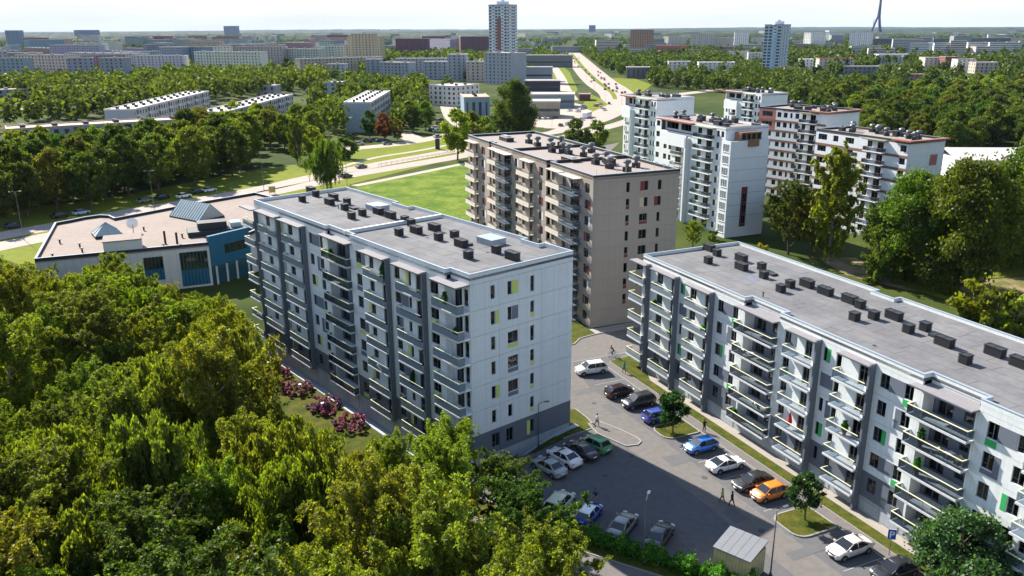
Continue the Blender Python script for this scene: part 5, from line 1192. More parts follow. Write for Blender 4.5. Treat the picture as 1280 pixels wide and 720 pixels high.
# trees of the car park
p = G(841,541); tree('street', 'street_tree', p.x, p.y, 5.3, 'young round street tree on the first kerbed island', None, (.030,.075,.022), 1.05, .12, v=0)
p = G(1006,651); tree('street', 'street_tree', p.x, p.y, 5.0, 'young round street tree on the second kerbed island', None, (.030,.075,.022), 1.0, .12, v=1)
p = G(1193,742); tree('dense', 'street_tree', p.x, p.y, 8.0, 'bushy dense tree covering the corner at lower right', None, (.055,.12,.05), 1.12, 0, v=0)
p = G(1010,590)
# ---- right hand woods
def belt_fill(l, sp, seed, kinds, hs, label, group, cols, avoid=(), name='leafy_tree', wide=1.0):
    for x, y in scatter([(p.x,p.y) for p in px(l)], sp, seed, avoid):
        u_, v_ = to_px(x, y, 0); lb_ = label+(', left part' if u_ < 1130 else ', middle part' if u_ < 1185 else ', right part' if u_ < 1240 else ', by the picture edge')+(', nearest' if v_ > 178 else ', middle rows' if v_ > 160 else ', rear')
        tree(R.choice(kinds), name, x, y, R.uniform(*hs), lb_, lb_, R.choice(cols), wide)
belt_fill([(1085,196),(1150,186),(1200,200),(1250,180),(1290,196),(1290,140),(1200,143),(1150,150),(1085,150)], 8, 21, ['park'], (13,19), 'tree in the wood beyond the banded blocks', 'trees of the right hand wood', (DG,MG,DG), [[(w0+Vector((-8,-14))), (w1+Vector((8,-14))), (w1+dd+Vector((8,8))), (w0+dd+Vector((-8,8)))]])
belt_fill([(1030,180),(1090,186),(1090,150),(1290,140),(1290,118),(1150,122),(1040,124)], 13, 22, ['park'], (11,17), 'tree in the strip behind the right wood', 'trees behind the right hand wood', (DG,MG,YG))
# ---- shrubs with pink leaves, hedge, planters
rng = np.random.default_rng(5)
def shrub_mesh(seed):
    rg = np.random.default_rng(seed); C, lb = crown_pts(rg, 'round', 1.25, .72, .1, 9, 420); return quads_mesh('pink_shrub', leaf_quads(C, 0, .2, rg, 0, 1.3), M['leaf_pink'])
PS = [shrub_mesh(200+i) for i in range(3)]
beds = [('farthest',[(323,441),(331,446),(318,449),(338,449),(327,453)]),('second from the far end',[(331,461),(340,459),(349,459),(356,463),(338,467),(347,468),(360,467),(327,465)]),('middle',[(357,487),(367,481),(376,483),(385,482),(364,491),(374,491),(383,489),(355,485)]),
    ('second from the near end',[(389,507),(399,503),(409,499),(420,504),(396,512),(406,512),(417,508),(412,514)]),('nearest',[(422,530),(432,524),(442,528),(453,527),(429,536),(440,536),(450,535),(446,520)])]
for nm, l in beds:
    for x, y in l:
        p = G(x, y+3, -2.25); o = link('pink_shrub', R.choice(PS), None, (p.x, p.y, terrain(p.x,p.y)), R.uniform(0,6)); s = R.uniform(.9, 1.3); o.scale = (s*1.15, s*1.15, s); o.color = jit((.25,.11,.15), .22)
        tag(o, 'rounded pinkish red shrub in the %s bed before the white block' % nm, 'shrub', 'pink shrubs of the %s bed' % nm)
for (x, y), t in zip([(334,456.5),(376,484),(404,508)], ['small white bollard light between the two farthest pink beds','small white bollard light beside the middle pink bed','small white bollard light beside the second nearest pink bed']):
    p = G(x, y+3, -2.25); o = empty('bollard_light', (p.x,p.y,terrain(p.x,p.y)), 0, t, 'bollard light'); q = MB(); q.tube([(0,0,0),(0,0,.8)], .07, 8); q.build('post', M['pole'], o); q = MB(); q.tube([(0,0,.8),(0,0,.95),(0,0,.98)], [.28,.28,.1], 10); q.build('lamp_head', M['signwhite'], o)
C = []
T0, T1 = 12.5, 46
hr_ = np.random.default_rng(9)
n = 15000; t = hr_.uniform(T0, T1, n); o_ = hr_.normal(0, .45, n)+1.3; z = hr_.uniform(.05, 1, n)**.7*1.25; bul = (1+.25*np.sin(t*2.1)+.2*np.sin(t*4.7+1))
P_ = np.stack([h0.x+hd.x*t+hn.x*(1.3+(o_-1.3)*bul), h0.y+hd.y*t+hn.y*(1.3+(o_-1.3)*bul), z*bul], 1)
hm = quads_mesh('hedge', leaf_quads(P_, 0, .2, hr_, 0, 1.3), M['leaf']); ho = link('hedge', hm); ho.color = (.06,.17,.012,1); tag(ho, 'bright green clipped hedge along the lower edge of the car park', 'hedge')
def pot_plant(p, h, label, col=(.03,.12,.02)):
    o = empty('potted_plant', p, R.uniform(0,6), label, 'potted plant'); q = MB(); q.tube([(0,0,0),(0,0,.32),(0,0,.36)], [.16,.22,.23], 10); q.build('pot', M['pot'], o)
    rg = np.random.default_rng(int(h*1000)+R.randrange(999)); n = 170; zz = rg.uniform(0,1,n); rr = .38*np.sin(np.pi*(zz*.8+.15)); a = rg.uniform(0,6.28,n)
    Cc = np.stack([rr*np.cos(a)*rg.uniform(.3,1,n), rr*np.sin(a)*rg.uniform(.3,1,n), .4+zz*(h-.4)], 1); c = link('foliage', quads_mesh('foliage', leaf_quads(Cc, 0, .2, rg, .2, 2.2), M['leaf']), o); c.color = (*col, 1)
def on_b(b, u, d, z): l = b.o.matrix_basis @ Vector((u, -d, z)); return tuple(l)
for u, d, k, h, lb in [(UA(15.5),.55,6,2.3,'tall potted plant on the top balcony of the fourth lime panel stack'),(UA(3.2),.3,6,1.7,'potted plant on the top corner balcony of the lime panel block'),(UA(.9),.55,5,1.3,'bushy potted plant on the sixth floor corner balcony'),(UA(10),.5,2,2.0,'tall potted plant on the third floor balcony right of the slate fin'),(UA(29.2),.2,6,1.3,'dark potted plant in the top loggia of the lime panel block')]:
    pot_plant(on_b(bA, u, d, AF0+AFH*k), h, lb)
for u, d, k, h, lb in [(4.0,.5,3,1.3,'bright plant at the left end of the upper left balcony of the green panel block'),(8,.6,2,1.2,'potted plant at the fin of the first balcony stack, third floor'),(15,.6,3,1.2,'low plant on the second stack balcony below the top floor'),(47.2,.4,3,1.8,'tall potted plant in the fourth floor loggia of the nearer loggia stack'),(47.3,.4,2,1.7,'spreading potted plant in the third floor loggia of the nearer loggia stack'),(21.8,.4,0,1.2,'light green plant at the corner of the lowest farther loggia'),(5.6,.55,0,.9,'plant box shrub on the lowest balcony of the first stack'),(38.6,.5,2,1.5,'dark narrow potted tree on the third floor balcony of the fourth stack')]:
    pot_plant(on_b(bE, u, d, EF0+EFH*k), h, lb, (.05,.22,.02) if R.random() < .5 else (.03,.11,.02))
def lounger(p, rz, lb):
    o = empty('deck_chair', p, rz, lb, 'deck chair'); q = MB(); q.box(-.3,-.6,.3,.3,.35,.38); q.build('seat', M['signwhite'], o); q = MB(); q.obox((0,.6,.62), Vector((1,0,0)), Vector((0,.6,.8)), Vector((0,-.8,.6)), .3,.4,.035); q.build('backrest', M['signwhite'], o)
    for x in (-.26,.26):
        for y in (-.5,.3): q = MB(); q.tube([(x,y,0),(x,y,.31)], .025, 5); q.build('leg', M['frame'], o)
lounger(on_b(bE, 23.0, .1, EF0+EFH*3), 1.8, 'white deck chair in the fourth floor farther loggia')
lounger(on_b(bE, 26.3, .3, EF0+EFH*1), 1.2, 'white deck chair in the second floor farther loggia')
lounger(on_b(bA, UA(16.4), .5, AF0+AFH*2), 1.4, 'white deck chair on a third floor lime block balcony')
def bistro(p, lb):
    o = empty('garden_table', p, .3, lb, 'table'); q = MB(); q.box(-.45,-.3,.68,.45,.3,.73); q.build('table_top', M['signwhite'], o)
    for x in (-.38,.38):
        for y in (-.24,.24): q = MB(); q.tube([(x,y,0),(x,y,.68)], .02, 5); q.build('leg', M['frame'], o)
def bchair(p, rz, lb):
    o = empty('garden_chair', p, rz, lb, 'chair'); q = MB(); q.box(-.22,-.22,.42,.22,.22,.46); q.build('seat', M['wood'], o); q = MB(); q.box(-.22,.2,.5,.22,.23,.9); q.build('backrest', M['wood'], o)
    for x in (-.2,.2):
        for y in (-.2,.2): q = MB(); q.tube([(x,y,0),(x,y,.42)], .018, 5); q.build('leg', M['wood'], o)
bistro(on_b(bE, 50.0, .1, EF0+EFH*3), 'white balcony table between two wooden chairs in the nearer loggia'); bchair(on_b(bE, 49.1, .1, EF0+EFH*3), 1.57, 'wooden balcony chair left of the white table'); bchair(on_b(bE, 50.9, .1, EF0+EFH*3), -1.57, 'wooden balcony chair right of the white table')
o = empty('parasol', on_b(bE, 31.0, .5, EF0+EFH*1), 0, 'closed red parasol leaning on a second floor balcony of the third stack', 'parasol'); q = MB(); q.tube([(0,0,.5),(0,0,.9),(0,0,1.6),(0,0,2.0)], [.22,.3,.16,.03], 8); c_ = q.build('canopy', M['any'], o); c_.color = (.5,.03,.04,1); q = MB(); q.tube([(0,0,0),(0,0,2.05)], .03, 6); q.build('pole', M['signwhite'], o)
# ================================================================ cars
CT = {   # L, W, H, belt z, hood z, trunk z, windscreen base, roof front, roof rear, rear base (x from centre, forward +)
 'sedan': (4.65,1.84,1.46,.96,.97,1.04, 1.22,.28,-.95,-1.85), 'hatch': (4.15,1.78,1.5,.97,.98,1.04, 1.22,.42,-1.4,-1.93),
 'suv': (4.6,1.9,1.70,1.10,1.10,1.14, 1.25,.5,-1.75,-2.18), 'coupe': (4.55,1.86,1.37,.93,.92,1.02, 1.15,.15,-.75,-2.05), 'mini': (3.75,1.7,1.42,.95,.97,1.0, 1.0,.5,-1.35,-1.75)}
def car_meshes(k):
    if ('car', k) in MC: return MC[('car', k)]
    L, W, H, zb, zh, zt_, w0_, w1_, r1, r0 = CT[k]; hw = W/2
    st = [(-L/2, .42, .62, .70), (-L/2+.05, .30, zt_-.12, .86), (-L/2+.25, .24, zt_-.02, .96), (r0+.1, .20, zt_, 1.0), (-.4, .19, zb+.01, 1.0), (w0_-.15, .20, zb, 1.0), (w0_+.3, .20, zh-.02, 1.0), (L/2-.5, .21, zh-.13, .97), (L/2-.2, .23, zh-.24, .88), (L/2-.04, .28, .66, .70), (L/2, .36, .56, .62)]
    q = MB()
    for x, zl, ztp, wf in st:
        h_ = hw*wf; m_ = (zl+ztp)/2
        for y, z in ((-h_*.86,zl),(-h_*.97,zl+.1),(-h_,m_),(-h_*.97,ztp-.10),(-h_*.86,ztp-.015),(-h_*.5,ztp+.012),(0,ztp+.02),(h_*.5,ztp+.012),(h_*.86,ztp-.015),(h_*.97,ztp-.10),(h_,m_),(h_*.97,zl+.1),(h_*.86,zl)): q.v.append((x,y,z))
    n = 13
    for i in range(len(st)-1):
        for j in range(n-1): q.f.append((i*n+j, (i+1)*n+j, (i+1)*n+j+1, i*n+j+1)); q.m.append(0)
    q.f.append(tuple(range(n))); q.m.append(0); q.f.append(tuple((len(st)-1)*n+j for j in reversed(range(n)))); q.m.append(0)
    for i in range(len(st)-1): q.f.append((i*n, i*n+n-1, (i+1)*n+n-1, (i+1)*n)); q.m.append(1)
    for x in (L/2-.82, -L/2+.85):                                       # dark wheel arches
        for sy in (-1, 1):
            b = len(q.v); q.v.append((x, sy*(hw+.006), .33))
            for t in range(11): a = math.pi*(-.12+1.24*t/10); q.v.append((x+.40*math.cos(a), sy*(hw*.985+.02), .33+.40*math.sin(a)))
            for t in range(10): q.f.append((b, b+1+t, b+2+t)); q.m.append(1)
    q.box(L/2-.06, -hw*.55, .34, L/2+.012, hw*.55, .5, 1); q.box(-L/2-.012, -hw*.6, .3, -L/2+.06, hw*.6, .42, 1)
    for x in (w0_-.45, (w0_+r0)/2+.1, r0+.55):                            # door gaps
        for sy in (-1,1): q.box(x-.012, sy*(hw*.995)-.006, .42, x+.012, sy*(hw*.995)+.006, zb-.06, 1)
    for sy in (-1,1): q.box(-L/2+1.25, sy*hw*.985-.02, .2, L/2-1.25, sy*hw*.985+.02, .33, 1)
    q.box(L/2-.05, -.42, .6, L/2+.015, .42, .70, 1); q.box(-L/2-.03, -.26, .58, -L/2+.02, .26, .70, 2); q.box(L/2-.01, -.26, .40, L/2+.03, .26, .51, 2)
    body = q.mesh('body', [M['paint'], M['blackplastic'], M['signwhite']], True)
    g = MB(); hb, hr_2 = hw*.93, hw*.73; hz = H-.05
    xs = [(w0_, zb-.02, hb*.92), (w1_, hz, hr_2), (r1, hz-.03, hr_2*.98), (r0, zt_-.02, hb*.9)]
    # glass cabin: lower ring on the belt, upper ring under the roof
    lo = [(w0_,-hb*.9),(w0_,hb*.9),(w0_-.35,hb),(r0+.4,hb),(r0,hb*.9),(r0,-hb*.9),(r0+.4,-hb),(w0_-.35,-hb)]
    hi = [(w1_,-hr_2*.9),(w1_,hr_2*.9),(w1_-.15,hr_2),(r1+.15,hr_2),(r1,hr_2*.9),(r1,-hr_2*.9),(r1+.15,-hr_2),(w1_-.15,-hr_2)]
    for x, y in lo: g.v.append((x, y, zb-.05))
    for x, y in hi: g.v.append((x, y, hz))
    for i in range(8): j = (i+1) % 8; g.f.append((i, j, 8+j, 8+i)); g.m.append(0)
    glass = g.mesh('window', M['carglass'])
    rr = MB()
    ring_ = [[(x*1.0+ox, y*sc, z) for x, y in hi] for ox, sc, z in ((0,1.03,hz-.05),(0,.97,hz+.02),(-.02,.66,hz+.05))]
    for ri, r_ in enumerate(ring_): rr.v += [((w1_+r1)/2+(x-(w1_+r1)/2)*(1.04 if ri == 0 else .95 if ri == 1 else .62), y, z) for x, y, z in r_]
    for a in range(2):
        for i in range(8): j = (i+1)%8; rr.f.append((a*8+i, a*8+j, a*8+8+j, a*8+8+i)); rr.m.append(0)
    rr.f.append(tuple(16+i for i in range(8))); rr.m.append(0)
    for sy in (-1, 1):
        rr.tube([(w0_-.02, sy*hb*.93, zb), (w1_-.02, sy*hr_2*.97, hz)], .045, 4); rr.tube([(r0+.08, sy*hb*.95, zb), (r1+.04, sy*hr_2*.98, hz)], .085 if k != 'coupe' else .06, 4)
        xm = (w0_+r0)/2+.1; rr.tube([(xm, sy*hb*1.005, zb), (xm, sy*hr_2*1.0, hz)], .04, 4)
    roof = rr.mesh('roof', M['paint'], True)
    wl_ = MB(); nn = 16
    for y in (-.1, .1):
        for t in range(nn): a = 2*math.pi*t/nn; wl_.v.append((.325*math.cos(a), y, .325*math.sin(a)))
        for t in range(nn): a = 2*math.pi*t/nn; wl_.v.append((.21*math.cos(a), y*1.05, .21*math.sin(a)))
    for t in range(nn):
        u = (t+1)%nn; wl_.f += [(t,u,2*nn+u,2*nn+t),(t,nn+t,nn+u,u),(2*nn+t,2*nn+u,3*nn+u,3*nn+t)]; wl_.m += [0,0,0]
    rm = MB()
    for s_ in (-1,1):
        b = len(rm.v); rm.v.append((0, s_*.09, 0))
        for t in range(20): a = 2*math.pi*t/20; r_ = .215 if t % 4 < 3 else .11; rm.v.append((r_*math.cos(a), s_*.095, r_*math.sin(a)))
        for t in range(20): rm.f.append((b, b+1+t, b+1+(t+1)%20)); rm.m.append(0)
    hl = MB(); hl.obox((0,0,0), Vector((.93,.36,0)).normalized(), Vector((-.36,.93,0)).normalized(), Vector((0,0,1)), .06, .2, .075)
    tl = MB(); tl.box(-.04,-.2,-.07,.04,.2,.07)
    mr_ = MB(); mr_.box(-.07,-.1,-.06,.07,.1,.07)
    MC[('car', k)] = dict(body=body, glass=glass, roof=roof, tyre=wl_.mesh('wheel', M['tyre']), rim=rm.mesh('rim', M['rim']), hl=hl.mesh('headlight', M['lampglass']), tl=tl.mesh('tail_light', M['tail']), mr=mr_.mesh('wing_mirror', M['paint']))
    return MC[('car', k)]
def car(kind, p, heading, col, label, group='cars in the car park', roofcol=None, z=.012):
    L, W, H, zb, zh, zt_, w0_, w1_, r1, r0 = CT[kind]; m = car_meshes(kind)
    o = empty('parked_car', (p[0], p[1], z), heading, label, 'car', group)
    b = link('body', m['body'], o); b.color = (*col, 1); link('window', m['glass'], o); r_ = link('roof', m['roof'], o); r_.color = (*(roofcol or col), 1)
    for x in (L/2-.82, -L/2+.85):
        for sy in (-1,1): w = link('wheel', m['tyre'], o, (x, sy*(W/2-.075), .325)); link('rim', m['rim'], w, (0, sy*.012, 0))
    for sy in (-1,1):
        h_ = link('headlight', m['hl'], o, (L/2-.17, sy*(W*.33), zh-.27)); h_.scale = (1, 1 if sy > 0 else 1, 1); h_.rotation_euler = (0,0,0 if sy > 0 else -.72)
        link('tail_light', m['tl'], o, (-L/2+.07, sy*W*.33, zt_-.24)); mm = link('wing_mirror', m['mr'], o, (w0_-.3, sy*(W/2+.06), zb+.08)); mm.color = (*col, 1)
    return o
NH = E_AZ                                                             # world angle of 'across the bays' (towards the block)
def ang_px(a, b): d = G(*b)-G(*a); return math.atan2(d.y, d.x)
WHT, BLK, NVY = (.72,.72,.72), (.012,.012,.014), (.012,.02,.10)
for k, (x, y), h, c, lb in [
    ('suv',(738.5,466),NH+math.pi-.1,WHT,'white off-roader parked alone nearest the tan block'),
    ('hatch',(774,494),NH+.05,(.02,.006,.008),'very dark red hatchback in the farthest pair of the right bays'),
    ('suv',(798,507),NH+math.pi,(.015,.016,.018),'black estate with a pale reflection on its bonnet between the dark hatchback and the blue car'),
    ('hatch',(822,525),NH,(.02,.05,.28),'dark blue car half behind the first island tree'),
    ('hatch',(875.5,562.5),NH+math.pi,(.01,.16,.58),'bright blue hatchback just past the first kerbed island'),
    ('coupe',(906.5,585.5),NH,WHT,'white coupe with dark rear glass between the bright blue and black cars'),
    ('sedan',(940,608),NH+math.pi,(.02,.018,.017),'black saloon parked left of the orange hatchback'),
    ('hatch',(961,621.5),NH+math.pi,(.70,.20,.012),'orange hatchback by the second kerbed island'),
    ('sedan',(1061,691),NH+math.pi,(.62,.57,.53),'pale beige saloon right of the second kerbed island'),
    ('sedan',(1117,719),NH+math.pi,(.014,.015,.018),'dark saloon cut by the bottom picture edge near the dense tree'),
    ('sedan',(705,577),A_AZ+math.pi/2,WHT,'white saloon, leftmost of the row of three by the end wall'),
    ('sedan',(726,568.5),A_AZ+math.pi/2,BLK,'black saloon between the white and green cars by the end wall'),
    ('hatch',(744.5,560.5),A_AZ+math.pi/2,(.03,.26,.09),'green hatchback by the end wall lawn'),
    ('sedan',(686,589),A_AZ+math.pi/2,(.30,.34,.33),'grey green car half hidden by the trees left of the white saloon'),
    ('suv',(699,636),1.05,(.50,.56,.40),'pale green car half hidden at the edge of the wood'),
    ('mini',(736,648),1.05,(.02,.10,.55),'small blue car with white roof at the wood edge'),
    ('sedan',(778,663),1.05,(.20,.20,.185),'grey saloon parked beside the hedge'),
    ('sedan',(823.5,676),1.05,(.03,.031,.036),'dark charcoal saloon beside the hedge lamp post')]:
    car(kind=k, p=G(x, y), heading=h, col=c, label=lb, roofcol=(.75,.75,.75) if k == 'mini' else None)
# cars along the left road, on the car parks farther off and on the avenue
def lowcar(c=None):
    if 'lowcar' not in MC:
        q = MB(); st = [(-2.15,.35,.8,.8),(-2.0,.25,.95,.9),(.9,.25,.92,.9),(2.0,.25,.75,.87),(2.15,.35,.6,.75)]
        for x, zl, zt2, w in st: q.v += [(x,-w,zl),(x,-w,zt2),(x,w,zt2),(x,w,zl)]
        for i in range(4):
            for j in range(4): q.f.append((i*4+j,(i+1)*4+j,(i+1)*4+(j+1)%4,i*4+(j+1)%4)); q.m.append(0)
        q.f += [(0,1,2,3),(19,18,17,16)]; q.m += [0,0]
        b = len(q.v); q.v += [(.95,-.8,.9),(.95,.8,.9),(-1.7,.8,.93),(-1.7,-.8,.93),(.3,-.62,1.42),(.3,.62,1.42),(-1.2,.62,1.42),(-1.2,-.62,1.42)]
        q.f += [(b,b+1,b+5,b+4),(b+1,b+2,b+6,b+5),(b+2,b+3,b+7,b+6),(b+3,b,b+4,b+7)]; q.m += [1]*4; q.f.append((b+4,b+5,b+6,b+7)); q.m.append(0)
        for x in (1.3,-1.3):
            for sy in (-1,1): q.tube([(x,sy*.72,.32),(x,sy*.9,.32)], .32, 10, 2)
        MC['lowcar'] = q.mesh('car', [M['paint'], M['carglass'], M['tyre']])
    return MC['lowcar']
CC = [(.72,.72,.72),(.5,.52,.54),(.02,.02,.022),(.02,.02,.022),(.12,.13,.14),(.03,.05,.15),(.3,.02,.02),(.6,.6,.6)]
def far_car(x, y, rz, lb, grp, col=None, z=.07):
    p = G(x, y); o = link('car', lowcar(), None, (p.x,p.y,z), rz); o.color = (*(col or R.choice(CC)),1); return tag(o, lb, 'car', grp)
a0 = ang_px((0,295),(330,236))
for x, y, c, lb in [(17,285,(.02,.025,.04),'dark car parked at the far left under the park trees'),(75,272,(.03,.03,.035),'dark car in the shade behind the pale blue car on the left road'),(102,268,(.35,.47,.60),'pale blue car parked on the left road under the trees'),(181,253,(.2,.2,.2),'dark grey car parked on the left road in tree shade, left of the lamp'),(203,249,(.02,.02,.03),'black car parked right of the lamp on the left road'),(230,247,(.7,.68,.65),'white van-like car on the left road above the skylight'),(246,242,(.03,.03,.04),'dark car between the two white cars on the left road'),(262,239.5,(.7,.72,.75),'white estate car at the right end of the left road row')]:
    far_car(x, y, a0+.05, lb, 'cars along the left road', c, .05)
for x, y, c, lb in [(452,210,(.03,.03,.03),'dark car driving on the sunlit main road'),(391,204,(.35,.37,.4),'grey car on the upper access road left of the main road'),(433,222,(.03,.03,.035),'dark car beside the bushy weeping birch'),(547,172,(.12,.12,.13),'grey car on the side road above the advertising column')]: far_car(x, y, ang_px((437,217),(566,197)), lb, 'cars on the main road', c)
for i in range(46):
    t = R.random(); l = R.choice([[(700,161),(728,149.5),(757,137),(766,126)],[(763,116),(744,103),(727,86),(716,72)],[(760,112),(742,100),(727,86),(716,73)],[(782,122),(775,113),(757,101),(740,86),(726,73)],[(778,116),(757,102),(741,88),(727,75)]])
    k = min(int(t*(len(l)-1)), len(l)-2); f = t*(len(l)-1)-k; a, b = G(*l[k]), G(*l[k+1]); p = a.lerp(b, f)+Vector((R.uniform(-4,4),0,0)); o = link('car', lowcar(), None, (p.x,p.y,.1), math.atan2((b-a).y,(b-a).x)); o.color = (*R.choice(CC),1); tag(o, 'distant car driving along the wide sunlit avenue', 'car', 'cars on the avenue')
for i, (x, y) in enumerate([(437,178),(449,181),(459,178),(468,176.5),(476,177),(484,181),(497,172),(500,165),(504,160),(545,161),(549,155),(546,165),(540,164),(552,151)]): far_car(x, y, .3+R.uniform(-.2,.2), 'car parked among the trees by the slab with blue-shaded end wall', 'cars on the slab block car park', None, .08)
for i, (x, y) in enumerate([(722,140),(727,137),(730,134),(745,133),(750,131),(675,149),(681,149),(688,149),(694,148),(712,139)]): far_car(x, y, .8, 'car parked in the yard by the low shops', 'cars at the low shops', None, .08)
p = G(734,147); o = empty('bus', (p.x,p.y,.1), ang_px((728,149.5),(757,137)), 'white city bus turning at the junction behind the tan block', 'bus')
q = MB(); q.box(-6,-1.25,.35,6,1.25,3.0); b_ = q.build('body', M['any'], o); b_.color = (.7,.72,.72,1); q = MB(); q.box(-5.7,-1.27,1.3,5.9,1.27,2.5); q.box(5.8,-1.1,1.2,6.02,1.1,2.6); q.build('window', M['carglass'], o)
q = MB(); [q.tube([(x,-1.26,.45),(x,1.26,.45)], .45, 12) for x in (-3.5,3.8)]; q.build('wheel', M['tyre'], o); q = MB(); q.box(-5,-.8,3.0,3,.8,3.25); q.build('roof_unit', M['any'], o)
# ================================================================ people
def person(p, heading, label, shirt, trousers, hair=(.03,.02,.015), pose='walk', seat=None, h=1.75, z=.012):
    """one continuous skinned body; faces take the colour of the nearest bone"""
    V, Ed, Rd, Zn = [], [], [], []
    def v(x, y, z, r): V.append(Vector((x,y,z))); Rd.append(r); return len(V)-1
    def e(a, b, zone): Ed.append((a,b)); Zn.append(zone)
    st = .24 if pose in ('walk','run') else .05; kb = .12
    if pose == 'run': st = .42
    hipz = .92 if pose != 'ride' else .98; lean = .04 if pose == 'walk' else (.16 if pose == 'run' else .0)
    if pose == 'ride': lean = .38
    pel = v(0,0,hipz,.125); wa = v(lean*.3,0,hipz+.16,.115); ch = v(lean*.75,0,hipz+.36,.135); nk = v(lean*1.02,0,hipz+.55,.055); he = v(lean*1.1+.02,0,hipz+.66,.088); ht = v(lean*1.15+.01,0,hipz+.77,.085)
    e(pel,wa,1); e(wa,ch,1); e(ch,nk,1); e(nk,he,2); e(he,ht,2)
    no = v(lean*1.1+.115,0,hipz+.67,.018); e(he,no,2)
    for s_ in (-1,1):
        f = s_
        hp = v(0,s_*.09,hipz-.06,.095); e(pel,hp,0)
        if pose == 'ride': kn = v(.34,s_*.11,.80 if s_>0 else .62,.065); an = v(.16 if s_>0 else .1,s_*.10,.46 if s_>0 else .22,.045); to = v(an and .30,s_*.10,.42 if s_>0 else .17,.035)
        else:
            kx = f*st*.75+.04; ax = f*st-(.0 if f > 0 else .12); az_ = .09 if (f > 0 or pose == 'stand') else (.17 if pose == 'walk' else .36)
            kn = v(kx,s_*.095,.50,.066); an = v(ax,s_*.09,az_,.045); to = v(ax+.17,s_*.1,max(.04,az_-.05),.036)
        e(hp,kn,0); e(kn,an,0); e(an,to,3)
        sh_ = v(lean*.98,s_*.19,hipz+.48,.062); e(ch,sh_,1)
        if pose == 'ride': el = v(lean+.18,s_*.24,hipz+.24,.043); wr = v(lean+.38,s_*.22,hipz+.10,.03)
        else: el = v(lean-.02-f*st*.35,s_*.25,hipz+.2,.043); wr = v(lean+.1-f*st*.6,s_*.24,hipz-.02,.031)
        e(sh_,el,1); e(el,wr,2)
        pm = v(V[wr].x+.02,V[wr].y,V[wr].z-.08 if pose!='ride' else V[wr].z-.02,.028); e(wr,pm,2)
        for k in range(4):
            fx = (k-1.5)*.02; L_ = (.075,.085,.08,.06)[k]; fn = v(V[pm].x+fx+.01,V[pm].y-s_*.004,V[pm].z-L_,.0085); e(pm,fn,2)
        th = v(V[wr].x+.05,V[wr].y,V[wr].z-.07,.010); e(wr,th,2)
    me = bpy.data.meshes.new('person'); me.from_pydata([tuple(x) for x in V], Ed, []); o = bpy.data.objects.new('person', me); COL.objects.link(o)
    sk = me.skin_vertices[0].data if me.skin_vertices else None
    m_ = o.modifiers.new('skin', 'SKIN'); m_.use_smooth_shade = True
    if not me.skin_vertices:
        bm = bmesh.new(); bm.from_mesh(me); ly = bm.verts.layers.skin.verify(); bm.to_mesh(me); bm.free()
    for i, d in enumerate(me.skin_vertices[0].data): d.radius = (Rd[i], Rd[i]); d.use_root = (i == 0)
    sb = o.modifiers.new('sub', 'SUBSURF'); sb.levels = 1; sb.render_levels = 1
    dg = bpy.context.evaluated_depsgraph_get(); nm = bpy.data.meshes.new_from_object(o.evaluated_get(dg)); bpy.data.objects.remove(o)
    nm.name = 'person'
    key = lambda c: ('cloth',)+tuple(round(x,3) for x in c)
    mats = []
    for c in (trousers, shirt, (.42,.26,.18), (.03,.03,.03)):
        if key(c) not in MC: MC[key(c)] = mat('cloth_'+str(len(MC)), c, .85, .12, 8)
        mats.append(MC[key(c)])
    nm.materials.clear()
    for m2 in mats: nm.materials.append(m2)
    for pl in nm.polygons:
        c = pl.center; best = 9; bz = 0
        for (a, b), zn in zip(Ed, Zn):
            A_, B_ = V[a], V[b]; ab = B_-A_; t = max(0, min(1, (c-A_).dot(ab)/max(1e-6, ab.length_squared))); d = (c-(A_+ab*t)).length-.5*(Rd[a]+Rd[b])
            if d < best: best, bz = d, zn
        pl.material_index = bz; pl.use_smooth = True
    ob_ = link('person', nm, None, (p[0],p[1],z if seat is None else seat), heading); ob_.scale = (h/1.75,)*3; tag(ob_, label, 'person')
    q = MB(); hc = V[ht]; n = 10
    for i, (r_, dz) in enumerate(((.098,-.09),(.112,-.02),(.105,.05),(.06,.105))):
        for k in range(n):
            t = 2*math.pi*k/n; q.v.append((hc.x-.02+r_*math.cos(t)*(1 if i or math.cos(t) < .2 else .4), hc.y+r_*math.sin(t), hc.z+dz+(.05 if i == 0 and math.cos(t) > .2 else 0)))
    for i in range(3):
        for k in range(n): q.f.append((i*n+k, i*n+(k+1)%n, (i+1)*n+(k+1)%n, (i+1)*n+k)); q.m.append(0)
    q.f.append(tuple(3*n+k for k in range(n))); q.m.append(0)
    if key(hair) not in MC: MC[key(hair)] = mat('hair_'+str(len(MC)), hair, .6, .1, 8)
    q.build('hair', MC[key(hair)], ob_, smooth=True)
    fm = MB()
    for s_ in (-1,1): fm.box(hc.x+.075, s_*.035-.012, hc.z-.085, hc.x+.092, s_*.035+.012, hc.z-.068)
    fm.box(hc.x+.07,-.025,hc.z-.165,hc.x+.088,.025,hc.z-.155); fm.build('face', MC[key((.03,.03,.03))], ob_)
    for s_ in (-1,1): ear = MB(); ear.box(hc.x-.03, s_*.085, hc.z-.11, hc.x+.01, s_*.1, hc.z-.04); ear.build('ear', mats[2], ob_)
    return ob_
person(G(746,533), -.9, 'walking person in white shirt and dark trousers on the paved tongue', (.70,.74,.76), (.02,.02,.025))
person(G(780,466.5), 1.9, 'person in turquoise top walking past the black hatchback on the footpath', (.02,.28,.40), (.05,.05,.07))
person(G(880,540), -1.2, 'person dressed in black standing on the footpath by the first island', (.012,.012,.014), (.012,.012,.014), pose='stand')
person(G(902.5,629.5), 2.2, 'person in light green top, left of a walking pair near the orange car', (.38,.42,.16), (.08,.12,.11), (.25,.16,.07))
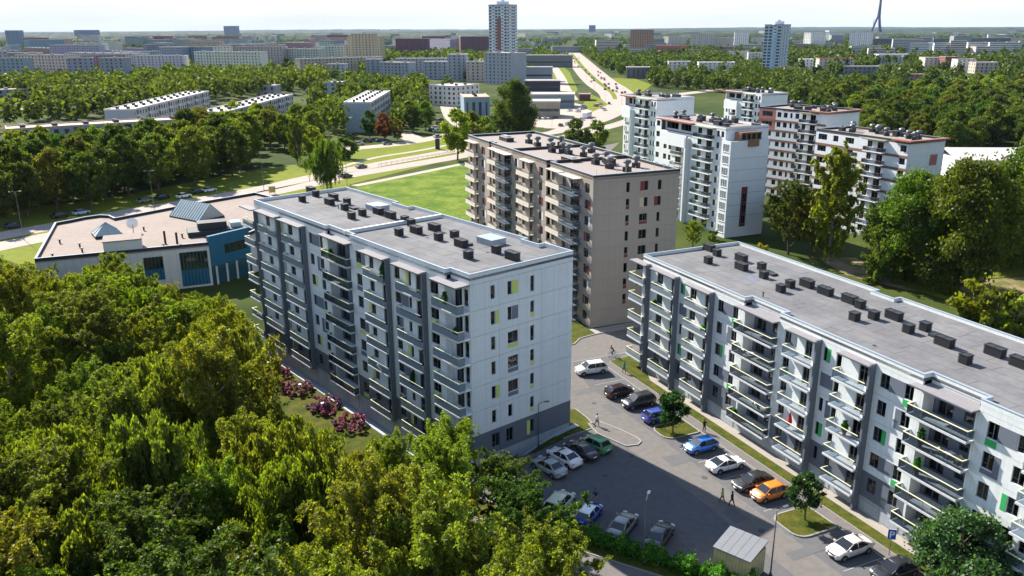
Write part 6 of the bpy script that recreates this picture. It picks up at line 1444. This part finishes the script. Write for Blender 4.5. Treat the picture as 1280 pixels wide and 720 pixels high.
person(G(914.5,633.5), 2.2, 'person in black, right of a walking pair near the orange car', (.012,.012,.015), (.012,.012,.015))
person(G(744.5,629), -2.2, 'person striding behind the small blue car with white roof', (.03,.035,.07), (.26,.2,.18), pose='run')
person(G(767,445.5), A_AZ+math.pi-.35, 'cyclist in black riding across the driveway near the tan block', (.014,.014,.016), (.014,.014,.016), pose='ride')
bk = empty('bicycle', (*G(767,445.5).xy, .012), A_AZ+math.pi-.35, 'black bicycle ridden across the driveway', 'bicycle')
def wheel(x):
    q = MB(); pts = [(x+.33*math.cos(2*math.pi*k/18), 0, .35+.33*math.sin(2*math.pi*k/18)) for k in range(19)]; q.tube(pts, .018, 5); w = q.build('wheel', M['tyre'], bk)
    q = MB()
    for k in range(6): a = math.pi*k/6; q.tube([(x+.32*math.cos(a),0,.35+.32*math.sin(a)),(x-.32*math.cos(a),0,.35-.32*math.sin(a))], .004, 3)
    q.build('spoke', M['steel'], w)
wheel(.62); wheel(-.42)
q = MB()
for a, b in (((-.42,0,.35),(.05,0,.32)),((.05,0,.32),(-.12,0,.86)),((-.12,0,.86),(-.42,0,.35)),((-.1,0,.8),(.46,0,.82)),((.05,0,.32),(.46,0,.75)),((.44,0,.95),(.62,0,.35))): q.tube([a,b], .02, 5)
q.build('frame', M['blackplastic'], bk); q = MB(); q.box(-.25,-.07,.86,.03,.07,.91); q.build('saddle', M['blackplastic'], bk); q = MB(); q.tube([(.46,-.26,1.0),(.44,0,.98),(.46,.26,1.0)], .015, 5); q.build('handlebar', M['blackplastic'], bk)
# ================================================================ the city behind
def slab(A, Bp, h, depth, col, label, group=None, roofcol=None, floors=None, cat='apartment block', win='grid', end_blank=True, endcol=None, vents_=True, name='apartment_building', balc=None):
    """block whose front foot runs from A to Bp (left to right as seen); the body lies behind it"""
    A = Vector((A[0], A[1])); Bp = Vector((Bp[0], Bp[1])); d = Bp-A; L = d.length; az = math.atan2(d.y, d.x)
    o = empty(name, (A.x, A.y, 0), az, label, cat, group)
    dist = A.length; det = dist < 620
    q = MB(); q.box(0, 0, -.3, L, depth, h-.4); w = q.build('wall', M['far'], o); w.color = (*col, 1)
    if endcol:
        q = MB(); q.box(-.06, .15, 0, -.005, depth-.15, h-.6); e_ = q.build('end_wall', M['far'], o); e_.color = (*endcol, 1)
    q = MB(); q.box(-.15, -.15, h-.4, L+.15, depth+.15, h-.05); q.box(-.2,-.2,h-.05,L+.2,.25,h+.3); q.box(-.2,depth-.25,h-.05,L+.2,depth+.2,h+.3); q.box(-.2,.25,h-.05,.25,depth-.25,h+.3); q.box(L-.25,.25,h-.05,L+.2,depth-.25,h+.3)
    r_ = q.build('roof', M['far'], o); r_.color = (*(roofcol or (.50,.47,.44)), 1)
    nf = floors or max(2, int(h/2.85)); fh = (h-.9)/nf; nb = max(2, int(L/(3.4 if det else 4.2))); q = MB(); bq = MB()
    for k in range(nf):
        z = .6+fh*k
        if win == 'band': q.box(.6, -.05, z+fh*.35, L-.6, -.002, z+fh*.35+min(1.5, fh*.4)); continue
        for i in range(nb):
            x = L*(i+.5)/nb; ww = 1.5 if (i % 3) else .9
            if balc and i % balc == 1: bq.box(x-1.5, -.9, z, x+1.5, -.002, z+1.0); q.box(x-1.2,-.05,z+1.05,x+1.2,-.003,z+fh*.92)
            else: q.box(x-ww/2, -.05, z+.8, x+ww/2, -.002, z+fh*.8)
        if not end_blank:
            ne = max(1, int(depth/4.5))
            for i in range(ne):
                y = depth*(i+.5)/ne; q.box(-.05, y-.7, z+.8, -.002, y+.7, z+fh*.8); q.box(L+.002, y-.7, z+.8, L+.05, y+.7, z+fh*.8)
    tag(q.build('window', M['farwin'], o), kind='stuff')
    if bq.f: b_ = tag(bq.build('balcony', M['far'], o), kind='stuff'); b_.color = (*[min(.8, c*1.25+.03) for c in col], 1)
    if dist < 900:
        q = MB()
        for k in range(1, max(2, int(L/9))): x = 9*k; q.box(x-.04,-.03,.2,x+.04,-.001,h-.5)
        tag(q.build('panel_joint', M['slate'], o), kind='stuff')
    if vents_:
        n = max(1, int(L/(9 if det else 16)))
        if det:
            for i in range(n):
                for y in ((.3, .68) if dist < 560 else (.5,)):
                    key = ('fv',)
                    if key not in MC: v = MB(); v.box(-.9,-.5,0,.9,.5,1.1); MC[key] = v.mesh('roof_vent', M['vent'])
                    link('roof_vent', MC[key], o, (L*(i+.5)/n, depth*y, h-.05))
        else:
            q = MB()
            for i in range(n): x = L*(i+.5)/n; q.box(x-1.2,depth*.4,h-.05,x+1.2,depth*.6,h+1.3)
            q.build('roof_vent', M['far'], o).color = (.25,.25,.26,1)
    return o
def hgt(px_, py_, dist_pt):                                            # height of something whose top is at py_ over a known foot
    D = math.hypot(dist_pt[0], dist_pt[1]); d = fw + RX*((px_-640)/CAM_F) + UP*((360-py_)/CAM_F); return CAM_H + D*d.z/math.hypot(d.x, d.y)
BOXES = []
def fslab(x0, x1, yt, yb, depth, col, label, dy=0, **kw):
    BOXES.append((x0-1, x1+1, yt, yb))
    a = G(x0, yb); b = G(x1, yb+dy); return slab(a, b, max(3, hgt((x0+x1)/2, yt, (a+b)/2)), depth, col, label, **kw)
GY, BG, LB, WB = (.36,.37,.38), (.20,.235,.28), (.25,.29,.33), (.56,.56,.55)
def rslab(xa, ya, xb, yb, h, depth, col, label, **kw): return slab(G(xa,ya,h), G(xb,yb,h), h, depth, col, label, **kw)
rslab(166,137,261,114,13.5, 12.5, (.42,.40,.40), 'long five storey slab with pale roof and dark vents in the left trees', roofcol=(.56,.53,.51), endcol=(.36,.38,.42), balc=4)
rslab(283,140,366,118,13, 12.5, (.40,.39,.39), 'five storey slab with pale roof, right of the long slab in the left trees', roofcol=(.54,.51,.49), balc=4)
rslab(8,162,237,149,13.5, 11.5, (.27,.29,.33), 'very long dark five storey slab nearest the left park belt', roofcol=(.42,.33,.27), balc=5)
rslab(463,128,487.5,113.5,14, 12.5, (.44,.43,.42), 'short slab with big blank end wall coloured for its blue shade and vents on a pale roof', roofcol=(.58,.55,.53), endcol=(.27,.33,.38), balc=3)  # endcol puts the blue shade of this end into its colour
rslab(536,106.5,570,108,12.5, 24, (.60,.58,.54), 'cream five storey slab left of the blue end wall block', roofcol=(.50,.47,.44), end_blank=False)
rslab(580,122,612,121.5,12, 26, (.17,.25,.31), 'block with blank blue end wall and brown roof', roofcol=(.36,.29,.22), win='grid', floors=1)
fslab(-20,42,112,126,12,(.34,.34,.34),'low slab roof at the far left edge above the trees',dy=-3, roofcol=(.55,.50,.44))
fslab(405,428,103,120,14,(.34,.36,.38),'small slab piece between the crown tops left of the blue-shaded end wall')
fslab(320,345,107,122,12,(.33,.33,.34),'grey slab end above the left centre trees')
fslab(410,432,80,100,12,(.38,.41,.44),'grey blue nine storey slab left of the yellowish tower block')
fslab(458,476,74,97,13,BG,'blue grey slab below the yellowish tower block, left piece'); fslab(476,511,78,98,13,(.27,.29,.33),'blue grey slab below the yellowish tower block, right piece',dy=1)
fslab(530,559,77,99,13,LB,'light blue grey slab with white roof left of the grey step block', roofcol=(.6,.58,.55)); fslab(495,557,73,90,12,(.34,.34,.35),'long slab with white roof and tree row before it', roofcol=(.62,.6,.57))
fslab(560,583,68,101,18,(.29,.32,.36),'grey nine storey end of a slab beside the low shop centre',end_blank=False); fslab(606,640,66,105,18,(.31,.33,.37),'grey nine storey slab under the tall tower',dy=2); fslab(583,606,77,102,14,(.40,.36,.31),'beige and blue low block between the grey slabs')
fslab(436,476,46,84,24,(.47,.40,.28),'yellowish stepped tower block with dark windows and turrets', cat='tower block', end_blank=False, roofcol=(.42,.36,.27)); fslab(441,470,42,86,12,(.45,.38,.27),'top storeys of the yellowish stepped tower block', cat='tower block')
for x0, x1, yt, yb, c, lb in [(10,27,38,62,(.22,.28,.36),'blue grey tower block at the far left skyline'),(31,56,47,63,(.34,.10,.07),'red brick slab at the far left skyline'),(96,126,37.5,50,(.24,.28,.34),'pair of blue grey slabs on the left skyline'),(194,217,45,62,(.28,.10,.08),'reddish brown block on the left skyline, first of three'),(236,260,44.5,60,(.33,.21,.16),'brown block on the left skyline, second of three'),(272,296,44.5,60,(.34,.20,.14),'brown block on the left skyline, third of three'),(281,297,32.5,50,(.33,.36,.42),'thin tall block rising over the left skyline'),
    (390,408,44,57,(.36,.30,.29),'pinkish block left of the red one on the middle skyline'),(410,429,43.5,59,(.27,.08,.07),'dark red block on the middle skyline'),(495,535,48,68,(.17,.075,.085),'dark purple slab, left of the pair on the middle skyline'),(528,563,45,63,(.19,.085,.09),'dark purple slab, right of the pair on the middle skyline'),(576,612,45.5,68,(.16,.085,.09),'dark brown slab left of the tall tower'),(564,577,47,64,(.36,.42,.46),'pale blue block between the purple slabs'),
    (787,816,37,66,(.35,.22,.15),'brown tower block right of the avenue'),(835,858,45.5,60,(.50,.47,.42),'beige block right of the brown tower, nearest of it'),(862,892,43.5,62,(.50,.47,.43),'beige block in the middle of the right skyline row'),(890,918,47,60,(.40,.36,.33),'brownish block left of the white block on the right skyline'),(917,935,40,61,(.66,.66,.66),'white block left of the pale blue tower'),(945,957,47,58,(.5,.5,.5),'grey block just left of the pale blue tower'),
    (1012,1031,40.5,62,(.66,.65,.63),'white tower block right of the pale blue tower, first of two'),(1060,1085,40,62,(.70,.69,.67),'white tower block right of the pale blue tower, second of two'),(1036,1055,41,53,(.66,.66,.65),'small white block between the two white tower blocks'),(1136,1160,54,70,(.60,.62,.64),'white banded slab on the right, first of the row'),(1166,1205,53.5,70,(.60,.62,.64),'white banded slab on the right, second of the row'),(1208,1233,53,69,(.62,.63,.64),'white banded slab on the right, third of the row'),(1235,1275,53,68,(.60,.62,.64),'white banded slab on the right, last of the row'),
    (1090,1165,48,58,(.13,.14,.17),'long dark slab behind the white banded row, left half'),(1166,1262,47.5,57,(.14,.15,.18),'long dark slab behind the white banded row, right half'),(1257,1278,46.5,52,(.2,.2,.22),'dark block at the right edge skyline'),(736,743,31.5,42,(.2,.22,.28),'lone dark tower on the skyline beyond the avenue')]:
    fslab(x0, x1, yt, yb, R.uniform(14,22), c, lb, dy=R.choice([0,.4,-.4]), end_blank=False, vents_=False, win='band' if 'banded' in lb else 'grid')
for x0, x1, yt, yb, c, rc, lb in [(1023,1066,73,88,(.52,.46,.42),(.38,.12,.07),'low building with orange red upper wall on the right'),(1043,1100,83,93,(.18,.19,.20),(.36,.34,.33),'low dark roofed block before the orange red building'),(1097,1135,68,80,(.45,.47,.52),(.62,.62,.64),'white roofed hall with domes among right trees'),(1155,1182,72,85,(.58,.53,.46),(.4,.36,.32),'cream block among trees on the right'),(1195,1218,74,90,(.60,.58,.55),(.35,.3,.28),'white cream block with brown end among trees'),(1180,1196,71,86,(.20,.08,.07),(.3,.2,.18),'dark red brick end between the cream blocks'),(1218,1246,78,92,(.42,.36,.30),(.4,.36,.34),'pinkish low block on the right among trees'),(1130,1155,93,102,(.30,.20,.16),(.28,.17,.13),'brown pitched house roof among right trees'),
    (820,860,57,68,(.45,.14,.11),(.50,.30,.26),'long low red roofed hall behind the right tree belt'),(783,812,84,98,(.13,.13,.14),(.50,.48,.46),'low dark hall with pale roof at the right side of the avenue'),(835,862,77,92,(.60,.58,.55),(.62,.59,.56),'white low building with pale flat roof, left of two among the trees'),(873,918,78,92,(.60,.58,.56),(.6,.57,.55),'white low building with pale flat roof, right of two among the trees'),(912,935,64,74,(.58,.55,.50),(.55,.52,.5),'cream low building left of the pale blue tower'),(935,955,66,75,(.60,.56,.52),(.55,.5,.46),'small cream building beside the pale blue tower'),(1001,1016,74,86,(.62,.65,.68),(.6,.6,.6),'small white building right of the pale blue tower foot'),
    (656,715,69,84,(.16,.17,.18),(.46,.42,.38),'low dark shop hall at the head of the avenue'),(656,690,84,102,(.30,.33,.36),(.50,.48,.46),'grey shop with white billboard beside the avenue'),(656,700,101,116,(.06,.06,.075),(.42,.36,.33),'low black shop hall with tan roof'),(663,718,118,135,(.16,.22,.24),(.50,.45,.41),'low shop with teal glazing by the car yard'),(664,700,127,147,(.33,.29,.22),(.50,.44,.40),'low brown walled shop with tan roof nearest the junction'),(724,738,118,126,(.15,.05,.04),(.25,.18,.16),'little dark red kiosk on the avenue corner'),(784,806,182,196,(.4,.38,.35),(.5,.48,.46),'low shed roof behind the white blocks'),
    (1239,1262,103,118,(.45,.45,.44),(.45,.42,.38),'pale house among the right trees'),(1262,1290,103,112,(.55,.02,.03),(.5,.02,.03),'bright red hall at the right picture edge'),(1220,1240,100,112,(.5,.04,.05),(.6,.6,.6),'small red and white hall right of the pale house'),(1085,1112,114,124,(.42,.36,.3),(.60,.53,.44),'tan roofed house in the right hand wood')]:
    fslab(x0, x1, yt, yb, R.uniform(12,20), c, lb, roofcol=rc, end_blank=False, vents_=False, win='band' if 'shop' in lb else 'grid', floors=1 if 'shop' in lb or 'hall' in lb or 'kiosk' in lb else None, cat='building', name='building')
# tall tower and pale blue tower
def tower(x0, xm, x1, yt, D, cols, label, nfl, extra=0):
    pL = G(x0, 110); s = D/pL.y
    def at(px_): d = fw+RX*((px_-640)/CAM_F)+UP*((360-60)/CAM_F); t = D/d.y; return Vector((d.x*t, D))
    a, m, b = at(x0), at(xm), at(x1); W1, W2 = (m-a).length, (b-m).length; h = hgt((x0+x1)/2, yt, (m.x, D))
    rot = .55; o = empty('tower_block', (m.x, m.y, 0), 0, label, 'tower block')
    # two faces meeting at a corner towards the camera
    u = Vector((-math.cos(rot), math.sin(rot), 0)); v = Vector((math.sin(rot), math.cos(rot), 0)); L1 = W1/math.cos(rot); L2 = W2/math.sin(rot)
    poly = [(0,0), (v*L2).xy, (v*L2+u*L1).xy, (u*L1).xy]
    q = MB(); q.prism(poly, -.3, h); q.build('wall', M['far'], o).color = (*cols[0],1)
    fl = (h-2)/nfl; q = MB(); st = MB(); bl = MB()
    for (dirv, LL, nrm) in ((u, L1, -v), (v, L2, -u)):
        n = max(3, int(LL/3.2))
        for k in range(nfl):
            for i in range(n):
                c_ = dirv*(LL*(i+.5)/n)+Vector((0,0,1.2+fl*k+fl*.5)); (bl if i % 3 == 1 else q).obox(c_+nrm*(.35 if i % 3 == 1 else .02), dirv, nrm, Vector((0,0,1)), LL/n*.36, .35 if i % 3 == 1 else .04, fl*(.22 if i % 3 == 1 else .3))
                if i % 3 == 1: q.obox(c_+Vector((0,0,fl*.3))+nrm*.02, dirv, nrm, Vector((0,0,1)), LL/n*.3, .04, fl*.2)
    tag(q.build('window', M['farwin'], o), kind='stuff'); b_ = tag(bl.build('balcony', M['far'], o), kind='stuff'); b_.color = (*cols[1],1)
    st = MB(); c_ = u*(L1*.42)+Vector((0,0,h*.43)); st.obox(c_-v*.5, u, -v, Vector((0,0,1)), L1*.10, .3, h*.40); s_ = st.build('stripe', M['far'], o); s_.color = (*cols[2],1)
    q = MB(); c_ = (u*L1+v*L2)*.5; q.box(c_.x-L1*.28, c_.y-4, h, c_.x+L1*.28, c_.y+4, h+3.2); q.box(c_.x-1.5, c_.y-1.5, h+3.2, c_.x+1.5, c_.y+1.5, h+4.6); q.tube([(c_.x,c_.y,h+4.6),(c_.x,c_.y,h+9)], .15, 5)
    q.build('roof_plant', M['far'], o).color = (*cols[1],1); q = MB(); q.prism([(p[0]*1.01,p[1]*1.01) for p in poly], h-.6, h+.5); q.build('roof', M['far'], o).color = (.4,.42,.44,1)
    return o
tower(611, 634, 646.5, 6, 790, ((.50,.56,.62),(.62,.66,.70),(.23,.11,.09)), 'tallest white and blue tower block with a brown stripe', 24)
tower(957, 975, 998.5, 31, 780, ((.40,.52,.60),(.66,.68,.70),(.34,.5,.62)), 'pale blue tower block with rows of balconies on the right', 17)
# lattice television tower on the horizon
tv = empty('television_tower', (0,0,0), 0, 'tall tapering television tower standing on the right horizon', 'tower'); DT = 5600.0
dv = fw+RX*((1097-640)/CAM_F)+UP*((360-34)/CAM_F); tx = dv.x*DT/dv.y; tv.location = (tx, DT, 0)
for k in range(3):
    a = .5+k*2.094; q = MB(); q.tube([(42*math.cos(a),42*math.sin(a),0),(22*math.cos(a),22*math.sin(a),52),(7*math.cos(a),7*math.sin(a),105)], [6.5,6,6.5], 6); q.build('leg', M['steeldark'], tv)
q = MB(); q.tube([(0,0,98),(0,0,150),(0,0,225),(0,0,300),(0,0,368)], [12,9.5,6.5,3.5,1.5], 8); q.tube([(0,0,205),(0,0,212),(0,0,222)], [7,9,7], 10); q.build('mast', M['steeldark'], tv)
mk = empty('chimney_mast', (tx+55, DT+200, 0), 0, 'thin mast right of the television tower', 'mast'); q = MB(); q.tube([(0,0,0),(0,0,92)], [3,1.8], 6); q.build('pole', M['steeldark'], mk)
# ---- the dense district on the left: rows of panel blocks, each a thing
r2 = random.Random(21); n_b = n_row = 0
for yb, dens, h in [(108,.62,24),(100,.8,27),(93,.85,27),(86.5,.9,27),(80.5,.9,27),(75,.9,27),(70,.9,27),(65.5,.9,27),(61.5,.85,27),(58,.8,28),(55,.75,28),(52,.7,28),(49.5,.6,28)]:
    x = -30+r2.uniform(-20,20); n_row = n_row+1
    while x < (150 if yb > 104 else 330 if yb > 96 else 435 if yb > 84 else 440 if yb > 66 else 570):
        D = G(300, yb).length; w = r2.choice([r2.uniform(14,30), r2.uniform(25,60), r2.uniform(50,100)])*CAM_F/D
        if r2.random() < dens and not (yb > 88 and 205 < x < 330 and r2.random() < .5):
            dy = r2.choice([-1,-.6,.6,1,.2])*w*.035*(70/max(40,yb-30)); a, b = G(x, yb), G(x+w, yb+dy)
            if (b-a).length < 140:
                c = r2.choice([BG,LB,GY,(.26,.29,.33),(.33,.33,.33),(.50,.48,.45),(.22,.26,.31),(.40,.33,.27),(.55,.54,.52),(.30,.22,.19)])
                cn = 'pale' if min(c) > .4 else 'brownish' if c[0] > c[2]+.06 else 'blue grey' if c[2] > c[0]+.05 else 'grey'
                dl = '%s %s panel block of the left district, %s, %s' % ('short' if (b-a).length < 32 else 'long' if (b-a).length > 60 else 'medium', cn, 'nearest rows' if yb > 90 else 'middle rows' if yb > 69 else 'far rows' if yb > 57 else 'skyline rows', 'left edge' if x < 70 else 'left part' if x < 180 else 'middle part' if x < 300 else 'right part')
                slab(a, b, h*r2.choice([1,1,.9,.6,.55,.75]), r2.uniform(11,13), tuple(v*r2.uniform(.85,1.15) for v in c), dl, dl, roofcol=r2.choice([(.5,.48,.46),(.42,.38,.35),(.56,.55,.54),(.3,.3,.31)]), vents_=yb > 70, win='grid' if yb > 60 else 'band'); n_b += 1
        x += w*r2.uniform(1.0, 1.25)+2
r3 = random.Random(4)
for i in range(150):
    x, y = r3.uniform(640, 1290), r3.choice([43,44,45,46,48,50,52,55,58,62,66,70]); D = G(x, y).length; w = r3.uniform(20,70)*CAM_F/D
    if abs(x-718) < 25: continue
    a, b = G(x, y), G(x+w, y+r3.uniform(-.3,.3))
    if (b-a).length < 160: BOXES.append((x-1, x+w+1, y-9, y)); slab(a, b, r3.choice([6,9,12,15,24]), 14, r3.choice([(.6,.6,.59),(.55,.5,.45),(.35,.36,.38),(.5,.5,.5),(.4,.28,.22)]), 'small distant building among trees '+('just right of the avenue' if x < 850 else 'left of the pale blue tower' if x < 960 else 'right of the pale blue tower' if x < 1110 else 'at the far right')+(', skyline' if y < 47 else ', far' if y < 56 else ', nearer'), 'distant buildings '+('just right of the avenue' if x < 850 else 'left of the pale blue tower' if x < 960 else 'right of the pale blue tower' if x < 1110 else 'at the far right')+(', skyline' if y < 47 else ', far' if y < 56 else ', nearer'), vents_=False, win='band', cat='building', name='building')
# ---- trees of the middle distance, each a thing
def stuff_trees(name, l, sp, seed, hs, cols, per, label, avoid=(), lq=.30):
    rg = np.random.default_rng(seed); P_ = []
    for x, y in scatter([(p[0],p[1]) for p in l], sp, seed, avoid):
        h = R.uniform(*hs); r_ = h*.36
        u_, vg = to_px(x, y, 0); vt = to_px(x, y, h)[1]
        if any(b0 < u_ < b1 and vg > byb-.5 and vt < byb-(byb-byt)*.3 for b0, b1, byt, byb in BOXES) and R.random() < .9: continue
        d = rg.normal(size=(per,3)); d /= np.linalg.norm(d,axis=1)[:,None]; d *= rg.uniform(.5,1,per)[:,None]*(1+.3*np.sin(d[:,0]*4+x)*np.cos(d[:,1]*5+y))[:,None]
        P_.append(np.stack([x+d[:,0]*r_, y+d[:,1]*r_, h*.58+d[:,2]*h*.42],1))
    if not P_: return
    C_ = np.concatenate(P_); V_ = leaf_quads(C_, 0, hs[1]*lq, rg, 0, 1.1); o = link(name, quads_mesh(name, V_, M['leaf_far'])); o.color = (*cols,1); tag(o, kind='stuff')
def ft(l, sp, seed, hs, label, group, cols, avoid=()):
    stuff_trees('tree_belt', px(l), sp*.9, seed, hs, cols[0], 170, label, avoid, .13)
av = [(p.x,p.y) for p in px([(690,170),(735,160),(800,140),(800,112),(750,84),(722,62),(706,62),(712,84),(735,104),(745,118),(735,136),(690,158)])]
bk_ = [[(p.x,p.y) for p in px(l)] for l in ([(425,172),(470,176),(495,142),(440,140)], [(530,150),(590,150),(620,120),(530,118)])]
ft([(-50,172),(30,160),(130,150),(260,128),(330,122),(430,112),(430,100),(300,100),(120,108),(-50,114)], 13, 31, (12,17), 'tree among the slab blocks of the left middle distance', 'trees among the left slabs', (MG,DG,YG))
ft([(395,165),(425,170),(430,140),(500,135),(530,140),(530,112),(440,106),(395,125)], 12, 32, (11,16), 'tree round the slabs left of the blue end wall block', 'trees round the middle slabs', (MG,DG), bk_)
ft([(495,165),(570,130),(560,118),(540,145),(500,145)], 12, 33, (10,15), 'tree by the cream slab and its car park', 'trees by the cream slab', (MG,DG), bk_)
ft([(745,84),(760,100),(800,96),(870,112),(950,112),(955,84),(900,72),(800,66),(725,62)], 17, 34, (10,16), 'tree in the wide belt right of the avenue', 'trees right of the avenue', (DG,MG,DG), [av])
ft([(800,108),(870,95),(960,95),(1010,112),(1060,128),(1040,150),(1000,136),(900,116),(840,112)], 11, 36, (10,15), 'x', 'x', (DG,MG))
ft([(1000,130),(1290,118),(1290,86),(1000,88)], 17, 35, (11,17), 'tree of the wooded quarter on the right', 'trees of the right wooded quarter', (DG,MG,YG))
stuff_trees('far_wood', px([(700,72),(760,88),(880,84),(960,84),(1290,86),(1290,60),(960,58),(800,56),(722,60)]), 14, 41, (9,15), DG, 26, '', [av])
stuff_trees('far_wood', px([(-40,118),(120,104),(300,92),(440,90),(600,110),(650,110),(700,70),(640,60),(440,66),(200,74),(-40,84)]), 18, 42, (9,14), MG, 24, '')
stuff_trees('far_wood', px([(-60,74),(440,60),(700,62),(714,50),(440,48),(-60,54)]), 32, 43, (9,15), DG, 16, '')
stuff_trees('far_wood', px([(724,60),(960,58),(1330,60),(1330,45),(720,46)]), 25, 44, (9,16), DG, 18, '')
q = MB(); rg = random.Random(3)                                         # wooded rises towards the horizon
for D in (3400, 4300, 5600, 7400, 10000, 14000, 20000):
    n = 150; W_ = D*.85
    for i in range(n):
        x = -W_+2*W_*i/n+rg.uniform(-.3,.3)*W_/n; hh = rg.uniform(12,20)+D*.0006*(1+math.sin(i*.13+D)); w = W_*2/n*rg.uniform(.6,1.1); b = len(q.v); dep = D*.05
        q.v += [(x-w,D,0),(x+w,D,0),(x+w*.7,D+dep*.3,hh),(x-w*.7,D+dep*.3,hh*rg.uniform(.8,1.1)),(x-w*.7,D+dep,hh),(x+w*.7,D+dep,hh)]
        q.f += [(b,b+1,b+2,b+3),(b+3,b+2,b+5,b+4)]; q.m += [0,0]
M['farwood'] = mat('far_wood_canopy', (.03,.048,.02), 1, .5, .012, 0, coords='World')
tag(q.build('far_wood', M['farwood']), kind='stuff')
# small street things of the middle distance
def boxy(name, x, y, w, d, h, col, lb, cat, z=0, leg=False):
    p = G(x, y); o = empty(name, (p.x,p.y,z), .35, lb, cat); q = MB(); q.box(-w/2,-d/2,.6 if leg else 0,w/2,d/2,h); b_ = q.build('panel', M['any'], o); b_.color = (*col,1); q = MB(); q.box(-w/2-.06,-d/2-.06,h,w/2+.06,d/2+.06,h+.12); q.build('frame', M['frame'], o)
    if leg:
        for s_ in (-1,1): q = MB(); q.box(s_*w*.4-.06,-.06,0,s_*w*.4+.06,.06,.6); q.build('leg', M['frame'], o)
    return o
boxy('advertising_column', 547, 186.5, 1.8, .5, 4.2, (.03,.035,.04), 'dark advertising column on the upper footpath', 'sign', 0)
boxy('notice_board', 340.5, 243, 1.9, .3, 2.3, (.40,.34,.10), 'yellowish notice board on the road verge behind the white block corner', 'sign', 0, True)
p = G(489,196)
gl = empty('guard_rail', (0,0,0), 0, 'long light grey guard rail between the carriageways of the main road', 'fence'); q = MB(); l = smooth_line([G(x,y) for x, y in [(473,208),(510,201.5),(545,195.5),(566,191.8)]], 6)
q.tube([(p.x,p.y,.9) for p in l], .05, 5); q.tube([(p.x,p.y,.5) for p in l], .04, 5); q.build('rail', M['pole'], gl)
for p in l: q = MB(); q.tube([(p.x,p.y,0),(p.x,p.y,.95)], .05, 5); q.build('post', M['pole'], gl)
# ================================================================ air
hz = MB(); hz.box(-26500, -300, -3, 26500, 30500, 420); M['haze'] = bpy.data.materials.new('haze'); M['haze'].use_nodes = True; nt = M['haze'].node_tree; nt.nodes.clear()
out = nt.nodes.new('ShaderNodeOutputMaterial'); pv = nt.nodes.new('ShaderNodeVolumePrincipled'); pv.inputs['Color'].default_value = (.42,.64,1,1); pv.inputs['Density'].default_value = HAZE; pv.inputs['Anisotropy'].default_value = .0
nt.links.new(pv.outputs[0], out.inputs['Volume'])
if HAZE > 0: tag(hz.build('haze', M['haze']), kind='stuff')
